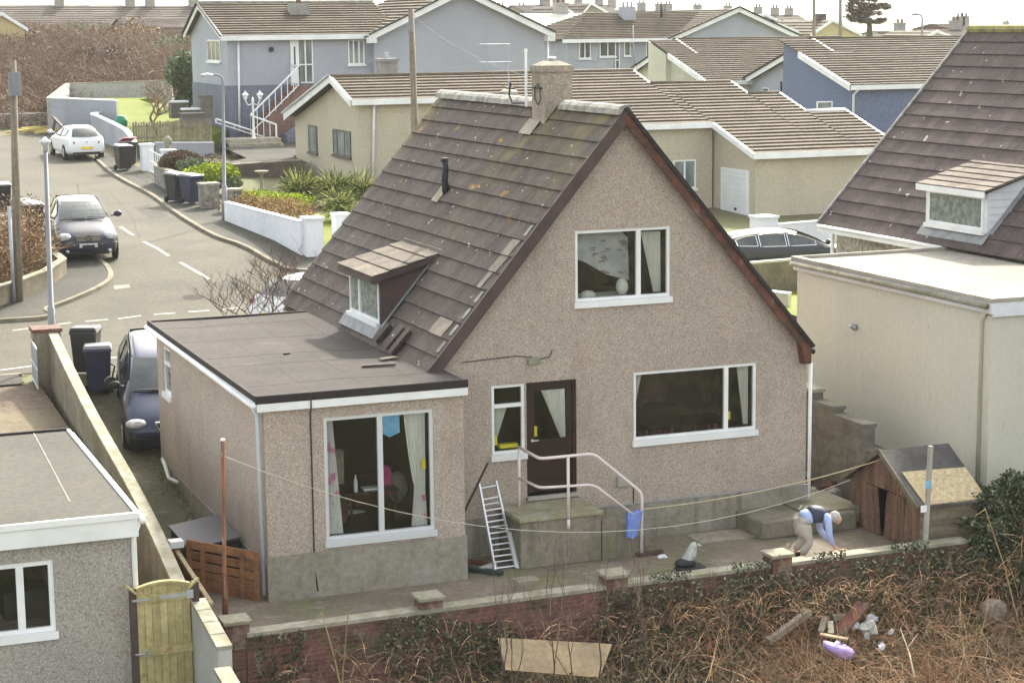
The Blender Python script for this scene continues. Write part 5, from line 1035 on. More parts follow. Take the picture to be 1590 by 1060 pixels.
# left street lamp
m_post = mat('painted lamp column', (.22, .225, .245), (.17, .175, .195), (8, 8, 1), rough=.6, layers=[((.3, .31, .29), (10, 10, 2), .6, .7, .4)])
p0 = at(82, 560, y=13.0); p0.z = H(p0.x, 13); ptop = at(70, 222, y=13.0)
t = thing('street_lamp', 'plain grey lamp column with a small pale lantern, rising behind the brick-capped pillar', 'street lamp', p0)
g = MB(); g.tube([p0, p0.lerp(ptop, .28), p0.lerp(ptop, .281), p0.lerp(ptop, .97)], [.085, .083, .062, .045], 12); g.build('column', m_post, t, smooth=True)
g = MB(); g.lathe([(.05, -.2), (.06, -.05), (.12, 0), (.13, .05), (.06, .07), (.03, .13)], 12, ptop); g.build('lantern', m_lens, t, smooth=True)
# second lamp: slim swan neck
p0 = onG(349, 340); t = thing('street_lamp', 'slim grey swan-neck street lamp beside the white painted garden wall', 'street lamp', p0)
pt = at(346, 130, y=p0.y); c1 = at(340, 117, y=p0.y); c2 = at(326, 116, y=p0.y)
g = MB(); g.tube([p0, p0+(pt-p0)*.25, p0+(pt-p0)*.252, pt, at(345, 122, y=p0.y), c1, at(333, 116, y=p0.y), c2], [.09, .09, .06, .045, .04, .035, .03, .03], 10); g.build('column', m_post, t, smooth=True)
g = MB(); g.ell(c2+V((-.1, 0, -.02)), .24, .1, .07, 12, 6); g.build('lantern', m_lens, t, smooth=True)
# poles
m_pole = mat('weathered timber pole', (.17, .145, .105), (.24, .21, .165), (14, 14, .8), rough=.9, layers=[((.1, .08, .06), (20, 20, 1), .55, .7, .6)])
def pole(label, base, top, r0=.14, extra=None):
    t = thing('telegraph_pole', label, 'telegraph pole', base); g = MB(); g.tube([base, top], [r0, r0*.72], 10); g.build('pole', m_pole, t, smooth=True); return t
base = G(29, 468, .08); top_ = at(20, 94, y=base.y)
t = pole('thick weathered telegraph pole at the far left with a grey box near its top', base, top_, .12)
g = MB(); g.box(top_.x-.16, top_.x+.16, top_.y-.22, top_.y-.1, top_.z-.9, top_.z-.3); g.build('junction_box', m_post, t); g = MB(); g.tube([base+V((-.13, -.12, 0)), base+V((-.13, -.12, 2.5))], .05, 6); g.build('cable_guard', m_metal, t, smooth=True)
b2 = at(648, 300, y=30); b2.z = H(b2.x, 30); t2_ = at(638, 14, y=30); t = pole('slender telegraph pole standing between the steep roof and the beige bungalow', b2, t2_, .13)
g = MB(); g.tube([t2_+V((-.05, -.12, -.35)), t2_+V((-.05, -.12, -.75))], .07, 8); g.build('junction_box', m_post, t)
for px, yy, lab in ((1264, 105, 'thin distant telegraph pole left of its twin near the windblown tree'), (1305, 100, 'thin distant telegraph pole immediately left of the windblown tree')):
    b2 = at(px, 70, y=yy); b2.z = H(b2.x, yy); t2_ = at(px, -14, y=yy); pole(lab, b2, t2_, .16)
b2 = at(1432, 60, y=120); b2.z = H(b2.x, 120); t2_ = at(1432, 28, y=120)
t = thing('street_lamp', 'thin distant street lamp with a curved arm against the sky', 'street lamp', b2)
g = MB(); g.tube([b2, t2_, at(1430, 24, y=120), at(1424, 22, y=120)], .08, 6); g.build('column', m_post, t); g = MB(); g.ell(at(1421, 22.5, y=120), .45, .15, .12, 8, 5); g.build('lantern', m_post, t)
# overhead wires
def wire(a, b, sag=.4, r=.008, name='overhead_wire', label=None, m=None, cat='wire'):
    g = MB(); g.tube([V(a).lerp(V(b), i/16)-V((0, 0, sag*4*(i/16)*(1-i/16))) for i in range(17)], r, 4); o = g.build(name, m or m_black); return tag(o, label, cat)
wire(t2_ if False else at(638, 20, y=30), (XR, 3.2, 7.2), .3, .008, label='thin overhead wire from the slender telegraph pole to the pebbledashed chimney')
# TV aerials
def aerial(label, base, h, m):
    t = thing('television_aerial', label, 'aerial', base); base = V(base)
    g = MB(); g.tube([base, base+V((0, 0, h))], .02, 6); g.build('mast', m, t)
    for z in (h-.05, h-.75):
        g = MB(); g.tube([base+V((.1, 0, z)), base+V((-1.1, .2, z))], .012, 5)
        for k in range(9): c = base+V((-.1-k*.12, .02*k, z)); g.tube([c+V((0, 0, -.16)), c+V((0, 0, .16))] if z < 0 else [c+V((.03, -.18, 0)), c+V((-.03, .18, 0))], .006, 4)
        g.build('antenna', m, t)
    return t
c = at(790, 150, y=40.8); aerial('tall aerial with two horizontal arrays on the beige bungalow roof, left of the chimney', c+V((0, 0, .2)), 1.9, m_metal)
t = thing('chimney_bracket_mast', 'white mast and black cable bracket strapped to the pebbledashed chimney', 'mast', (cx0-.05, 3.7, 6.9))
g = MB(); g.tube([(cx0-.07, 3.55, 6.75), (cx0-.07, 3.55, 7.78)], .028, 8); g.tube([(cx0-.07, 3.55, 7.78), (cx0-.07, 3.55, 7.85)], .035, 8); g.build('mast', m_white, t)
g = MB(); g.tube([(cx0-.02, 3.5, 7.12), (cx0-.09, 3.7, 7.12)], .015, 5); g.box(cx0-.03, cx0-.0, 2.9, 3.7, 7.1, 7.13); g.tube([(cx0-.05, 2.9, 7.1), (cx0-.03, 3.05, 7.2), (cx0-.03, 3.2, 7.12), (cx0-.03, 3.2, 6.9), (cx0-.03, 3.05, 6.8), (cx0-.03, 2.92, 6.9), (cx0-.05, 2.9, 7.1)], .012, 5); g.build('bracket', m_black, t)
g = MB(); g.tube([(cx0-.1, 4.3, 7.2), (cx0-.12, 4.32, 6.95), (cx0-.1, 4.2, 6.8), (cx0-.05, 3.6, 6.82)], .02, 6); g.tube([(cx0-.1, 4.1, 7.08), (cx0-.1, 4.5, 7.08)], .02, 6); g.build('cable_hook', m_black, t)
# ================================================================ WALLS AND GARDENS
m_block = mat('grey blockwork', (.19, .175, .15), (.14, .13, .115), 1.5, bump=.6, layers=[((.11, .1, .085), (2.4, 2.4, 5), .55, .62, .5), ((.12, .14, .06), 1.0, .56, .72, .5)])
m_rwall = mat('old red brick', (.20, .095, .075), (.15, .08, .065), 4, bump=.7, bsc=18, layers=[((.3, .26, .2), (3, 3, 1.4), .6, .7, .6), ((.09, .085, .05), 1.2, .48, .64, .8), ((.12, .06, .05), (5, 5, 14), .53, .6, .6)])
def brickify(m, bw=.225, bh=.075, k=.85):
    n = m.node_tree.nodes; L = m.node_tree.links; b = n['Principled BSDF']; src = b.inputs['Base Color'].links[0].from_socket; tc = n.new('ShaderNodeTexCoord'); sx = n.new('ShaderNodeSeparateXYZ'); cb = n.new('ShaderNodeCombineXYZ'); ad = n.new('ShaderNodeMath')
    L.new(tc.outputs['Object'], sx.inputs[0]); L.new(sx.outputs[0], ad.inputs[0]); L.new(sx.outputs[1], ad.inputs[1]); L.new(ad.outputs[0], cb.inputs[0]); L.new(sx.outputs[2], cb.inputs[1])
    t = n.new('ShaderNodeTexBrick'); t.inputs['Scale'].default_value = 1; t.inputs['Brick Width'].default_value = bw; t.inputs['Row Height'].default_value = bh; t.inputs['Mortar Size'].default_value = .008; L.new(cb.outputs[0], t.inputs[0])
    t.inputs['Color1'].default_value = (1, 1, 1, 1); t.inputs['Color2'].default_value = (.6, .6, .6, 1); t.inputs['Mortar'].default_value = (.95, 1.15, 1.3, 1)
    x = n.new('ShaderNodeMix'); x.data_type = 'RGBA'; x.blend_type = 'MULTIPLY'; x.inputs[0].default_value = k; L.new(src, x.inputs[6]); L.new(t.outputs[0], x.inputs[7]); L.new(x.outputs[2], b.inputs['Base Color'])
brickify(m_rwall); brickify(m_block, .45, .225, .5)
m_bwall = mat('weathered rendered wall', (.24, .21, .155), (.17, .15, .11), 1.4, bump=.4, layers=[((.12, .11, .06), .7, .5, .7, .6), ((.34, .31, .25), (.6, .6, 2), .6, .75, .4)])
m_swall = mat('rubble stone', (.28, .26, .23), (.17, .155, .14), 4.5, bump=.9, bsc=7, layers=[((.4, .37, .32), 6, .58, .66, .6), ((.08, .07, .06), 7, .6, .66, .7)])
def wallrun(name, label, pts, h0, m, th=.2, cope=None, ch=.06, cat='wall', copen='coping', steps=1, base=None, group=None):
    """wall along a plan polyline; pts (x,y[,top z]); h0 height above ground if no top z"""
    pts = [V(p) for p in pts]; t = thing(name, label, cat, (pts[0].x, pts[0].y, H(pts[0].x, pts[0].y)), group=group)
    g, gc = MB(), MB(); n = len(pts)
    def off(i):
        d = (pts[min(i+1, n-1)]-pts[max(i-1, 0)]); d.z = 0; d.normalize(); return V((-d.y, d.x, 0))*th/2
    for i in range(n-1):
        a, b = pts[i], pts[i+1]; oa, ob = off(i), off(i+1)
        zb = lambda p: (H(p.x, p.y)-.4 if base is None else base)
        zt = (lambda p: p.z) if abs(a.z)+abs(b.z) > 1e-6 else (lambda p: H(p.x, p.y)+h0)
        def vv(p, o, z): return V((p.x+o.x, p.y+o.y, z))
        g.hexa([vv(a, -oa, zb(a)), vv(b, -ob, zb(b)), vv(b, ob, zb(b)), vv(a, oa, zb(a)), vv(a, -oa, zt(a)), vv(b, -ob, zt(b)), vv(b, ob, zt(b)), vv(a, oa, zt(a))], .5)
        if cope: gc.hexa([vv(a, -oa*1.2, zt(a)), vv(b, -ob*1.2, zt(b)), vv(b, ob*1.2, zt(b)), vv(a, oa*1.2, zt(a)), vv(a, -oa*1.2, zt(a)+ch), vv(b, -ob*1.2, zt(b)+ch), vv(b, ob*1.2, zt(b)+ch), vv(a, oa*1.2, zt(a)+ch)], .5)
    g.build('wall_body', m, t)
    if cope: gc.build(copen, cope, t)
    return t
def pillar(label, p, w, h, m, cope=None, d=None, z=None, name='gate_pillar', ch=.08):
    d = d or w; z = H(p[0], p[1]) if z is None else z; t = thing(name, label, 'pillar', (p[0], p[1], z)); g = MB(); g.box(p[0]-w/2, p[0]+w/2, p[1]-d/2, p[1]+d/2, z-.3, z+h); g.build('shaft', m, t)
    g = MB(); e = .04; g.box(p[0]-w/2-e, p[0]+w/2+e, p[1]-d/2-e, p[1]+d/2+e, z+h, z+h+ch); g.build('cap', cope or m, t, bevel=.01); return t
# boundary wall beside the drive
dw = []
for k in range(15):
    f = k/14; y = -3.4+(11.0+3.4)*f; dw.append((-6.97+.32*f+.04*math.sin(f*6), y, .08+1.72*f+.03*math.sin(f*9)))
wallrun('boundary_wall', 'long rendered boundary wall between the driveway and the flat-roofed building, sloping down to the wooden gate', dw, 0, m_bwall, .17, m_cope, .05)
p_ = at(60, 592, z=.75); pillar('rendered driveway pillar with a red brick cap at the end of the boundary wall', (-6.78, 11.2), .56, 1.12, m_bwall, m_rwall, z=.74)
t = thing('metal_gate', 'pale metal driveway gate folded back against the brick-capped pillar', 'gate', (-7.15, 11.0, .75)); g = MB()
for z in (.1, .5, .95): g.tube([(-7.1, 11.2, .75+z), (-7.16, 9.9, .72+z)], .018, 5)
for k in range(7): y = 11.2-k*.21; g.tube([(-7.1-.01*k, y, .8), (-7.1-.01*k, y, 1.68)], .012, 4)
g.build('gate_frame', m_metal, t)
# white painted wall by the palms
a, b = G(353, 342, .09), G(472, 396, .09); za, zb = at(353, 314, y=a.y).z, at(466, 345, y=b.y).z
t = wallrun('white_garden_wall', 'long white painted garden wall beside the pavement in front of the spiky palms', [(a.x, a.y, za), (b.x, b.y, zb)], 0, m_wpaint, .18, m_wpaint, .03)
e = G(486, 396, .09); zt = at(480, 338, y=e.y-.1).z; pillar('square white painted pillar at the near end of the long white wall', (e.x, e.y), .52, zt-H(e.x, e.y)-.06, m_wpaint, m_wpaint)
e2 = at(529, 350, y=e.y+1.6); pillar('white painted gatepost just beyond the steep roof, behind the square white pillar', (e2.x, e.y+1.6), .45, .95, m_wpaint, m_wpaint)
tag(drape('lawn', [(e.x-.3, e.y+.6), (e.x+4, e.y+.6), (e.x+6, e.y+9), (a.x+2.5, e.y+9), (b.x+1.2, b.y+2)], .05, m_grass), kind='structure')
# stone walls and pillar around the lime bush
a, b = G(244, 284, .09), G(276, 302, .09); wallrun('stone_garden_wall', 'low pale stone garden wall below the dome-shaped brown bush', [(a.x, a.y, at(244, 258, y=a.y).z), (b.x, b.y, at(274, 270, y=b.y).z)], 0, m_swall, .22, m_cope, .05)
p_ = G(325, 322, .09); pillar('stone gate pillar with pale slab cap between the navy bin and the slim street lamp', (p_.x, p_.y), .62, at(325, 284, y=p_.y).z-H(p_.x, p_.y)-.07, m_swall, m_cope)
p_ = G(365, 336, .09)
p2 = at(362, 296, y=p_.y+1.4); pillar('low stone pillar with flat pale cap behind the slim street lamp', (p2.x, p2.y), .5, p2.z-H(p2.x, p2.y), m_swall, m_cope)
# white garden gate between white posts
for px, lab in ((228, 'white painted left post of the ornate garden gate'), (262, 'white painted right post of the ornate garden gate topped by a stone pineapple')):
    q = G(px+2, 265 if px < 240 else 285, .09); yq = q.y+.1
    pillar(lab, (q.x, yq), .5, at(px, 223 if px < 240 else 232, y=yq).z-H(q.x, yq)-.08, m_wpaint, m_wpaint); 
    if px > 240:
        t = thing('stone_finial', 'pale stone pineapple ornament on top of the right gatepost', 'ornament', (q.x, yq, 0)); z = at(px, 231, y=yq).z; g = MB(); g.lathe([(.14, 0), (.09, .08), (.16, .2), (.17, .32), (.1, .44), (.02, .5)], 12, (q.x, yq, z)); g.build('finial', m_cope, t, smooth=True); qr = V((q.x, yq, H(q.x, yq)))
    else: ql = V((q.x, yq, H(q.x, yq)))
t = thing('garden_gate', 'white ornate metal garden gate between its two white posts', 'gate', ql); g = MB()
d = qr-ql
for k in range(9):
    f = .15+.7*k/8; p = ql+d*f; g.tube([p+V((0, 0, .1)), p+V((0, 0, 1.0+.25*abs(f-.5)*2))], .018, 5)
for z in (.15, .55, 1.0): g.tube([ql+d*.13+V((0, 0, z)), ql+d*.87+V((0, 0, z))], .02, 5)
g.build('gate_frame', m_white, t)
# grey painted curved wall + big retaining walls behind the white car
m_gwall = mat('grey painted wall', (.36, .375, .42), (.31, .325, .36), .7, bump=.25, layers=[((.24, .24, .24), (.7, .7, .3), .6, .75, .4)])
cur = [(215, 232, 204), (205, 226, 193), (196, 219, 184), (180, 218, 180), (160, 216, 176), (148, 214, 174), (145, 213, 183-10)]
pts = []
base = [(212, 236), (204, 229), (193, 225), (178, 224), (160, 223), (148, 221)]
tops = [224, 202, 197, 190, 184, 180]
pts = []
for (px, py), tp in zip([(210, 250), (200, 240), (190, 232), (172, 224), (155, 218), (146, 214)], [222, 206, 199, 190, 182, 178]):
    q = G(px, py, .02); pts.append((q.x, q.y, at(px, tp, y=q.y).z))
q0 = pts[-1]; q = G(164, 200); pts.append((q.x+.3, q0[1]+5, at(165, 174, y=q0[1]+5).z))
wallrun('curved_garden_wall', 'grey curved garden wall with a white coping sweeping round beside the white hatchback', smooth_line([V(p) for p in pts], 4), 0, m_gwall, .2, m_wpaint, .07)
a, b, c = G(82, 200), G(108, 203), G(185, 196)
yb_ = 66.5; A_ = at(82, 200, y=yb_+1.5); B_ = at(183, 196, y=yb_)
wallrun('retaining_wall', 'large plain grey retaining wall at the top of the street behind the white hatchback', [(A_.x, yb_+1.5, at(82, 153, y=yb_+1.5).z), (B_.x, yb_, at(183, 157, y=yb_).z)], 0, m_gwall, .3, m_white, .06)
C_ = at(105, 131, y=86); D_ = at(262, 126, y=80); E_ = at(184, 152, y=67)
wallrun('long_garden_wall', 'long pale grey wall running behind the lawn below the scrub', [(A_.x-.1, yb_+1.6, at(80, 154, y=yb_+1.5).z), (C_.x, 86, C_.z), (D_.x+1, 84, at(262, 126, y=84).z)], 0, mat('pale grey wall', (.4, .4, .37), (.35, .35, .32), .8, bump=.3), .25, m_cope, .06)
# raised lawn
LZ = 3.35
lawn = [(B_.x+.2, yb_), (at(205, 226, y=54.8).x+.4, 55.6), (at(325, 228, y=55.2).x-.2, 55.6), (7.6, 58), (8.7, 60), (8.7, 82), (D_.x, 83), (6, 84)]
g = MB(); top_l = [(x, y, 3.3+.034*(y-55)) for x, y in lawn]; g.prism([(x, y, 1.5) for x, y in lawn], (0, 0, .01)); g.v = []; g.f = []; g.r = []
g.poly(top_l, .5); n = len(lawn)
for i in range(n):
    a, b = top_l[i], top_l[(i+1) % n]; g.quad((a[0], a[1], 1.5), (b[0], b[1], 1.5), b, a, .5)
tag(g.build('lawn', m_grass), kind='structure')
a = at(240, 222, y=55.4); b = at(331, 222, y=55.4)
wallrun('low_white_wall', 'low whitewashed wall below the picket fence', [(a.x, 55.35, a.z-.0), (b.x, 55.35, b.z)], 0, m_gwall, .2, m_wpaint, .05)
m_pick = mat('weathered picket timber', (.27, .23, .16), (.2, .17, .12), 4, rnd=.2)
t = thing('picket_fence', 'weathered wooden picket fence along the edge of the bright lawn', 'fence', (5, 55.5, 3.2)); n = 30; a = at(208, 222, y=55.5); b = at(328, 221, y=55.5); zb_ = 3.2
for k in range(n):
    x = a.x+(b.x-a.x)*k/(n-1); g = MB(); h = 1.0+.03*math.sin(k*2.1); g.prism([(x-.04, 55.5, zb_), (x+.04, 55.5, zb_), (x+.04, 55.5, zb_+h-.06), (x, 55.5, zb_+h), (x-.04, 55.5, zb_+h-.06)], (0, .025, 0)); g.build('picket', m_pick, t)
for z in (.25, .75): g = MB(); g.box(a.x, b.x, 55.525, 55.57, zb_+z, zb_+z+.08); g.build('rail', m_pick, t)
# built barbecue, benches and blocks on the lawn
def blocks(label, name, cat, px, py, y, w, d, h, m, top=None):
    c = at(px, py, y=y); t = thing(name, label, cat, c); g = MB(); g.box(c.x-w/2, c.x+w/2, y, y+d, c.z, c.z+h)
    for k in range(3): g.box(c.x-w/2-.015, c.x+w/2+.015, y-.015, y, c.z+h*(k+.15)/3, c.z+h*(k+.8)/3)
    g.build('blockwork', m, t); g = MB(); g.box(c.x-w/2-.08, c.x+w/2+.08, y-.08, y+d+.08, c.z+h, c.z+h+.08); g.build('slab_top', top or m, t); return t
blocks('grey block-built barbecue with white slab top standing on the lawn', 'barbecue', 'barbecue', 279, 184, 62, .75, .7, .75, m_block, m_wpaint)
blocks('tall grey block pillar beside the slate blue house wall', 'block_pillar', 'pillar', 322, 184, 60.3, .55, .6, 1.0, m_block)
blocks('low grey block planter at the right end of the picket fence', 'planter', 'planter', 302, 199, 57.5, 1.0, .8, .6, m_block)
blocks('small pale table of stacked slabs near the barbecue', 'garden_table', 'table', 300, 184, 60.5, .8, .5, .4, m_block, m_wpaint)
o = MB(); c = at(188, 190, y=64); o.lathe([(.3, -.3), (.33, .1), (.27, .14), (.25, .3), (.05, .33)], 12, c); tag(o.build('water_butt', mat('green plastic', (.02, .2, .1), rough=.4), smooth=True), 'small green plastic container at the left edge of the lawn', 'container')
# rubble wall and yellow timber pile at the far left
pts = [G(-10, 203), G(30, 201), G(78, 200)]
wallrun('rubble_wall', 'low dark rubble wall at the end of the road below the scrub', [(p.x, p.y+1.0, at(20, 178, y=p.y).z) for p in pts], 0, m_swall, .5)
t = thing('timber_pile', 'heap of pale yellow planks dumped at the roadside beside the retaining wall', 'timber pile', G(55, 203)); my = mat('pale yellow timber', (.5, .4, .13), (.42, .34, .12), 4)
for k in range(9):
    c = G(random.uniform(30, 78), random.uniform(198, 206), .12); a_ = random.uniform(-.5, .5); g = MB(); L_ = random.uniform(.7, 1.6); g.bar(c-V((math.cos(a_), math.sin(a_), 0))*L_/2, c+V((math.cos(a_), math.sin(a_), .15))*L_/2, .2, .1); g.build('plank', my, t)
t = thing('wooden_prop', 'dark timber strut leaning against the end of the grey retaining wall', 'strut', G(85, 200)); g = MB(); g.bar(at(83, 182, y=66.5), at(100, 200, y=65.2), .14, .1); g.bar(at(86, 186, y=66.4), at(82, 202, y=66), .12, .1); g.build('strut', m_barge, t)
# walls behind the palms
a = at(330, 279, y=41.5); b = at(470, 252, y=50)
m_brk = mat('brown hedge bank', (.13, .105, .08), (.09, .075, .06), 2, bump=.8, bsc=8)
wallrun('brown_wall', 'long brown brick wall below the gravel terrace of the blue grey house', [(at(352, 257, y=47).x, 47, at(352, 257, y=47).z), (at(468, 249, y=46).x, 46, at(468, 249, y=46).z)], 0, m_brk, .25, m_cope, .05)
g = MB(); z_ = at(400, 245, y=50).z; g.poly([(at(330, 255, y=47.2).x, 47.2, z_-.05), (at(468, 249, y=46.2).x+.3, 46.2, z_-.05), (9.3, 50.5, z_), (15, 50.5, z_), (15, 58, z_+.15), (7.7, 58, z_+.15), (7.2, 50, z_)]); tag(g.build('gravel_terrace', m_pave), kind='structure')
t = thing('bird_bath', 'pale stone bird bath in front of the brown wall', 'bird bath', at(407, 296, y=41)); c = at(407, 297, y=41); g = MB(); g.lathe([(.18, 0), (.16, .08), (.07, .14), (.06, .6), (.1, .66), (.26, .72), (.28, .78), (.22, .76), (.02, .74)], 14, c); g.build('basin', m_cope, t, smooth=True)
# neighbour side: brown garden wall, white walls, lawn
y_ = 19.0; a = at(1165, 411, y=y_); b = at(1262, 401, y=y_)
wallrun('brown_garden_wall', 'plain brown rendered garden wall in front of the dark estate car', [(a.x-1.5, y_, a.z), (b.x+.8, y_, b.z)], 0, m_bwall, .2, m_lcream, .06)
a = at(1197, 448, y=15.5); b = at(1232, 458, y=14.2); c = at(1234, 520, y=13.0)
wallrun('white_side_wall', 'white rendered garden wall partly hidden behind the black roof verge', [(a.x-1.5, 16.4, a.z+.1), (b.x, 14.4, b.z)], 0, m_lcream, .2, m_wpaint, .04)
y_ = 26.5; a = at(1175, 352, y=y_); b = at(1285, 342, y=y_)
wallrun('white_boundary_wall', 'low white painted wall between the estate car and the beige bungalow', [(a.x, y_, a.z), (b.x+1, y_, b.z+.0)], 0, m_wpaint, .2, m_wpaint, .05)
p_ = at(1186, 345, y=26.4); pillar('white pillar at the left end of the low white wall behind the estate car', (p_.x, 26.4), .7, p_.z+.15-H(p_.x, 26.4), m_wpaint, m_wpaint)
a = at(1232, 520, y=13.4); tag(drape('neighbour_lawn', [(b.x-9, 12.6), (b.x+3, 12.6), (b.x+3, 18.8), (b.x-9, 18.8)], .06, m_grass), kind='structure')
# ================================================================ BACK GARDEN
# low brick wall with slab coping and three pillars
WP = [at(372, 975, z=-.72), at(680, 940, z=-.72), at(960, 898, z=-.72), at(1215, 865, z=-.72), at(1440, 838, z=-.72)]
yw = -3.25
gwp = [(at(395, 985, y=yw).x, yw), (7.3, yw)]
ZT = at(800, 935, y=yw).z
print('wall top z', ZT, [tuple(round(c, 2) for c in at(p, q, y=yw)) for p, q in ((395, 985), (680, 945), (960, 905), (1215, 870), (1430, 852))])
t = wallrun('garden_wall', 'low red brick garden wall with pale slab coping, half covered in ivy', [(-6.0, yw-.15, -.80), (-2.9, yw-.12, -.79), (.3, yw-.05, -.79), (3.6, yw, -.79), (7.0, yw+.0, -.78)], 0, m_rwall, .24, m_cope, .06, base=-2.8)
for px, py, lab in ((372, 975, 'leftmost brick pier of the low garden wall, beside the rusty post'), (680, 942, 'brick pier with pale slab on the low garden wall in front of the patio window'), (958, 898, 'brick pier with pale slab on the low garden wall below the handrail'), (1217, 868, 'slab-topped brick pier on the low garden wall next to the bending man')):
    p_ = at(px, py, z=-.62); pillar(lab, (p_.x, -3.3), .36, 1.8, m_rwall, m_cope, z=-2.4, ch=.06)
# rendered step block at the door
t = thing('door_steps', 'mossy rendered landing block with steps down to the right below the back door', 'steps', (.8, -.6, -1))
m_step = mat('mossy step render', (.24, .21, .165), (.18, .16, .12), 1.2, bump=.4, layers=[((.13, .14, .06), 1.6, .5, .7, .7), ((.09, .08, .07), (3, 3, .6), .56, .7, .5)])
bx0, bx1, by = at(808, 805, y=-1.1).x, at(934, 808, y=-1.1).x, -1.1
g = MB(); g.box(bx0, bx1, by, -.037, -1.0, -.16); g.build('landing_block', m_step, t, bevel=.02)
m_moss2 = mat('mossy landing', (.3, .28, .19), (.25, .235, .14), 2.5, bump=.4, layers=[((.36, .34, .28), 3, .5, .65, .6)])
g = MB(); g.box(bx0-.03, bx1+.02, by-.04, -.04, -.16, -.09); g.build('landing_slab', m_moss2, t, bevel=.01)
for i in range(4):
    g = MB(); g.box(bx1+.28*i+.02, bx1+.28*(i+1)+.02, by+.02, -.05, -1.0, -.28-.18*i); g.build('step', m_step, t, bevel=.01)
t = thing('handrail', 'pale pink painted tubular handrail around the back door steps', 'handrail', (.8, -1.1, -1))
m_rail = mat('pale pink rail paint', (.72, .63, .62), (.66, .57, .56), 6, rough=.5)
zr1, zr2 = .82, .30
A1 = at(806, 692, y=-.12); A1 = V((-.30, -.15, .82)); yb = by-.05
hx = lambda px, py, y=yb: at(px, py, y=y)
B1 = hx(882, 708); C1_ = hx(922, 704); D1 = hx(988, 748); E1 = hx(997, 765); F1 = hx(996, 864)
Lc = hx(838, 712); Tl = at(806, 694, y=-.25); Tb = at(806, 795, y=-.25)
def soft(ps, r=.12):
    out = [V(ps[0])]
    for i in range(1, len(ps)-1):
        p = V(ps[i]); a = (V(ps[i-1])-p); b = (V(ps[i+1])-p); ra = min(r, a.length*.4); rb = min(r, b.length*.4); p0 = p+a.normalized()*ra; p2 = p+b.normalized()*rb
        for k in range(5): f = k/4; out.append(p0*(1-f)**2+p*2*f*(1-f)+p2*f*f)
    return out+[V(ps[-1])]
g = MB(); g.tube(soft([Tl, Lc, C1_, E1, F1]), .027, 10); g.build('top_rail', m_rail, t, smooth=True)
l0 = at(806, 742, y=-.25); l1 = hx(838, 757); l2 = hx(922, 752); l3 = hx(985, 800)
g = MB(); g.tube(soft([l0, l1, l2, l3]), .024, 10); g.build('middle_rail', m_rail, t, smooth=True)
g = MB(); g.tube([Tl, Tb+V((0, 0, -.02))], .027, 10); g.build('post', m_rail, t, smooth=True); g = MB(); g.tube([B1, V((B1.x, yb, -.16))], .027, 10); g.tube([V((B1.x, yb, -.18)), V((B1.x, yb, -.35))], .03, 10); g.build('post', m_rail, t, smooth=True)
m_towel = mat('blue towel', (.2, .28, .62), (.16, .23, .52), 12, bump=.5)
g = MB(); T0 = l3+V((-.02, 0, .03)); n = 8; vs_ = []
for s in (-1, 1):
    for j in range(8):
        for i in range(n+1):
            u = i/n; vs_.append(T0+V((-.13+.30*u*(1-.05*j), s*(.035+.01*math.sin(i*1.9+j*.3))-.0, .03-.062*j-(.03*math.sin(u*5+s)))))
for s in (0, 1):
    o_ = s*8*(n+1); g.add(vs_[o_:o_+8*(n+1)], [(j*(n+1)+i, j*(n+1)+i+1, (j+1)*(n+1)+i+1, (j+1)*(n+1)+i) for j in range(7) for i in range(n)], .5)
g.add([vs_[i] for i in range(n+1)]+[vs_[8*(n+1)+i] for i in range(n+1)], [(i, i+1, n+2+i, n+1+i) for i in range(n)], .5)
tag(g.build('towel', m_towel, smooth=True), 'blue towel hanging over the end of the pink handrail', 'towel')
# aluminium ladder leaning on the wall
t = thing('ladder', 'short aluminium extension ladder leaning against the wall left of the steps', 'ladder', at(785, 886, z=-1))
lbL = at(769, 886, z=-1); lbR = at(801, 882, z=-1); ltL = at(744, 752, y=-.06); ltR = at(770, 747, y=-.06)
dx_ = (lbR-lbL)*.9
for a, b, k in ((lbL, ltL, 0), (lbR, ltR, 1)):
    g = MB(); g.bar(a, b, .03, .07, up=(0, -1, 0)); g.build('stile', m_alu, t)
for a, b in ((lbR+V((.03, -.05, 0)), lbR.lerp(ltR, .42)+V((.03, -.05, 0))), (lbR.lerp(ltR, .0)+V((.03, -.05, 0)), lbR.lerp(ltR, .1))): g = MB(); g.bar(a, b, .025, .05, up=(0, -1, 0)); g.build('stile', m_alu, t)
for k in range(8):
    f = .03+k*.132; g = MB(); g.tube([lbL.lerp(ltL, f), lbR.lerp(ltR, f)], .016, 6); g.build('rung', m_alu, t)
for k in range(6):
    f = .09+k*.132; g = MB(); g.tube([lbL.lerp(ltL, f)+V((0, .05, 0)), lbR.lerp(ltR, f)+V((0, .05, 0))], .013, 6); g.build('rung', m_alu, t)
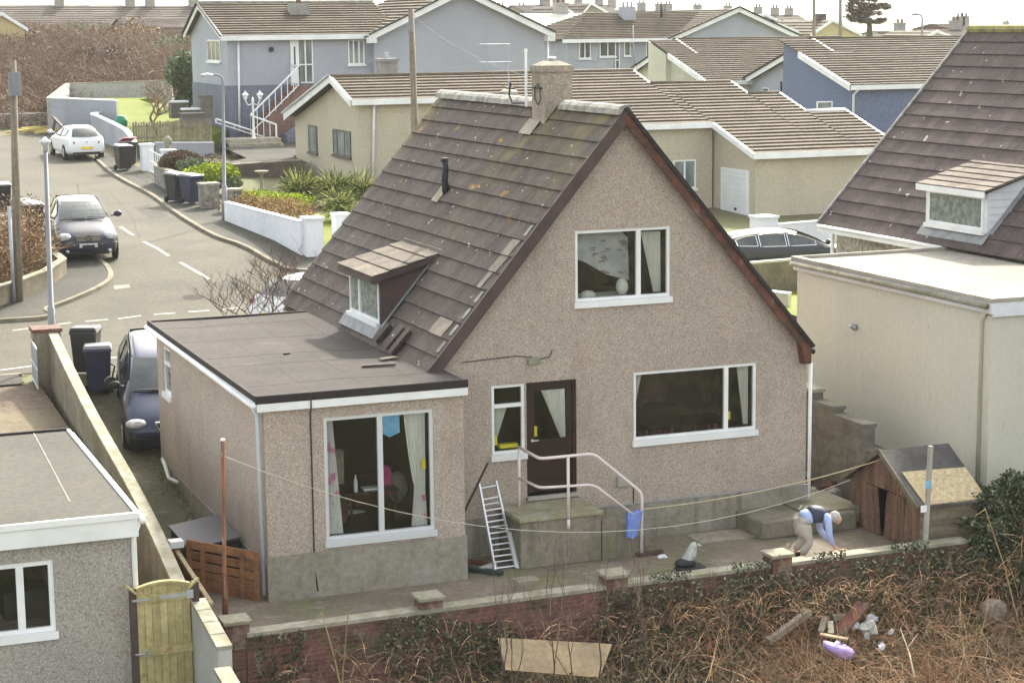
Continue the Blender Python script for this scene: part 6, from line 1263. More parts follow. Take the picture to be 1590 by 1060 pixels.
# rubbish beside ladder
def litter(name, label, cat, px, py, L_, ang, w_, h_, m, z=-1.0, tilt=0):
    c = at(px, py, z=z+h_/2+.01); d = V((math.cos(ang), math.sin(ang), math.tan(tilt)))*L_/2; g = MB(); g.bar(c-d+V((0, 0, abs(d.z))), c+d+V((0, 0, abs(d.z))), w_, h_); return tag(g.build(name, m), label, cat)
litter('pipe_offcut', 'dark green plastic gutter length lying in the corner beside the ladder', 'gutter length', 740, 884, 1.0, rad(-50), .12, .07, mat('dark green plastic', (.03, .05, .04), rough=.5))
litter('plank', 'short brown plank lying in the corner beside the ladder', 'plank', 733, 872, .55, rad(-35), .12, .05, m_redw)
litter('tube', 'pale cylindrical tube lying at the foot of the ladder', 'tube', 758, 880, .4, rad(30), .09, .09, m_alu)
litter('spade', 'dark garden spade leaning in the corner between extension and gable', 'spade', 728, 850, .9, rad(-60), .03, .03, m_barge, z=-.6, tilt=rad(60))
litter('plank', 'dark short plank lying on the patio right of the handrail', 'plank', 1008, 858, .5, rad(5), .14, .06, m_barge)
o = MB(); c = at(1028, 864, z=-.97); o.ell(c, .1, .06, .04, 8, 5, .5); tag(o.build('rag', m_wpaint), 'crumpled white scrap on the patio beside the short plank', 'litter')
# stone bird on a slab
c = at(1072, 884, z=-1); t = thing('seagull_ornament', 'pale grey seagull ornament facing right on a dark slab by the garden wall', 'ornament', c)
g = MB(); g.hexa([c+V((-.27, -.12, 0)), c+V((.25, -.16, 0)), c+V((.27, .16, 0)), c+V((-.22, .2, 0)), c+V((-.25, -.1, .07)), c+V((.23, -.14, .07)), c+V((.25, .14, .07)), c+V((-.2, .18, .07))]); g.build('base_slab', m_black, t, bevel=.01)
m_gull = mat('grey white stone', (.5, .5, .46), (.36, .37, .34), 14, bump=.4, layers=[((.2, .2, .2), 18, .6, .7, .5)])
def skin(name, chains, m, parent=None, sub=2, root=0):
    """chains: list of lists of (point, rx, ry); shared points join"""
    vs_, es, rs, idx = [], [], [], {}
    for ch_ in chains:
        prev = None
        for p, rx, ry in ch_:
            k = tuple(round(q, 4) for q in p)
            if k not in idx: idx[k] = len(vs_); vs_.append(V(p)); rs.append((rx, ry))
            i = idx[k]
            if prev is not None: es.append((prev, i))
            prev = i
    if parent is not None: Mi = WM[parent.name].inverted(); vs_ = [Mi @ v for v in vs_]
    me = bpy.data.meshes.new(name); me.from_pydata([tuple(v) for v in vs_], es, []); o = bpy.data.objects.new(name, me); col.objects.link(o)
    md = o.modifiers.new('s', 'SKIN'); md.use_smooth_shade = True; md.branch_smoothing = .4
    for i, r_ in enumerate(rs): me.skin_vertices[0].data[i].radius = r_; me.skin_vertices[0].data[i].use_root = (i == root)
    s = o.modifiers.new('ss', 'SUBSURF'); s.levels = sub; s.render_levels = sub
    dg = bpy.context.evaluated_depsgraph_get(); me2 = bpy.data.meshes.new_from_object(o.evaluated_get(dg)); o.modifiers.clear(); o.data = me2; me2.materials.clear(); me2.materials.append(m)
    for pl in me2.polygons: pl.use_smooth = True
    if parent is not None: o.parent = parent; WM[o.name] = WM[parent.name]
    return o
b = c+V((0, 0, .07))
skin('bird_body', [[(b+V((-.2, .02, .06)), .03, .02), (b+V((-.1, .01, .1)), .09, .08), (b+V((-.0, 0, .17)), .125, .12), (b+V((.04, 0, .30)), .09, .09), (b+V((.07, 0, .38)), .075, .07), (b+V((.13, 0, .36)), .04, .035), (b+V((.21, 0, .33)), .018, .018)]], m_gull, t)
g = MB(); g.ell(b+V((-.1, 0, .06)), .2, .13, .09, 12, 6); g.build('dark_wings', m_black, t, smooth=True)
g = MB(); g.ell(b+V((.085, -.068, .40)), .012, .01, .012, 6, 4); g.build('eye', m_black, t)
# concrete bunker / raised block by the right end of the wall
a = at(1165, 830, z=-1); t = thing('raised_bed', 'long low concrete trough built against the right end of the gable wall', 'trough', (5, -.8, -1))
g = MB(); g.box(a.x, a.x+2.0, -1.05, -.04, -1.0, -.66); g.build('trough_body', m_conc.copy(), t, bevel=.03); g = MB(); g.box(a.x+1.0, a.x+2.2, -.9, .5, -.9, -.62); g.build('moss_top', m_grass.copy(), t) if False else g.build('soil', m_ground, t)
m_tr = mat('mossy concrete', (.22, .2, .165), (.16, .15, .1), 2, bump=.5, layers=[((.12, .14, .06), 2, .5, .7, .6)])
for ch_ in t.children: ch_.data.materials[0] = m_tr
# stepped block boundary wall on the right
t = thing('stepped_block_wall', 'dark stepped blockwork boundary wall between the gable house and the cream extension', 'wall', (7.0, 3, -1))
for i, (y0, y1, zt) in enumerate(((2.0, 9.5, 1.05), (1.2, 2.0, .84), (.05, 1.2, .70), (-1.3, .05, .24), (-2.9, -1.3, -.2))):
    g = MB(); zz = -1.4
    g.box(7.0, 7.2, y0, y1, zz, zt-.07); g.build('wall_section', m_block, t)
    g = MB(); g.box(6.95, 7.25, y0, y1+.03, zt-.07, zt); g.build('coping', m_block if i else m_cope, t)
# rubble and pots in the gap
for i in range(9):
    o = MB(); c = V((random.uniform(5.95, 6.8), random.uniform(.2, 1.8), -.75+random.random()*.2)); o.ell(c, .16, .13, .1, 7, 5, .5)
    tag(o.build('rubble_stone', m_swall if i % 3 else m_redw), 'loose stone in the rubble heap between gable and stepped block wall', 'stone', 'loose rubble in the gap beside the house')
# ---- shed
sx0, sx1, sy0, sy1, sb, se, sa = 6.3, 7.5, -2.9, -.62, -1.0, -.08, .58
ym = (sy0+sy1)/2
t = thing('garden_shed', 'dilapidated brown timber shed with broken double doors and a patched chipboard roof', 'shed', ((sx0+sx1)/2, ym, -1))
m_shed = mat('weathered brown shed timber', (.21, .12, .08), (.14, .09, .065), (3, 12, 1), bump=.4, rnd=.2, layers=[((.28, .19, .12), (6, 12, 1.2), .56, .7, .5), ((.05, .04, .035), (2, 2, 1), .58, .72, .6)])
m_shed2 = mat('grey shed boards', (.2, .17, .12), (.14, .12, .085), (1, 1, 8), bump=.4, rnd=.15, layers=[((.1, .12, .05), 1.5, .55, .7, .5)])
tp = lambda y: se+(sa-se)*(1-abs(y-ym)/((sy1-sy0)/2))
n = 18; g = MB()
for i in range(n):
    y0, y1 = sy0+(sy1-sy0)*i/n, sy0+(sy1-sy0)*(i+.94)/n
    if 4 <= i <= 13: g.prism([(sx0, y0, se-.02), (sx0, y1, se-.02), (sx0, y1, tp(y1)), (sx0, y0, tp(y0))], (.03, 0, 0))
    else: g.prism([(sx0, y0, sb), (sx0, y1, sb), (sx0, y1, tp(y1)), (sx0, y0, tp(y0))], (.03, 0, 0))
g.build('front_boards', m_shed, t)
g = MB()
for k in range(8): z0 = sb+k*.115; g.hexa([(sx0+.02, sy0-.02, z0), (sx1, sy0-.02, z0), (sx1, sy0+.02, z0), (sx0+.02, sy0+.02, z0), (sx0+.02, sy0-.0, z0+.125), (sx1, sy0-.0, z0+.125), (sx1, sy0+.02, z0+.125), (sx0+.02, sy0+.02, z0+.125)])
g.box(sx1-.03, sx1, sy0+.02, sy1, sb, se); g.box(sx0+.05, sx1, sy1-.03, sy1, sb, se); g.build('side_boards', m_shed2, t)
g = MB(); g.box(sx0+.25, sx0+.3, sy0+.05, sy1-.05, sb, se); g.build('dark_back', m_dark, t)
for (y0, y1, lean, lab) in ((sy0+.5, sy0+1.12, -.06, None), (sy0+1.26, sy1-.5, .10, None)):
    g = MB(); k = 5
    for i in range(k):
        a0 = y0+(y1-y0)*i/k; a1 = y0+(y1-y0)*(i+.93)/k
        g.hexa([(sx0-.02, a0, sb+.02), (sx0-.02, a1, sb+.02), (sx0+.01, a1, sb+.02), (sx0+.01, a0, sb+.02), (sx0-.03, a0+lean, se-.02-.05*i*(lean < 0)), (sx0-.03, a1+lean, se-.04-.05*i*(lean < 0)), (sx0, a1+lean, se-.04), (sx0, a0+lean, se-.02)])
    g.build('door', m_shed, t)
g = MB(); ov = .14; m_sr = mat('torn roofing felt', (.06, .055, .055), (.1, .095, .09), 2, bump=.4)
g.hexa([(sx0-ov, sy0-ov, se-.09), (sx1+ov, sy0-ov, se-.09), (sx1+ov, ym, sa+.03), (sx0-ov, ym, sa+.03), (sx0-ov, sy0-ov, se-.06), (sx1+ov, sy0-ov, se-.06), (sx1+ov, ym, sa+.06), (sx0-ov, ym, sa+.06)])
g.hexa([(sx0-ov, sy1+ov, se-.09), (sx1+ov, sy1+ov, se-.09), (sx1+ov, ym, sa+.03), (sx0-ov, ym, sa+.03), (sx0-ov, sy1+ov, se-.06), (sx1+ov, sy1+ov, se-.06), (sx1+ov, ym, sa+.06), (sx0-ov, ym, sa+.06)]); g.build('roof', m_sr, t)
m_osb = mat('chipboard', (.48, .39, .24), (.34, .27, .17), 16, bump=.4, layers=[((.6, .52, .36), 22, .56, .66, .6), ((.2, .17, .1), 2, .6, .75, .5)])
f_ = lambda q: V((0, sy0-ov+(ym-sy0+ov)*q, se-.055+(sa+.065-se+.055)*q))
a, b = f_(.02), f_(.55); g = MB(); g.hexa([(sx0+.05, a.y, a.z), (sx1+.12, a.y, a.z), (sx1+.12, b.y, b.z), (sx0-.0, b.y+.03, b.z+.03), (sx0+.05, a.y, a.z+.02), (sx1+.12, a.y, a.z+.02), (sx1+.12, b.y, b.z+.02), (sx0, b.y+.03, b.z+.05)]); g.build('chipboard_patch', m_osb, t)
g = MB(); g.bar((sx0-ov-.01, sy0-ov, se-.06), (sx0-ov-.01, ym, sa+.05), .025, .09, up=(0, 0, 1)); g.bar((sx0-ov-.01, sy1+ov, se-.06), (sx0-ov-.01, ym, sa+.05), .025, .09, up=(0, 0, 1)); g.build('bargeboard', m_shed2, t)
# pale post with blue label
p0 = at(1436, 850, y=-3.12); p0.z = -1.0; p1 = at(1445, 692, y=p0.y); t = thing('washing_line_post', 'pale square post with a small blue and white label beside the shed', 'post', p0)
g = MB(); g.bar(p0, p1, .07, .07, up=(0, 1, 0)); g.build('post', m_conc, t)
g = MB(); c = p0.lerp(p1, .63)+V((-.05, -.05, 0)); g.box(c.x-.04, c.x+.06, c.y, c.y+.01, c.z-.02, c.z+.12); g.build('blue_label', m_blue, t); g = MB(); c = p0.lerp(p1, .42)+V((-.1, -.05, 0)); g.box(c.x-.06, c.x+.06, c.y, c.y+.01, c.z-.02, c.z+.1); g.build('white_label', m_white, t)
# rusty post, clothes lines
p0 = V((-6.05, -2.3, -1.0)); pb = at(350, 970, z=-1.0); p1 = at(346, 684, y=pb.y)
m_rust = mat('rusty steel', (.2, .085, .045), (.12, .06, .04), (20, 20, 3), rough=.9, layers=[((.32, .24, .2), (20, 20, 4), .58, .66, .6)])
t = thing('rusty_post', 'tall rusty steel clothes post standing at the left corner of the patio', 'post', pb); g = MB(); g.tube([pb, pb.lerp(p1, .27), pb.lerp(p1, .27), p1], [.045, .045, .032, .03], 10); g.build('post', m_rust, t, smooth=True); g = MB(); g.tube([p1, p1+V((0, 0, .03))], .034, 8); g.build('cap', m_white, t)
wire(p1.lerp(pb, .08), at(1320, 745, y=-1.5), 1.1, .006, 'clothes_line', 'pale sagging clothes line across the patio from the rusty post', m_rope := mat('pale rope', (.5, .5, .42)), 'clothes line')
wire(at(1000, 790, y=-1.2), at(1372, 712, y=-1.7), .12, .011, 'long_cane', 'long pale cane running from the gable wall up to the shed apex', mat('bamboo cane', (.45, .38, .25)), 'cane')
# pallet fence and black box
t = thing('pallet_fence', 'orange brown pallet barrier closing the side passage at the extension corner', 'fence', (-5.7, -.6, -1))
m_pal = mat('orange brown timber', (.33, .16, .08), (.25, .125, .065), (3, 3, 8), bump=.4, rnd=.15, layers=[((.15, .1, .06), (2, 2, 3), .55, .72, .5)])
pL, pR = V((-6.35, .05, -1)), V((-5.22, -1.12, -1)); pL = at(293, 912, z=-1); 
for k, (z0, z1) in enumerate(((.70, .84), (.52, .65), (.36, .48), (.22, .33), (.0, .2))):
    g = MB(); g.bar(pL+V((0, 0, (z0+z1)/2)), pR+V((0, 0, (z0+z1)/2)), .03, z1-z0); g.build('slat', m_pal, t)
for f in (.02, .22, .78, .98):
    p = pL.lerp(pR, f); g = MB(); g.bar(p+V((0, -.03, 0)), p+V((0, -.03, .84)), .09, .03, up=(1, 1, 0)); g.build('upright', m_pal, t)
c = at(330, 800, z=-.35); t = thing('black_storage_box', 'black sloping-lidded box behind the pallet barrier against the extension wall', 'storage box', (-5.6, .8, -1))
g = MB(); x0, x1, y0, y1 = -6.02, -5.15, .35, 2.0; g.hexa([(x0, y0, -1), (x1, y0, -1), (x1, y1, -1), (x0, y1, -1), (x0, y0, -.42), (x1, y0, -.3), (x1, y1, -.3), (x0, y1, -.42)]); g.build('box', m_black, t, bevel=.02)
g = MB(); g.hexa([(x0-.03, y0-.03, -.42), (x1, y0-.03, -.3), (x1, y1+.03, -.3), (x0-.03, y1+.03, -.42), (x0-.03, y0-.03, -.38), (x1, y0-.03, -.26), (x1, y1+.03, -.26), (x0-.03, y1+.03, -.38)]); g.build('lid', mat('dusty black lid', (.07, .065, .075), rough=.5), t)
# waste pipe on the drive side
p_ = at(262, 740, x=XE+.02); g = MB(); g.tube([at(252, 712, x=XE+.0), at(256, 722, x=XE-.08), at(262, 742, x=XE-.05), at(275, 748, x=XE-.02)], .035, 8); tag(g.build('waste_pipe', m_white, smooth=True), 'short white waste pipe bending down into a gully at the extension side wall', 'pipe')
# orange panel fence with capped post by the gate
t = thing('panel_fence', 'leaning orange timber fence panel with pale top rail next to the wooden gate', 'fence', at(275, 905, z=-1))
q0 = at(277, 925, z=-1.1); q0 = V((q0.x, q0.y, -1.1)); q0z = at(277, 852, y=q0.y).z; q1 = at(330, 985, z=-1.1); q1z = at(325, 935, y=q1.y).z
g = MB(); 
for k in range(12):
    f0, f1 = k/12, (k+.92)/12; a = q0.lerp(q1, f0); b = q0.lerp(q1, f1); za = q0z+(q1z-q0z)*f0-.05; zb = q0z+(q1z-q0z)*f1-.05; g.hexa([a, b, b+V((.02, .02, 0)), a+V((.02, .02, 0)), V((a.x, a.y, za)), V((b.x, b.y, zb)), V((b.x+.02, b.y+.02, zb)), V((a.x+.02, a.y+.02, za))])
g.build('boards', m_pal, t); g = MB(); g.bar(V((q0.x, q0.y, q0z-.03)), V((q1.x, q1.y, q1z-.03)), .07, .05); g.build('top_rail', m_osb, t)
g = MB(); g.box(q0.x-.07, q0.x+.07, q0.y-.02, q0.y+.12, -1.1, q0z+.03); g.build('post', m_pal, t); g = MB(); g.box(q0.x-.12, q0.x+.12, q0.y-.07, q0.y+.17, q0z+.03, q0z+.15); g.build('post_cap', m_white, t, bevel=.015)
# ---- wooden gate bottom left
gy = -4.15; gl = at(207, 915, y=gy); grr = at(299, 915, y=gy); gt = at(250, 903, y=gy).z; gbz = -1.75
t = thing('wooden_gate', 'new yellow-green arched timber gate with steel strap hinges, lower left', 'gate', ((gl.x+grr.x)/2, gy, gbz))
m_gate = mat('new treated timber', (.40, .345, .175), (.33, .28, .14), (9, 9, .9), bump=.3, rnd=.10, layers=[((.28, .17, .08), 5, .66, .70, .8), ((.3, .27, .1), (18, 18, 1), .56, .7, .5)])
n = 7; W_ = grr.x-gl.x-.08
for i in range(n):
    x0 = gl.x+.04+W_*i/n; x1 = x0+W_/n-.006; f0, f1 = (i/n)*2-1, ((i+1)/n)*2-1; z0, z1 = gt-.07*f0*f0, gt-.07*f1*f1
    g = MB(); g.hexa([(x0, gy, gbz), (x1, gy, gbz), (x1, gy+.025, gbz), (x0, gy+.025, gbz), (x0, gy, z0-.02), (x1, gy, z1-.02), (x1, gy+.025, z1-.02), (x0, gy+.025, z0-.02)]); g.build('board', m_gate, t)
g = MB(); 
for i in range(10):
    f0, f1 = i/5-1, (i+1)/5-1; a = V((gl.x+.04+W_*(f0+1)/2, gy+.01, gt-.07*f0*f0)); b = V((gl.x+.04+W_*(f1+1)/2, gy+.01, gt-.07*f1*f1)); g.bar(a, b, .09, .035)
g.build('arched_rail', m_gate, t)
for z in (gt-.22, gt-1.02): g = MB(); g.box(gl.x+.04, grr.x-.04, gy-.03, gy-.002, z-.06, z+.06); g.build('cross_rail', m_gate, t)
g = MB(); g.box(grr.x-.5, grr.x-.0, gy-.04, gy-.031, gt-.24, gt-.19); g.box(grr.x-.1, grr.x-.0, gy-.045, gy-.04, gt-.28, gt-.15); g.build('strap_hinge', m_metal, t)
g = MB(); g.box(gl.x-.03, gl.x+.22, gy-.045, gy-.031, gt-.24, gt-.21); g.tube([(gl.x-.02, gy-.06, gt-1.03), (gl.x+.12, gy-.06, gt-1.03)], .014, 6); g.tube([(gl.x+.14+.05*math.cos(a), gy-.06, gt-1.03+.05*math.sin(a)) for a in np.linspace(0, 6.283, 13)], .01, 5); g.build('latch', m_metal, t)
for x in (gl.x-.0, grr.x+.05): g = MB(); g.box(x-.055, x+.045, gy-.0, gy+.1, gbz-.4, gt-.06); g.build('post', m_barge, t)
for s, x in ((-1, gl.x-.02), (1, grr.x-.0)): g = MB(); g.bar((x-.07*s, gy+.0, gt-.14), (x+.09*s, gy, gt-.0), .08, .03); g.build('brace', m_gate, t)
# light block wall in front of gate right
wb = [at(303, 925, z=.0), at(335, 985, z=-.05), at(352, 1010, z=-.2)]
x_ = grr.x+.1
m_pb = mat('pale block wall', (.42, .42, .40), (.36, .36, .34), 1.5, bump=.5)
t = thing('pale_block_wall', 'pale grey block wall with stepped lichened coping beside the wooden gate', 'wall', (x_+.2, -5, -1.6))
w0 = at(307, 928, y=gy+.1); w1 = at(349, 1003, y=-5.6); w2 = at(345, 1035, y=-5.9); w3 = at(368, 1075, y=-7.0)
for a, b in ((w0, w1),):
    g = MB(); d = (b-a); nn = V((-d.y, d.x, 0)).normalized()*.1; g.hexa([V((a.x, a.y, -2.6))-nn, V((b.x, b.y, -2.6))-nn, V((b.x, b.y, -2.6))+nn, V((a.x, a.y, -2.6))+nn, a-nn-V((0, 0, .06)), b-nn-V((0, 0, .06)), b+nn-V((0, 0, .06)), a+nn-V((0, 0, .06))]); g.build('wall_body', m_pb, t)
    g = MB(); nn = nn*1.15; n = 4
    for i in range(n): p, q = a.lerp(b, i/n), a.lerp(b, (i+.97)/n); u = V((0, 0, .06)); g.hexa([p-nn-u, q-nn-u, q+nn-u, p+nn-u, p-nn, q-nn, q+nn, p+nn])
    g.build('coping', m_cope, t, bevel=.01)
a, b = w2, w3; g = MB(); d = (b-a); nn = V((-d.y, d.x, 0)).normalized()*.1; g.hexa([V((a.x, a.y, -2.7))-nn, V((b.x, b.y, -2.7))-nn, V((b.x, b.y, -2.7))+nn, V((a.x, a.y, -2.7))+nn, a-nn-V((0, 0, .06)), b-nn-V((0, 0, .06)), b+nn-V((0, 0, .06)), a+nn-V((0, 0, .06))]); g.build('wall_body', m_pb, t)
g = MB(); nn = nn*1.15; u = V((0, 0, .06)); g.hexa([a-nn-u, b-nn-u, b+nn-u, a+nn-u, a-nn, b-nn, b+nn, a+nn]); g.build('coping', m_cope, t)
# slipped roof tiles stacked on the main roof and flat roof
for i, (px, py, L_, w_, ang, lab) in enumerate(((600, 522, .42, .1, 0, 'narrow slipped tile lodged near the foot of the steep roof, leftmost'), (618, 528, .5, .16, 0, 'stack of slipped tiles lodged near the foot of the steep roof, middle'), (628, 535, .55, .1, 0, 'long slipped tile at the foot of the steep roof, rightmost'))):
    c = V(atpl(px, py, (-SL, 0, 1), ZR-SL*XR))+V((-SL, 0, 1)).normalized()*.08; d = V((1, -.25, SL)).normalized()*L_/2; g = MB()
    for k in range(3): g.bar(c-d+V((-.02, -.02, .025))*k, c+d+V((-.02, -.02, .025))*k, w_*2, .02, up=(-SL, 0, 1))
    tag(g.build('slipped_tile', m_tile), lab, 'roof tile')
litter('loose_tile', 'broken pale tile lying on the flat roof below the slipped tiles', 'roof tile', 603, 556, .35, rad(20), .12, .03, m_newtile, z=ZF)
litter('timber_offcut', 'thin dark timber sliver lying on the flat roof near the broken tile', 'offcut', 588, 567, .6, rad(-5), .05, .04, m_barge, z=ZF)
litter('debris', 'tiny dark piece of debris in the middle of the flat roof', 'debris', 445, 549, .12, rad(10), .05, .03, m_felt, z=ZF)
o = MB(); c = at(535, 392, x=.2); c = V(atpl(533, 392, (-SL, 0, 1), ZR-SL*XR)); 
# ---- the bending man
ft = at(1245, 868, z=-1.0); 
t = thing('person', 'grey haired person bending over in navy body warmer, pale blue sleeves and beige trousers', 'person', (ft.x-.02, ft.y+.05, -1.0), rad(-8))
Pm = WM[t.name]; L0 = lambda x, y, z: Pm @ V((x, y, z))
m_skin = mat('skin', (.55, .33, .25), (.5, .29, .22), 9, rough=.6); m_tro = mat('beige trousers', (.42, .37, .31), (.36, .32, .27), 5); m_sh = mat('pale blue shirt', (.38, .46, .72), (.34, .42, .66), 6); m_vest = mat('navy body warmer', (.045, .055, .09), (.03, .035, .06), 6, rough=.6); m_hair = mat('grey hair', (.5, .48, .44), (.4, .38, .35), 30)
m_shoe = mat('dark shoes', (.03, .025, .02))
hipz = .92; hip = L0(0, 0, .66); sp1 = L0(.12, 0, .76); sp2 = L0(.34, 0, .79); sp3 = L0(.48, 0, .74); nk = L0(.58, 0, .70); hd_ = L0(.66, 0, .69)
LH = L0(-.01, .11, .60); RH = L0(-.01, -.11, .60); LK = L0(.14, .15, .34); RK = L0(.14, -.15, .34); LA = L0(-.03, .16, .08); RA = L0(-.03, -.16, .08); LT = L0(.16, .16, .04); RT = L0(.16, -.16, .04)
LS = L0(.45, .19, .72); RS = L0(.45, -.19, .72); LE = L0(.46, .22, .44); RE = L0(.46, -.23, .44); LW = L0(.60, .14, .24); RW = L0(.58, -.15, .22)
body = skin('body', [[(hip, .11, .10), (sp1, .11, .09), (sp2, .12, .09), (sp3, .10, .08), (nk, .055, .055), (hd_, .075, .085)],
    [(hip, .11, .10), (LH, .08, .08), (LK, .055, .055), (LA, .04, .04), (LT, .035, .025)], [(hip, .11, .10), (RH, .08, .08), (RK, .055, .055), (RA, .04, .04), (RT, .035, .025)],
    [(sp3, .10, .08), (LS, .05, .05), (LE, .04, .04), (LW, .028, .028), (LW+V((.06, 0, -.04)), .028, .018)], [(sp3, .10, .08), (RS, .05, .05), (RE, .04, .04), (RW, .028, .028), (RW+V((.06, 0, -.04)), .028, .018)]], m_skin, t)
skin('trousers', [[(hip+V((.09, 0, .07)), .165, .15), (hip, .185, .165), (LH, .13, .13), (LK, .085, .085), (LA+V((0, 0, .03)), .07, .07)], [(hip, .185, .165), (RH, .13, .13), (RK, .085, .085), (RA+V((0, 0, .03)), .07, .07)]], m_tro, t)
skin('shirt', [[(L0(.02, 0, .70), .165, .15), (sp1, .175, .155), (sp2, .165, .13), (sp3, .14, .115), (nk-V((.02, 0, 0)), .07, .07)], [(sp3, .14, .115), (LS, .075, .075), (LE, .062, .062), (LW-V((.01, 0, -.02)), .045, .045)], [(sp3, .14, .115), (RS, .075, .075), (RE, .062, .062), (RW-V((.01, 0, -.02)), .045, .045)]], m_sh, t)
skin('body_warmer', [[(L0(.14, 0, .77), .185, .16), (L0(.24, 0, .79), .21, .175), (sp2, .21, .17), (sp3-V((.0, 0, 0)), .18, .14)]], m_vest, t)
g = MB(); g.ell(hd_+V((-.01, 0, .03)), .10, .088, .10, 14, 10); g.build('hair', m_hair, t, smooth=True)
g = MB(); g.ell(hd_+V((.055, 0, -.03)), .065, .07, .085, 12, 8); g.ell(hd_+V((.12, 0, -.04)), .02, .014, .03, 8, 5); g.ell(hd_+V((.0, -.085, -.01)), .02, .012, .03, 8, 5); g.ell(hd_+V((.0, .085, -.01)), .02, .012, .03, 8, 5); g.build('face', m_skin, t, smooth=True)
for s in (-1, 1): g = MB(); g.ell(hd_+V((.113, s*.03, -.01)), .008, .01, .007, 6, 4); g.build('eye', m_black, t)
for w_, s in ((LW, 1), (RW, -1)):
    h0 = w_+V((.06, 0, -.04)); ch_ = [[(w_, .026, .022), (h0, .036, .017)]]
    for k in range(4): bs = h0+V((.02, (k-1.5)*.019, -.012)); ch_.append([(h0, .036, .017), (bs, .009, .009), (bs+V((.028, 0, -.02)), .0085, .0085), (bs+V((.034, 0, -.045-.004*(k in (1, 2)))), .007, .007)])
    tb = h0+V((-.02, -s*.03, -.01)); ch_.append([(h0, .036, .017), (tb, .011, .011), (tb+V((.02, -s*.01, -.03)), .009, .009)])
    skin('hand', ch_, m_skin, t, 1)
for a, b in ((LA, LT), (RA, RT)): g = MB(); g.ell(a.lerp(b, .5)+V((0, 0, -.02)), .14, .05, .055, 12, 6); g.build('shoe', m_shoe, t, smooth=True)
litter('timber_board', 'pinkish board the bending person is handling on the ground', 'board', 1290, 862, .9, rad(15), .25, .05, mat('pinkish plywood', (.45, .27, .2), (.38, .22, .16), 4), z=-.98)
# ================================================================ FAR BUILDINGS
m_haz = mat('distant roof', (.12, .10, .085), (.095, .08, .072), .3, rnd=.2, layers=[((.17, .15, .13), (2, 2, 2), .55, .7, .4)]); m_farwall = mat('distant wall', (.3, .27, .22), (.26, .235, .2), .3)
m_whroof = mat('pale wall and glare-white roof', (.62, .6, .54), (.55, .53, .47), 1)  # sun glare on one house roof is put into this shared white
def fh(name, label, px0, px1, pye, pyr, y, depth=8, wm=None, rm=None, chim=(), cat='house', group=None, wins=0, drop=2.6):
    A_, B_ = at(px0, pye, y=y), at(px1, pye, y=y); R_ = at((px0+px1)/2, pyr, y=y+depth/2); ze = (A_.z+B_.z)/2; zr = R_.z; x0, x1 = A_.x, B_.x
    t = thing(name, label, cat, ((x0+x1)/2, y, ze-drop), group=group)
    g = MB(); g.prism([(x0+.2, y+.3, ze-drop-1), (x0+.2, y+depth-.3, ze-drop-1), (x0+.2, y+depth-.3, ze), (x0+.2, y+depth/2, zr-.1), (x0+.2, y+.3, ze)], (x1-x0-.4, 0, 0)); g.build('wall', wm or m_farwall, t)
    g = MB(); tiled(g, (x0, y, ze), (x1, y, ze), (x1, y+depth/2, zr), (x0, y+depth/2, zr), .55, .08, 4); tiled(g, (x1, y+depth, ze), (x0, y+depth, ze), (x0, y+depth/2, zr), (x1, y+depth/2, zr), .8, .08, 6); g.build('roof', rm or m_haz, t)
    for c in chim:
        xc = at(c, pyr, y=y+depth/2).x; g = MB(); g.box(xc-.5, xc+.5, y+depth/2-.4, y+depth/2+.4, zr-.6, zr+.75); g.box(xc-.58, xc+.58, y+depth/2-.48, y+depth/2+.48, zr+.75, zr+.9)
        q = g.build('chimney', m_chg, t); g = MB()
        for s in (-.25, .25): g.lathe([(.14, 0), (.11, .4)], 6, (xc+s, y+depth/2, zr+.9))
        g.build('chimney_pots', m_redw, q)
    for k in range(wins):
        xw = x0+(x1-x0)*(k+.5)/wins; g = MB(); g.box(xw-.55, xw+.55, y+.24, y+.3, ze-1.6, ze-.5); f = g.build('window', m_white, t); g = MB(); g.box(xw-.47, xw+.47, y+.22, y+.24, ze-1.52, ze-.58); g.build('pane', m_dkglass, f)
    return t
def fg(name, label, px0, px1, pye, pxa, pya, y, depth=9, wm=None, rm=None, drop=2.6, chim=(), trim=True):
    A_, B_, R_ = at(px0, pye, y=y), at(px1, pye, y=y), at(pxa, pya, y=y); ze = (A_.z+B_.z)/2; x0, x1 = A_.x, B_.x
    t = thing(name, label, 'house', (R_.x, y, ze-drop)); g = MB(); g.prism([(x0+.25, y+.25, ze-drop-1), (x1-.25, y+.25, ze-drop-1), (x1-.25, y+.25, ze+.05), (R_.x, y+.25, R_.z-.12), (x0+.25, y+.25, ze+.05)], (0, depth, 0)); g.build('wall', wm or m_farwall, t)
    g = MB(); tiled(g, (x0, y+depth, ze), (x0, y, ze), (R_.x, y, R_.z), (R_.x, y+depth, R_.z), .5, .08, 3); tiled(g, (x1, y, ze), (x1, y+depth, ze), (R_.x, y+depth, R_.z), (R_.x, y, R_.z), .5, .08, 3); g.build('roof', rm or m_haz, t)
    if trim:
        for x in (x0, x1): board(t, (x, y-.02, ze+.08), (R_.x, y-.02, R_.z+.08), .28, .05, 'bargeboard')
    for cx_, m_ in chim: c = at(cx_, pya+6, y=y+2); g = MB(); g.box(c.x-.4, c.x+.4, y+2, y+2.8, c.z-1, c.z+.9); g.build('chimney', m_, t)
    return t
TL = 'dark brown roofed terraced house in the long row on the skyline, far left'
for a, b, ch_ in ((-40, 92, (92,)), (92, 150, ()), (150, 202, (202,)), (202, 258, (233,)), (258, 316, (300,))): fh('terraced_house', TL, a, b, 40, 8.5 if a < 200 else 9, 190, 9, m_farwall, m_haz, ch_, group='long terrace on the left skyline', wins=2, cat='terraced house')
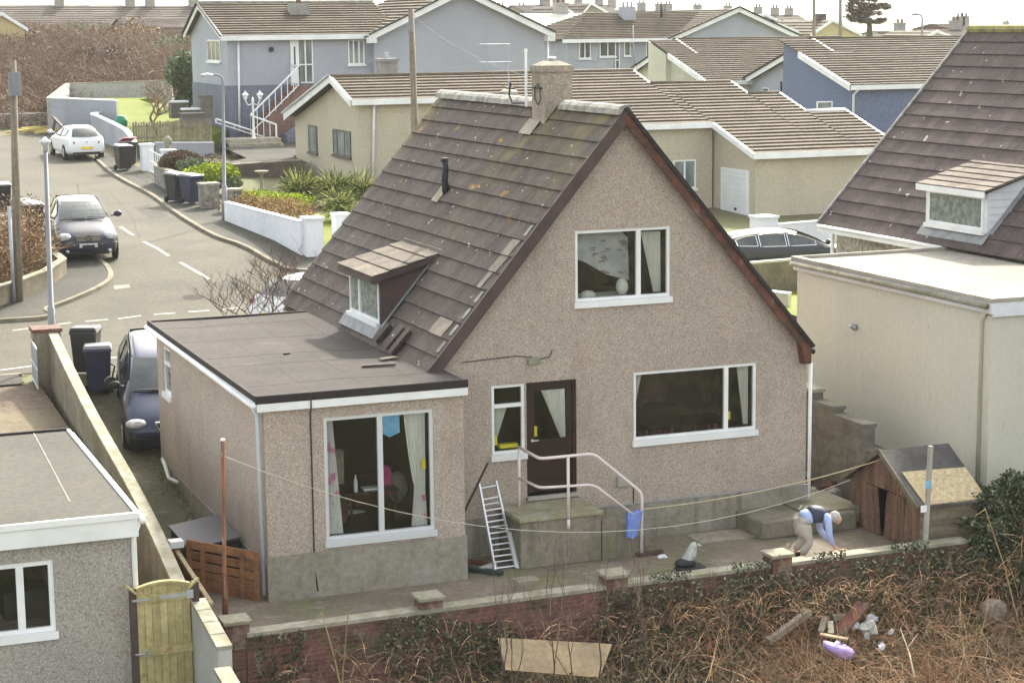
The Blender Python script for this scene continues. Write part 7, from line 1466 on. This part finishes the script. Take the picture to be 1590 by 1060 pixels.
fg('yellow_cottage', 'pale yellow gabled cottage among the scrub at the far left edge', -30, 44, 46, 2, 20, 120, 9, m_yellow)
fh('ruined_cottage', 'small pale ruined cottage with white framed openings in the scrub', 128, 176, 42, 38, 135, 6, m_whroof, m_farwall, (), wins=2, drop=1.8)
fh('pebbled_barn', 'low brown roofed building behind the scrub beside the blue grey house', 196, 305, 44, 29, 140, 9, m_farwall, m_haz, (), drop=2)
TR = 'brown roofed terraced house in the chimneyed row on the skyline above the pale blue house'
for a, b, ch_ in ((960, 1004, (996,)), (1004, 1060, (1024, 1037)), (1060, 1106, (1083,)), (1106, 1152, (1130,)), (1152, 1190, (1177,)), (1190, 1215, (1203,)), (1215, 1262, (1225,))): fh('terraced_house', TR, a, b, 26+(a-960)*.045, 15+(a-960)*.03, 215, 9, m_farwall, m_haz, ch_, group='chimneyed terrace on the centre skyline', cat='terraced house')
fh('pale_roofed_house', 'house with very pale sunlit roof and yellowish walls right of the blue grey house', 822, 955, 45, 21, 118, 9, m_yellow, m_whroof, (871,), wins=4)
fh('slate_roofed_house', 'dark slate roofed house on the skyline with two chimneys', 818, 868, 22, 8, 165, 9, m_farwall, m_dkroof, (846, 866)); fg('white_gabled_house', 'white gabled house on the skyline beside the dark slate roof', 862, 890, 20, 873, 9, 160, 8, m_lcream, m_haz)
fg('brown_gabled_house', 'small brown gabled house on the skyline behind the pale sunlit roof', 905, 945, 20, 918, 5, 168, 8, m_farwall, m_haz)
for px, lab in ((778, 'leftmost'), (810, 'second from left'), (898, 'tallest'), (930, 'fourth'), (950, 'rightmost')):
    pass
fh('terraced_house', 'low terraced house roofs between the slate roof and the pale blue chimney, skyline', 885, 962, 20, 8, 225, 9, m_farwall, m_haz, (898, 930, 950), cat='terraced house'); fh('terraced_house', 'low terraced house roof just right of the big grey gable on the skyline', 760, 822, 32, 20, 205, 9, m_farwall, m_haz, (778, 810), cat='terraced house')
fg('yellow_gabled_house', 'yellow gabled house with pale roof left of the windblown tree', 1258, 1338, 54, 1293, 31, 125, 9, m_yellow, m_rtile, chim=((1277, m_barge),)); fh('pale_bungalow', 'pale roofed bungalow joined left of the yellow gabled house', 1135, 1262, 50, 28, 132, 8, m_farwall, m_rtile, ())
fg('conservatory', 'white conservatory roof catching the sun behind the blue bungalows', 1186, 1240, 50, 1210, 38, 112, 4, m_white, m_whroof); fg('small_white_gable', 'small white gabled roof on the skyline behind the conservatory', 1160, 1212, 34, 1188, 22, 135, 8, m_lcream, m_haz)
fh('grey_roofed_bungalow', 'low grey roofed bungalow on the right skyline beneath the distant street lamp', 1388, 1452, 57, 48, 150, 9, m_lcream, m_dkroof, (1397,)); fg('white_gabled_bungalow', 'little white gabled bungalow on the right skyline', 1440, 1476, 56, 1455, 48, 130, 8, m_lcream, m_rtile)
fh('brown_roofed_bungalow', 'brown roofed bungalow just left of the steep purple roof on the skyline', 1455, 1530, 58, 46, 132, 8, m_lcream, m_rtile, (1483,)); fh('red_chimney_house', 'house with a tall red brown chimney cluster above the steep neighbouring roof', 1478, 1515, 46, 37, 170, 9, m_redw, m_haz, (1490, 1497))
fh('skyline_house', 'distant flat toned house at the right edge of the skyline', 1548, 1580, 47, 41, 300, 9, m_farwall, m_haz, (1562,))
# ================================================================ VEGETATION
def rpts(n, c, r, shell=.5):
    d = rng.normal(size=(n, 3)); d /= np.linalg.norm(d, axis=1)[:, None]; q = (shell+(1-shell)*rng.random(n))[:, None]; return np.array(c)+d*q*np.array(r)
def leafq(P, s, asp=.6, up=0):
    n = len(P); a = rng.normal(size=(n, 3)); a[:, 2] *= (1-up); a /= np.linalg.norm(a, axis=1)[:, None]; b = rng.normal(size=(n, 3)); b = np.cross(a, b); b /= np.linalg.norm(b, axis=1)[:, None]
    s_ = (s*(.6+.8*rng.random(n)))[:, None]; a *= s_; b *= s_*asp; return np.stack([P-a, P-b*.8, P+a, P+b*.8], 1)
def blade(P, D, L_, w_, droop=.0, seg=3):
    """ribbons from points P along directions D"""
    n = len(P); D = D/np.linalg.norm(D, axis=1)[:, None]; side = np.cross(D, rng.normal(size=(n, 3))); side /= np.linalg.norm(side, axis=1)[:, None]
    L_ = np.broadcast_to(L_, n)[:, None]; w_ = np.broadcast_to(w_, n)[:, None]; out = []; p = P.copy(); d = D.copy()
    for k in range(seg):
        d2 = d+np.array([0, 0, -1])*droop; d2 = d2+rng.normal(size=(n, 3))*.07; d2 /= np.linalg.norm(d2, axis=1)[:, None]; q = p+d2*L_/seg
        w0 = w_*(1-k/seg*.75); w1 = w_*(1-(k+1)/seg*.75); out.append(np.stack([p-side*w0, p+side*w0, q+side*w1, q-side*w1], 1)); p, d = q, d2
    return np.concatenate(out)
def lmat(name, a, b, c, rnd=.35): return mat(name, a, b, 1.5, rnd=rnd, two=(c, .62, .9), rough=.75)
m_scrub = lmat('winter scrub twigs', (.2, .125, .085), (.15, .105, .075), (.22, .18, .12)); m_ever = lmat('evergreen leaves', (.035, .055, .018), (.05, .07, .025), (.09, .11, .04))
m_ivy = lmat('dark ivy leaves', (.05, .066, .034), (.068, .08, .045), (.15, .16, .1), .5); m_bram = lmat('dead bramble canes', (.25, .165, .11), (.33, .18, .105), (.58, .38, .22), .35)
m_straw = lmat('bleached grass stalks', (.42, .31, .16), (.32, .22, .12), (.5, .42, .28), .3); m_under = lmat('leaf litter', (.12, .09, .06), (.09, .085, .05), (.24, .16, .1), .5)
m_lime = lmat('lime green foliage', (.26, .32, .02), (.18, .26, .02), (.42, .45, .05), .3); m_greyg = lmat('grey green foliage', (.12, .15, .08), (.09, .12, .06), (.2, .22, .13)); m_domeb = lmat('brown domed shrub', (.1, .065, .045), (.075, .05, .038), (.14, .09, .06))
m_heath = lmat('red brown heather', (.26, .14, .07), (.2, .12, .06), (.3, .24, .09)); m_palm = mat('palm blades', (.11, .14, .04), (.07, .1, .03), 1.5, rnd=.4, two=((.46, .46, .17), .5, .95), rough=.75); m_twig = lmat('grey brown twigs', (.12, .085, .065), (.09, .07, .055), (.18, .13, .1), .25)
m_dry = lmat('brown leafless hedge', (.22, .14, .085), (.15, .1, .06), (.33, .24, .13), .35); m_pine = lmat('pine needles', (.055, .05, .035), (.07, .05, .04), (.12, .09, .06), .3); m_bark = mat('bark', (.1, .08, .065), (.07, .058, .05), 6, bump=.6)
# scrub bank at the far left
Q = []; R_ = []
for k in range(1500):
    y = 70+95*rng.random()**1.15; px = rng.uniform(-40, 330); c = at(px, 60, y=y); x = c.x
    if y < 86 and px > 255: continue
    if px > 70 and y < 90: continue
    z = H(x, y); hgt = rng.uniform(.7, 2.0)*(1 if y > 86 else .6); n = 60; P = np.array([x, y, z])+np.stack([rng.normal(size=n)*1.1, rng.normal(size=n)*1.1, hgt*.75*rng.random(n)], 1); D = rng.normal(size=(n, 3))*[.9, .9, .3]+[0, 0, .75]
    q = blade(P, D, hgt*(.3+.4*rng.random(n)), .013+.012*rng.random(n), .1, 2); cc = np.array([x, y, z+hgt*.35]); fz_q = leafq(rpts(170, cc, (1.15, 1.15, hgt*.62), .45), .07, .45); q = np.concatenate([q, fz_q]); Q.append(q); base = .35*rng.random()+.4*max(0, min(1, .5+mnoise.noise(V((x*.09, y*.05, 1))))); R_.append(np.clip(base+.25*rng.random(len(q)), 0, 1))
tag(quads('scrub', np.concatenate(Q), m_scrub, r=np.concatenate(R_)), 'reddish brown leafless scrub covering the bank at the upper left', None, None, 'stuff')
def bush(name, label, cat, c, r, n, s, m, shell=.55, group=None, stem=True, asp=.6):
    t = thing(name, label, cat, (c[0], c[1], c[2]-r[2]), group=group); cl = []
    for k in range(14): cl.append(rpts(n//14, V(c)+V((rng.normal()*r[0]*.42, rng.normal()*r[1]*.42, rng.normal()*r[2]*.3)), np.array(r)*.55, shell))
    P = np.concatenate(cl+[rpts(n//2, c, r, .7)]); P = P[P[:, 2] > c[2]-r[2]*.98]; quads('foliage', leafq(P, s, asp), m, t)
    if stem:
        g = MB(); b = V((c[0], c[1], c[2]-r[2]-.1))
        for k in range(5): g.tube([b, b+V((rng.normal()*r[0]*.3, rng.normal()*r[1]*.3, r[2]*1.3))], [.04, .01], 5)
        g.build('stems', m_bark, t)
    return t
e_ = at(292, 128, y=74); bush('evergreen_tree', 'dark evergreen tree against the left wall of the blue grey house', 'tree', (e_.x, 74, e_.z), (.85, 1.0, 1.5), 4200, .10, m_ever, .3); e_ = at(276, 108, y=82); bush('green_bush', 'olive green bush in the scrub left of the dark evergreen', 'bush', (e_.x, 80, e_.z), (1.1, 1.3, 1.2), 3000, .10, m_greyg, .3)
for px, py, y, r, m, lab in ((75, 92, 110, 2.6, m_scrub, 'rounded grey brown thicket in the middle of the scrub bank'), (205, 70, 125, 3.2, m_dry, 'pale tan thicket in the scrub behind the small bare tree'), (110, 62, 130, 2.8, m_greyg, 'greenish thicket below the long terrace in the scrub'), (20, 75, 125, 3.2, m_twig, 'grey thicket at the far left edge of the scrub'), (285, 78, 110, 2.6, m_greyg, 'mottled green thicket left of the blue grey house roofline'), (165, 90, 105, 2.2, m_twig, 'grey brown thicket in the scrub above the long pale wall')):
    e_ = at(px, py, y=y); bush('thicket', lab, 'thicket', (e_.x, y, e_.z-.8), (r*1.3, r, r*.75), 3000, .16, m, .4)
# branching trees
def tree(name, label, base, h, spread, m, levels=5, r0=.07, seed=3, crown=None, first=.3, cat='tree', nb=3, up=.35, thin=.62):
    rnd_ = random.Random(seed); t = thing(name, label, cat, base); tr, br = MB(), MB()
    def go(p, d, L_, r, lv):
        q = p; pts = [p]
        for k in range(3): d = (d+V((rnd_.gauss(0, .13), rnd_.gauss(0, .13), rnd_.gauss(0, .06)+.03))).normalized(); q = q+d*L_/3; pts.append(q)
        (tr if lv == levels else br).tube(pts, [r, r*.9, r*.8, r*.68], 6 if r > .02 else 3, cap=False)
        if lv == 0: return
        for k in range(nb if lv > 1 else 2):
            a = rnd_.random()*6.283; e = V((math.cos(a), math.sin(a), 0))*spread; nd = (d*.75+e+V((0, 0, up))).normalized(); go(pts[rnd_.choice([2, 3, 3])], nd, L_*rnd_.uniform(.6, .85), r*thin, lv-1)
    go(V(base), V((0, 0, 1)), h*first, r0, levels); tr.build('trunk', m_bark, t, smooth=True); br.build('branches', m, t); return t
c = at(243, 206, y=58.5); tree('bare_tree', 'small bare spreading tree on the bright lawn above the picket fence', (c.x, 58.5, 3.3), 4.2, .85, m_dry, 6, .075, 5, first=.24, nb=3, up=.22, thin=.655)
o_ = MB(); c2 = at(243, 208, y=57.6)
c = at(428, 510, y=9.6); tree('bare_shrub', 'leafless twiggy shrub rising behind the flat roof in front of the white car', (c.x, 9.9, .2), 3.6, .9, m_twig, 6, .036, 11, first=.34, up=.4, thin=.68); c = at(380, 510, y=9.8); tree('bare_shrub', 'smaller leafless shrub behind the flat roof, left of the twiggy one by the white car', (c.x, 10.2, .2), 3.0, .9, m_twig, 5, .028, 23, first=.34, up=.4, thin=.68)
# pine on the skyline
bz = at(1350, 58, y=112); t = thing('windblown_pine', 'dark windblown pine with an uneven crown on the right skyline', 'pine tree', bz)
g = MB(); tp_ = at(1342, 14, y=112); g.tube([bz, bz.lerp(tp_, .4)+V((.2, 0, 0)), tp_], [.3, .22, .1], 8); g.build('trunk', m_bark, t)
P = []; g = MB()
for k in range(62):
    px, py = rng.uniform(1314, 1379), rng.uniform(-2, 36)
    if ((px-1346)/34)**2+((py-17)/21)**2 > 1: continue
    c = at(px, py, y=112+rng.normal()*.8); P.append(rpts(150, c, (.5, .5, .24), .2)); g.tube([bz.lerp(tp_, min(1, max(.35, (58-py)/50))), c], [.07, .03], 4)
quads('crown', leafq(np.concatenate(P), .12, .4), m_pine, t); g.build('branches', m_bark, t)
# palms
def palm(label, px, py, h, n, seed):
    p = at(px, py, y=None, z=None, d=58.5); c = G(px, py+28); y = c.y+.8; top = at(px, py, y=y); t = thing('cabbage_palm', label, 'palm', (top.x, y, H(top.x, y)), group='spiky palms behind the white wall')
    g = MB(); g.tube([(top.x, y, H(top.x, y)), top], [.09, .07], 8); g.build('trunk', m_bark, t); D = rng.normal(size=(n, 3)); n = int(n*1.15); D = rng.normal(size=(n, 3)); D[:, 2] = D[:, 2]*.9+.3; quads('leaves', blade(np.array(top)+rng.normal(size=(n, 3))*.1, D, h*(.72+.25*rng.random(n)), .027, .05, 4), m_palm, t)
palm('full rounded spiky palm just behind the end of the long white wall', 467, 297, .98, 520, 1); palm('spiky palm with pale drooping leaves, middle of the three behind the white wall', 519, 297, .95, 480, 2); palm('spiky palm partly hidden by the steep roof, rightmost of the three', 560, 297, .9, 420, 3); palm('spiky palm low in front of the middle one, above the white square pillar', 527, 322, .75, 300, 4)
def bat(px, py, y, **k): c = at(px, py, y=y); return (c.x, y, c.z)
gy_ = G(365, 335, .09).y
c = bat(418, 316, gy_-1.0); 
t = thing('heather_hedge', 'red brown heather hedge with green top behind the long white wall', 'hedge', (c[0], c[1], c[2]-.5)); P = []
for k in range(9): f = k/8; cc = at(372+f*88, 308+f*12, y=gy_+1.4-f*7.5); P.append(rpts(900, cc-V((0, 0, .25)), (.75, .8, .5), .5))
P = np.concatenate(P); quads('foliage', leafq(P, .05, .4), m_heath, t)
t2 = []; 
for k in range(7): f = k/6; cc = at(385+f*70, 296+f*6, y=gy_+3.4-f*6); t2.append(rpts(600, cc-V((0, 0, .2)), (.8, .9, .26), .5))
q = thing('green_shrub', 'low yellow green shrub band behind the red brown heather hedge', 'shrub', (c[0], c[1]+2, c[2]-.3)); quads('foliage', leafq(np.concatenate(t2), .05, .5), m_lime.copy(), q)
yb = G(300, 308, .09).y+1.6
bush('lime_bush', 'bright lime green rounded bush behind the two wheelie bins', 'bush', bat(333, 272, yb), (1.0, .9, .5), 5200, .05, m_lime); bush('grey_green_bush', 'small grey green bush between the brown dome and the lime green bush', 'bush', bat(299, 259, yb+1.6), (.55, .6, .35), 2200, .05, m_greyg)
bush('domed_shrub', 'clipped brown dome-shaped shrub behind the low stone wall', 'shrub', bat(281, 251, yb+3.0), (.85, .85, .46), 6500, .04, m_domeb, .8); bush('green_shrub', 'sparse green shrub behind the slim street lamp', 'shrub', bat(352, 283, yb-.4), (.6, .6, .3), 1600, .05, m_greyg)
# twiggy hedge and low wall at the left road corner
LBp = [V((-9.5, 24.6, 0))]+Gs([(-8, 482), (28, 469), (73, 449), (99, 431)]); tops = [None, 449, 437, 421, 404]
wp = []
for p, tpx in zip(LBp[1:], (447, 437, 420, 403)):
    pxp = {447: -8, 437: 28, 420: 73, 403: 99}[tpx]; wp.append((p.x, p.y+.05, at(pxp, tpx, y=p.y+.05).z))
wallrun('roadside_wall', 'low pale rendered wall under the twiggy hedge at the road corner', wp+[(wp[-1][0]+.0, wp[-1][1]+4.5, wp[-1][2]+.05)], 0, m_bwall, .2, m_cope, .04)
t = thing('twiggy_hedge', 'bushy brown leafless hedge behind the low wall at the left road corner', 'hedge', (wp[1][0], wp[1][1]+1, wp[1][2])); Q = []
for k in range(3600):
    f = rng.random(); i = min(2, int(f*3)); a, b = V(wp[i]), V(wp[i+1]); p = a.lerp(b, f*3-i); y = p.y+.25+rng.random()*3.2; x = p.x-rng.random()*1.2; z0 = p.z-.3+rng.random()*.3
    Q.append((x, y, z0))
P = np.array(Q); P[:, 2] += rng.random(len(P))*.7; D = rng.normal(size=P.shape)*[.8, .8, .3]+[0, 0, .6]; Lh = (.35+.4*rng.random(len(P))); q = blade(P, D, Lh, .014, .05, 3); P2 = P[rng.integers(0, len(P), 9000)]+rng.normal(size=(9000, 3))*[.2, .2, .1]+np.stack([np.zeros(9000), np.zeros(9000), rng.random(9000)*1.2], 1)
quads('twigs', np.concatenate([q, leafq(P2, .045, .5)]), m_dry, t)
# grass tufts in the verge cracks and driveway edge
n = 350; P = np.stack([rng.choice([-6.6, -5.3, -5.2], n)+rng.normal(size=n)*.07, rng.uniform(1.2, 8, n), np.zeros(n)], 1); P[:, 2] = [H(a, b)+.01 for a, b in P[:, :2]]
tag(quads('weeds', blade(P, rng.normal(size=P.shape)*.4+[0, 0, 1], .08, .01, .1, 2), m_greyg), 'small weeds along the edges of the driveway', None, None, 'stuff')
# ---- waste ground: brambles, ivy, stalks
def gpts(n, x0, x1, y0, y1): 
    P = np.stack([rng.uniform(x0, x1, n), rng.uniform(y0, y1, n), np.zeros(n)], 1); P[:, 2] = [H(a, b) for a, b in P[:, :2]]; return P
def clus(P, sc_, lo, seed=0): return np.array([mnoise.noise(V((p[0]*sc_, p[1]*sc_, seed))) > lo for p in P])
P = gpts(42000, -6.4, 13, -10, -3.5); P[:, 2] += rng.random(len(P))*.28; tag(quads('leaf_litter', leafq(P, .05, .6), m_under), 'dark leaf litter and undergrowth on the waste ground', None, None, 'stuff')
P = gpts(30000, -6.4, 13, -9.5, -3.5); P = P[clus(P, .55, -.08, 2)]; P[:, 2] += .1+rng.random(len(P))*.45; tag(quads('ground_ivy', leafq(P, .028, .8), m_ivy), 'patches of green ivy over the waste ground', None, None, 'stuff')
P = gpts(11000, -5.8, 13, -10, -3.6); P[:, 2] += rng.random(len(P))*.5*(P[:, 0] > 0); keep = rng.random(len(P)) < np.where(P[:, 0] > 1.2, 1, .3); P = P[keep]; D = np.stack([rng.normal(size=len(P))*.8-.25, rng.normal(size=len(P))*.5, .15+rng.random(len(P))*.9], 1)
kk_ = np.array([mnoise.noise(V((p[0]*.6, p[1]*.8, 4))) for p in P])+rng.normal(size=len(P))*.22; Rr = np.clip(.5+kk_*1.1, 0, 1)
tag(quads('brambles', blade(P, D, .3+.9*rng.random(len(P)), .0052, .11, 5), m_bram, r=np.tile(Rr, 5)), 'tangled dead orange brown bramble canes over the waste ground', None, None, 'stuff')
P = gpts(9000, 1.5, 12, -9.5, -4.2); P = P[clus(P, .7, .0, 7)]; D = np.stack([-.5+rng.normal(size=len(P))*.35, rng.normal(size=len(P))*.35, .7+.3*rng.random(len(P))], 1)
tag(quads('dry_grass', blade(P, D, .35+.5*rng.random(len(P)), .006, .15, 4), m_bram), 'drifts of dry orange grass on the right of the waste ground', None, None, 'stuff')
P = gpts(4200, -6, 12, -9, -3.7); D = np.stack([rng.normal(size=len(P))*.6, rng.normal(size=len(P))*.6, .4+rng.random(len(P))], 1); tag(quads('pale_stalks', blade(P, D, .4+.8*rng.random(len(P)), .006, .12, 5), m_straw), 'pale bleached stalks scattered through the brambles', None, None, 'stuff')
# ivy over the garden wall (a plant of its own), thicker to the right
n = 26000; x = rng.uniform(-5.9, 8.2, n); z = -.78-1.6*rng.random(n)**1.0; P = np.stack([x, -3.44-.16*rng.random(n)-(.25*rng.random(n))*(x > .3), z], 1)
k_ = np.array([mnoise.noise(V((a*.8, b*1.1, 5))) for a, b in zip(x, z)]); thr = np.interp(x, [-6, -4.2, -3.6, -2.9, -2.2, -1.2, -.3, .4, 8], [.25, 0, -.2, 0, .3, .3, .05, -.3, -.35]); P = P[k_ > thr]; Pt = gpts(1, 0, 1, -5, -4)
m2 = 2200; xt = rng.uniform(.2, 8.3, m2); Pt = np.stack([xt, -3.3-.25*rng.random(m2), -.78+.16*rng.random(m2)], 1); Pt = Pt[[mnoise.noise(V((a*1.3, 0, 9))) > .02 for a in Pt[:, 0]]]
t = thing('wall_ivy', 'dark green ivy smothering the outer face of the low garden wall', 'ivy', (3, -3.5, -2.2)); quads('leaves', leafq(np.concatenate([P, Pt]), .028, .8), m_ivy, t)
g = MB()
for k in range(60): xx = rng.uniform(-.3, 7.8); pts_ = [V((xx, -3.46, -2.2))]; [pts_.append(pts_[-1]+V((rng.normal()*.12, -.01, .25))) for _ in range(5)]; g.tube(pts_, .008, 3)
g.build('stems', m_twig, t)
n = 2600; P = np.stack([rng.uniform(-5.5, 8.2, n), -3.6-.5*rng.random(n), -2.3+1.2*rng.random(n)], 1); P = P[rng.random(n) < np.where(P[:, 0] > .5, 1, .35)]; D = np.stack([rng.normal(size=len(P))*.6-.2, -.15+rng.normal(size=len(P))*.25, .35+rng.random(len(P))], 1)
tag(quads('bramble_curtain', blade(P, D, .35+.6*rng.random(len(P)), .006, .3, 6), m_bram), 'dead bramble stems hanging over the ivy on the garden wall', None, None, 'stuff')
# big ivy mass at the right by the shed
t = thing('ivy_hedge', 'large dark ivy-covered hedge beside the shed at the right edge', 'hedge', (9.5, -3.6, -2)); P = []
for cx_, cy_, cz_, r in ((8.3, -3.3, -.75, .75), (8.9, -3.5, -.65, .9), (9.6, -3.4, -.8, 1.0), (10.4, -3.9, -.9, 1.2), (8.2, -3.9, -1.5, .9), (9.2, -4.3, -1.7, 1.0), (10.3, -4.8, -1.8, 1.1), (7.7, -3.45, -1.4, .7), (11.4, -4.0, -1.0, 1.3), (7.8, -2.95, -.4, .3), (8.05, -2.8, -.3, .45), (8.5, -2.9, -.15, .35), (7.7, -3.2, -.8, .5)):
    P.append(rpts(int(2600*r+400), (cx_, cy_, cz_), (r, r*.8, r*.62), .6))
    for k in range(9): P.append(rpts(150, V((cx_, cy_, cz_))+V((rng.normal()*r*.55, rng.normal()*r*.5, r*.45+.15*rng.random())), (.2, .2, .11), .2))
quads('leaves', leafq(np.concatenate(P), .033, .8), m_ivy, t); n = 900; P = rpts(n, (9.4, -3.8, -.9), (1.6, .9, .6), .8); quads('twigs', blade(P, rng.normal(size=(n, 3))+[-.2, -.4, .8], .5+.6*rng.random(n), .006, .1, 4), m_bram, t)
# saplings in front of the wall
for i, (px, pyb, pyt, y, sd) in enumerate(((925, 1075, 862, -5.4, 1), (852, 1070, 858, -5.6, 2), (760, 1070, 880, -5.2, 3), (985, 1060, 845, -5.0, 4), (800, 1075, 905, -5.9, 5), (890, 1075, 890, -6.0, 6), (1140, 1040, 905, -5.2, 7), (1015, 1060, 880, -5.5, 8))):
    a = at(px, pyt, y=y); b = H(a.x, y); tree('sapling', ('tall thin leafless sapling rising from the waste ground below the handrail', 'thin leafless sapling in front of the red brick part of the garden wall', 'slender leafless sapling in front of the patio by the ladder', 'branching leafless sapling left of the seagull ornament, in front of the wall', 'short leafless sapling behind the tan board', 'dark leafless sapling at the right edge of the tan board', 'slender leafless stem in front of the ivy below the bending man', 'thin leafless sapling in front of the seagull ornament')[i], (a.x, y, b), (a.z-b), .28, m_twig, 4, .02, sd+40, first=.36, cat='sapling', nb=2, up=.8)
for i, (px, py, y, L_, dx, m, lab) in enumerate(((500, 950, -4.0, 1.0, -.3, m_straw, 'leftmost tall bleached stalk in front of the garden wall'), (540, 955, -4.2, 1.1, .15, m_straw, 'tall bleached stalk leaning right in front of the garden wall'), (1210, 860, -4.3, 1.3, -.55, m_bram, 'long orange cane arching left over the ivy below the bending man'), (1530, 790, -4.9, 1.6, -.7, m_straw, 'long pale cane arching over the ivy hedge at the right edge'))):
    a = at(px, py, y=y); g = MB(); z0 = H(a.x, y); g.tube([V((a.x-dx*1.3, y, z0)), V((a.x-dx*.6, y, z0+(a.z-z0)*.6)), a, a+V((dx*.3, 0, -.1))], [.013, .011, .008, .004], 5); tag(g.build('dead_stalk', m), lab, 'stalk')
# rubbish on the waste ground
m_ply = mat('tan plywood sheet', (.34, .25, .155), (.26, .2, .13), 2, layers=[((.2, .14, .09), 1.2, .55, .72, .5)])
a, b, c_, d_ = at(772, 990, y=-4.15), at(950, 1000, y=-4.35), at(930, 1052, y=-4.75), at(785, 1040, y=-4.6); g = MB(); g.hexa([d_, c_, b, a, d_+V((0, -.02, .015)), c_+V((0, -.02, .015)), b+V((0, -.02, .015)), a+V((0, -.02, .015))]); tag(g.build('plywood_sheet', m_ply), 'tan plywood sheet lying against the garden wall at the bottom centre', 'board')
def wz(px, py, up=.35):
    p = G(px, py, up+.2); return p
def junk(name, label, cat, px, py, L_, ang, w_, h_, m, tilt=.1, up=.4):
    c = wz(px, py, up); d = V((math.cos(ang), math.sin(ang), tilt))*L_/2; g = MB(); g.bar(c-d, c+d, w_, h_); return tag(g.build(name, m), label, cat)
junk('plank', 'pale thick timber offcut at the left of the rubbish heap', 'plank', 1278, 970, .38, rad(50), .10, .08, m_newtile, .4); junk('plank', 'pale timber offcut beside the thick one in the rubbish heap', 'plank', 1290, 975, .34, rad(62), .09, .06, m_cope, .3)
junk('plank', 'pale block on top of the rubbish heap', 'block', 1306, 957, .28, rad(-15), .13, .08, m_cope, 0, .5); junk('board', 'dark red board sloping up to the right in the rubbish heap', 'board', 1318, 963, .8, rad(20), .28, .03, m_redw, .55, .5)
junk('plank', 'tan plank end pointing toward the purple bag', 'plank', 1295, 988, .45, rad(-40), .1, .03, m_ply, -.1); junk('plank', 'mossy fallen log left of the rubbish heap', 'log', 1225, 972, .95, rad(15), .11, .1, m_pole, .35)
for i, (px, py, r, m, lab) in enumerate(((1352, 962, .1, m_wpaint, 'crumpled white plastic at the right of the rubbish heap'), (1327, 972, .07, m_wpaint, 'small white scrap in the middle of the rubbish heap'), (1348, 978, .14, m_gull, 'crumpled grey sacking below the white plastic'), (1384, 980, .05, m_wpaint, 'tiny white scrap right of the rubbish heap'), (1370, 1003, .06, m_wpaint, 'white plastic sliver beside the dead branch'))):
    c = wz(px, py, .4); g = MB(); g.ell(c, r*1.1, r*.6, r*.9, 7, 5, 1.1); tag(g.build('litter_scrap', m), lab, 'litter')
c = wz(1303, 1008, .4); g = MB(); g.ell((0, 0, 0), .26, .16, .10, 11, 7, .5); g.xf(Matrix.Translation(c) @ Matrix.Rotation(rad(-35), 4, 'Z') @ Matrix.Rotation(rad(20), 4, 'Y')); tag(g.build('plastic_bag', mat('lilac plastic', (.33, .24, .55), (.42, .33, .62), 8, rough=.4), smooth=True), 'shiny lilac plastic bag lying in the brambles', 'bag')
c = wz(1543, 948, .45); g = MB(); g.ell(c, .24, .24, .22, 14, 9, .08); o = g.build('straw_ball', mat('matted straw', (.25, .2, .15), (.16, .13, .1), 18, bump=.8), smooth=True); tag(o, 'rounded matted straw ball in the brambles at the right', 'straw ball')
g = MB(); a = wz(1398, 975, .5); b = wz(1420, 1050, .2); g.tube([a, a.lerp(b, .5)+V((.03, 0, 0)), b], [.008, .014, .018], 6); g.tube([a.lerp(b, .45), a.lerp(b, .3)+V((.25, 0, .12))], [.01, .005], 5); tag(g.build('dead_branch', mat('bleached wood', (.5, .44, .34)), smooth=True), 'bleached dead branch lying in the brambles', 'branch')
junk('white_strip', 'short white strip lying in the ivy at the bottom left', 'litter', 525, 1028, .3, rad(0), .04, .03, m_wpaint, 0, .3)

# ================================================================ HAZE
hz = bpy.data.materials.new('thin haze'); hz.use_nodes = True; n = hz.node_tree.nodes; n.remove(n['Principled BSDF'])
pv = n.new('ShaderNodeVolumePrincipled'); pv.inputs['Density'].default_value = .0002; pv.inputs['Color'].default_value = (.93, .93, .9, 1); pv.inputs['Anisotropy'].default_value = .2
hz.node_tree.links.new(pv.outputs[0], n['Material Output'].inputs['Volume'])
g = MB(); g.box(-620, 2020, -66, 4520, -20, 17); tag(g.build('haze', hz), kind='stuff')
sc.cycles.volume_step_rate = 4
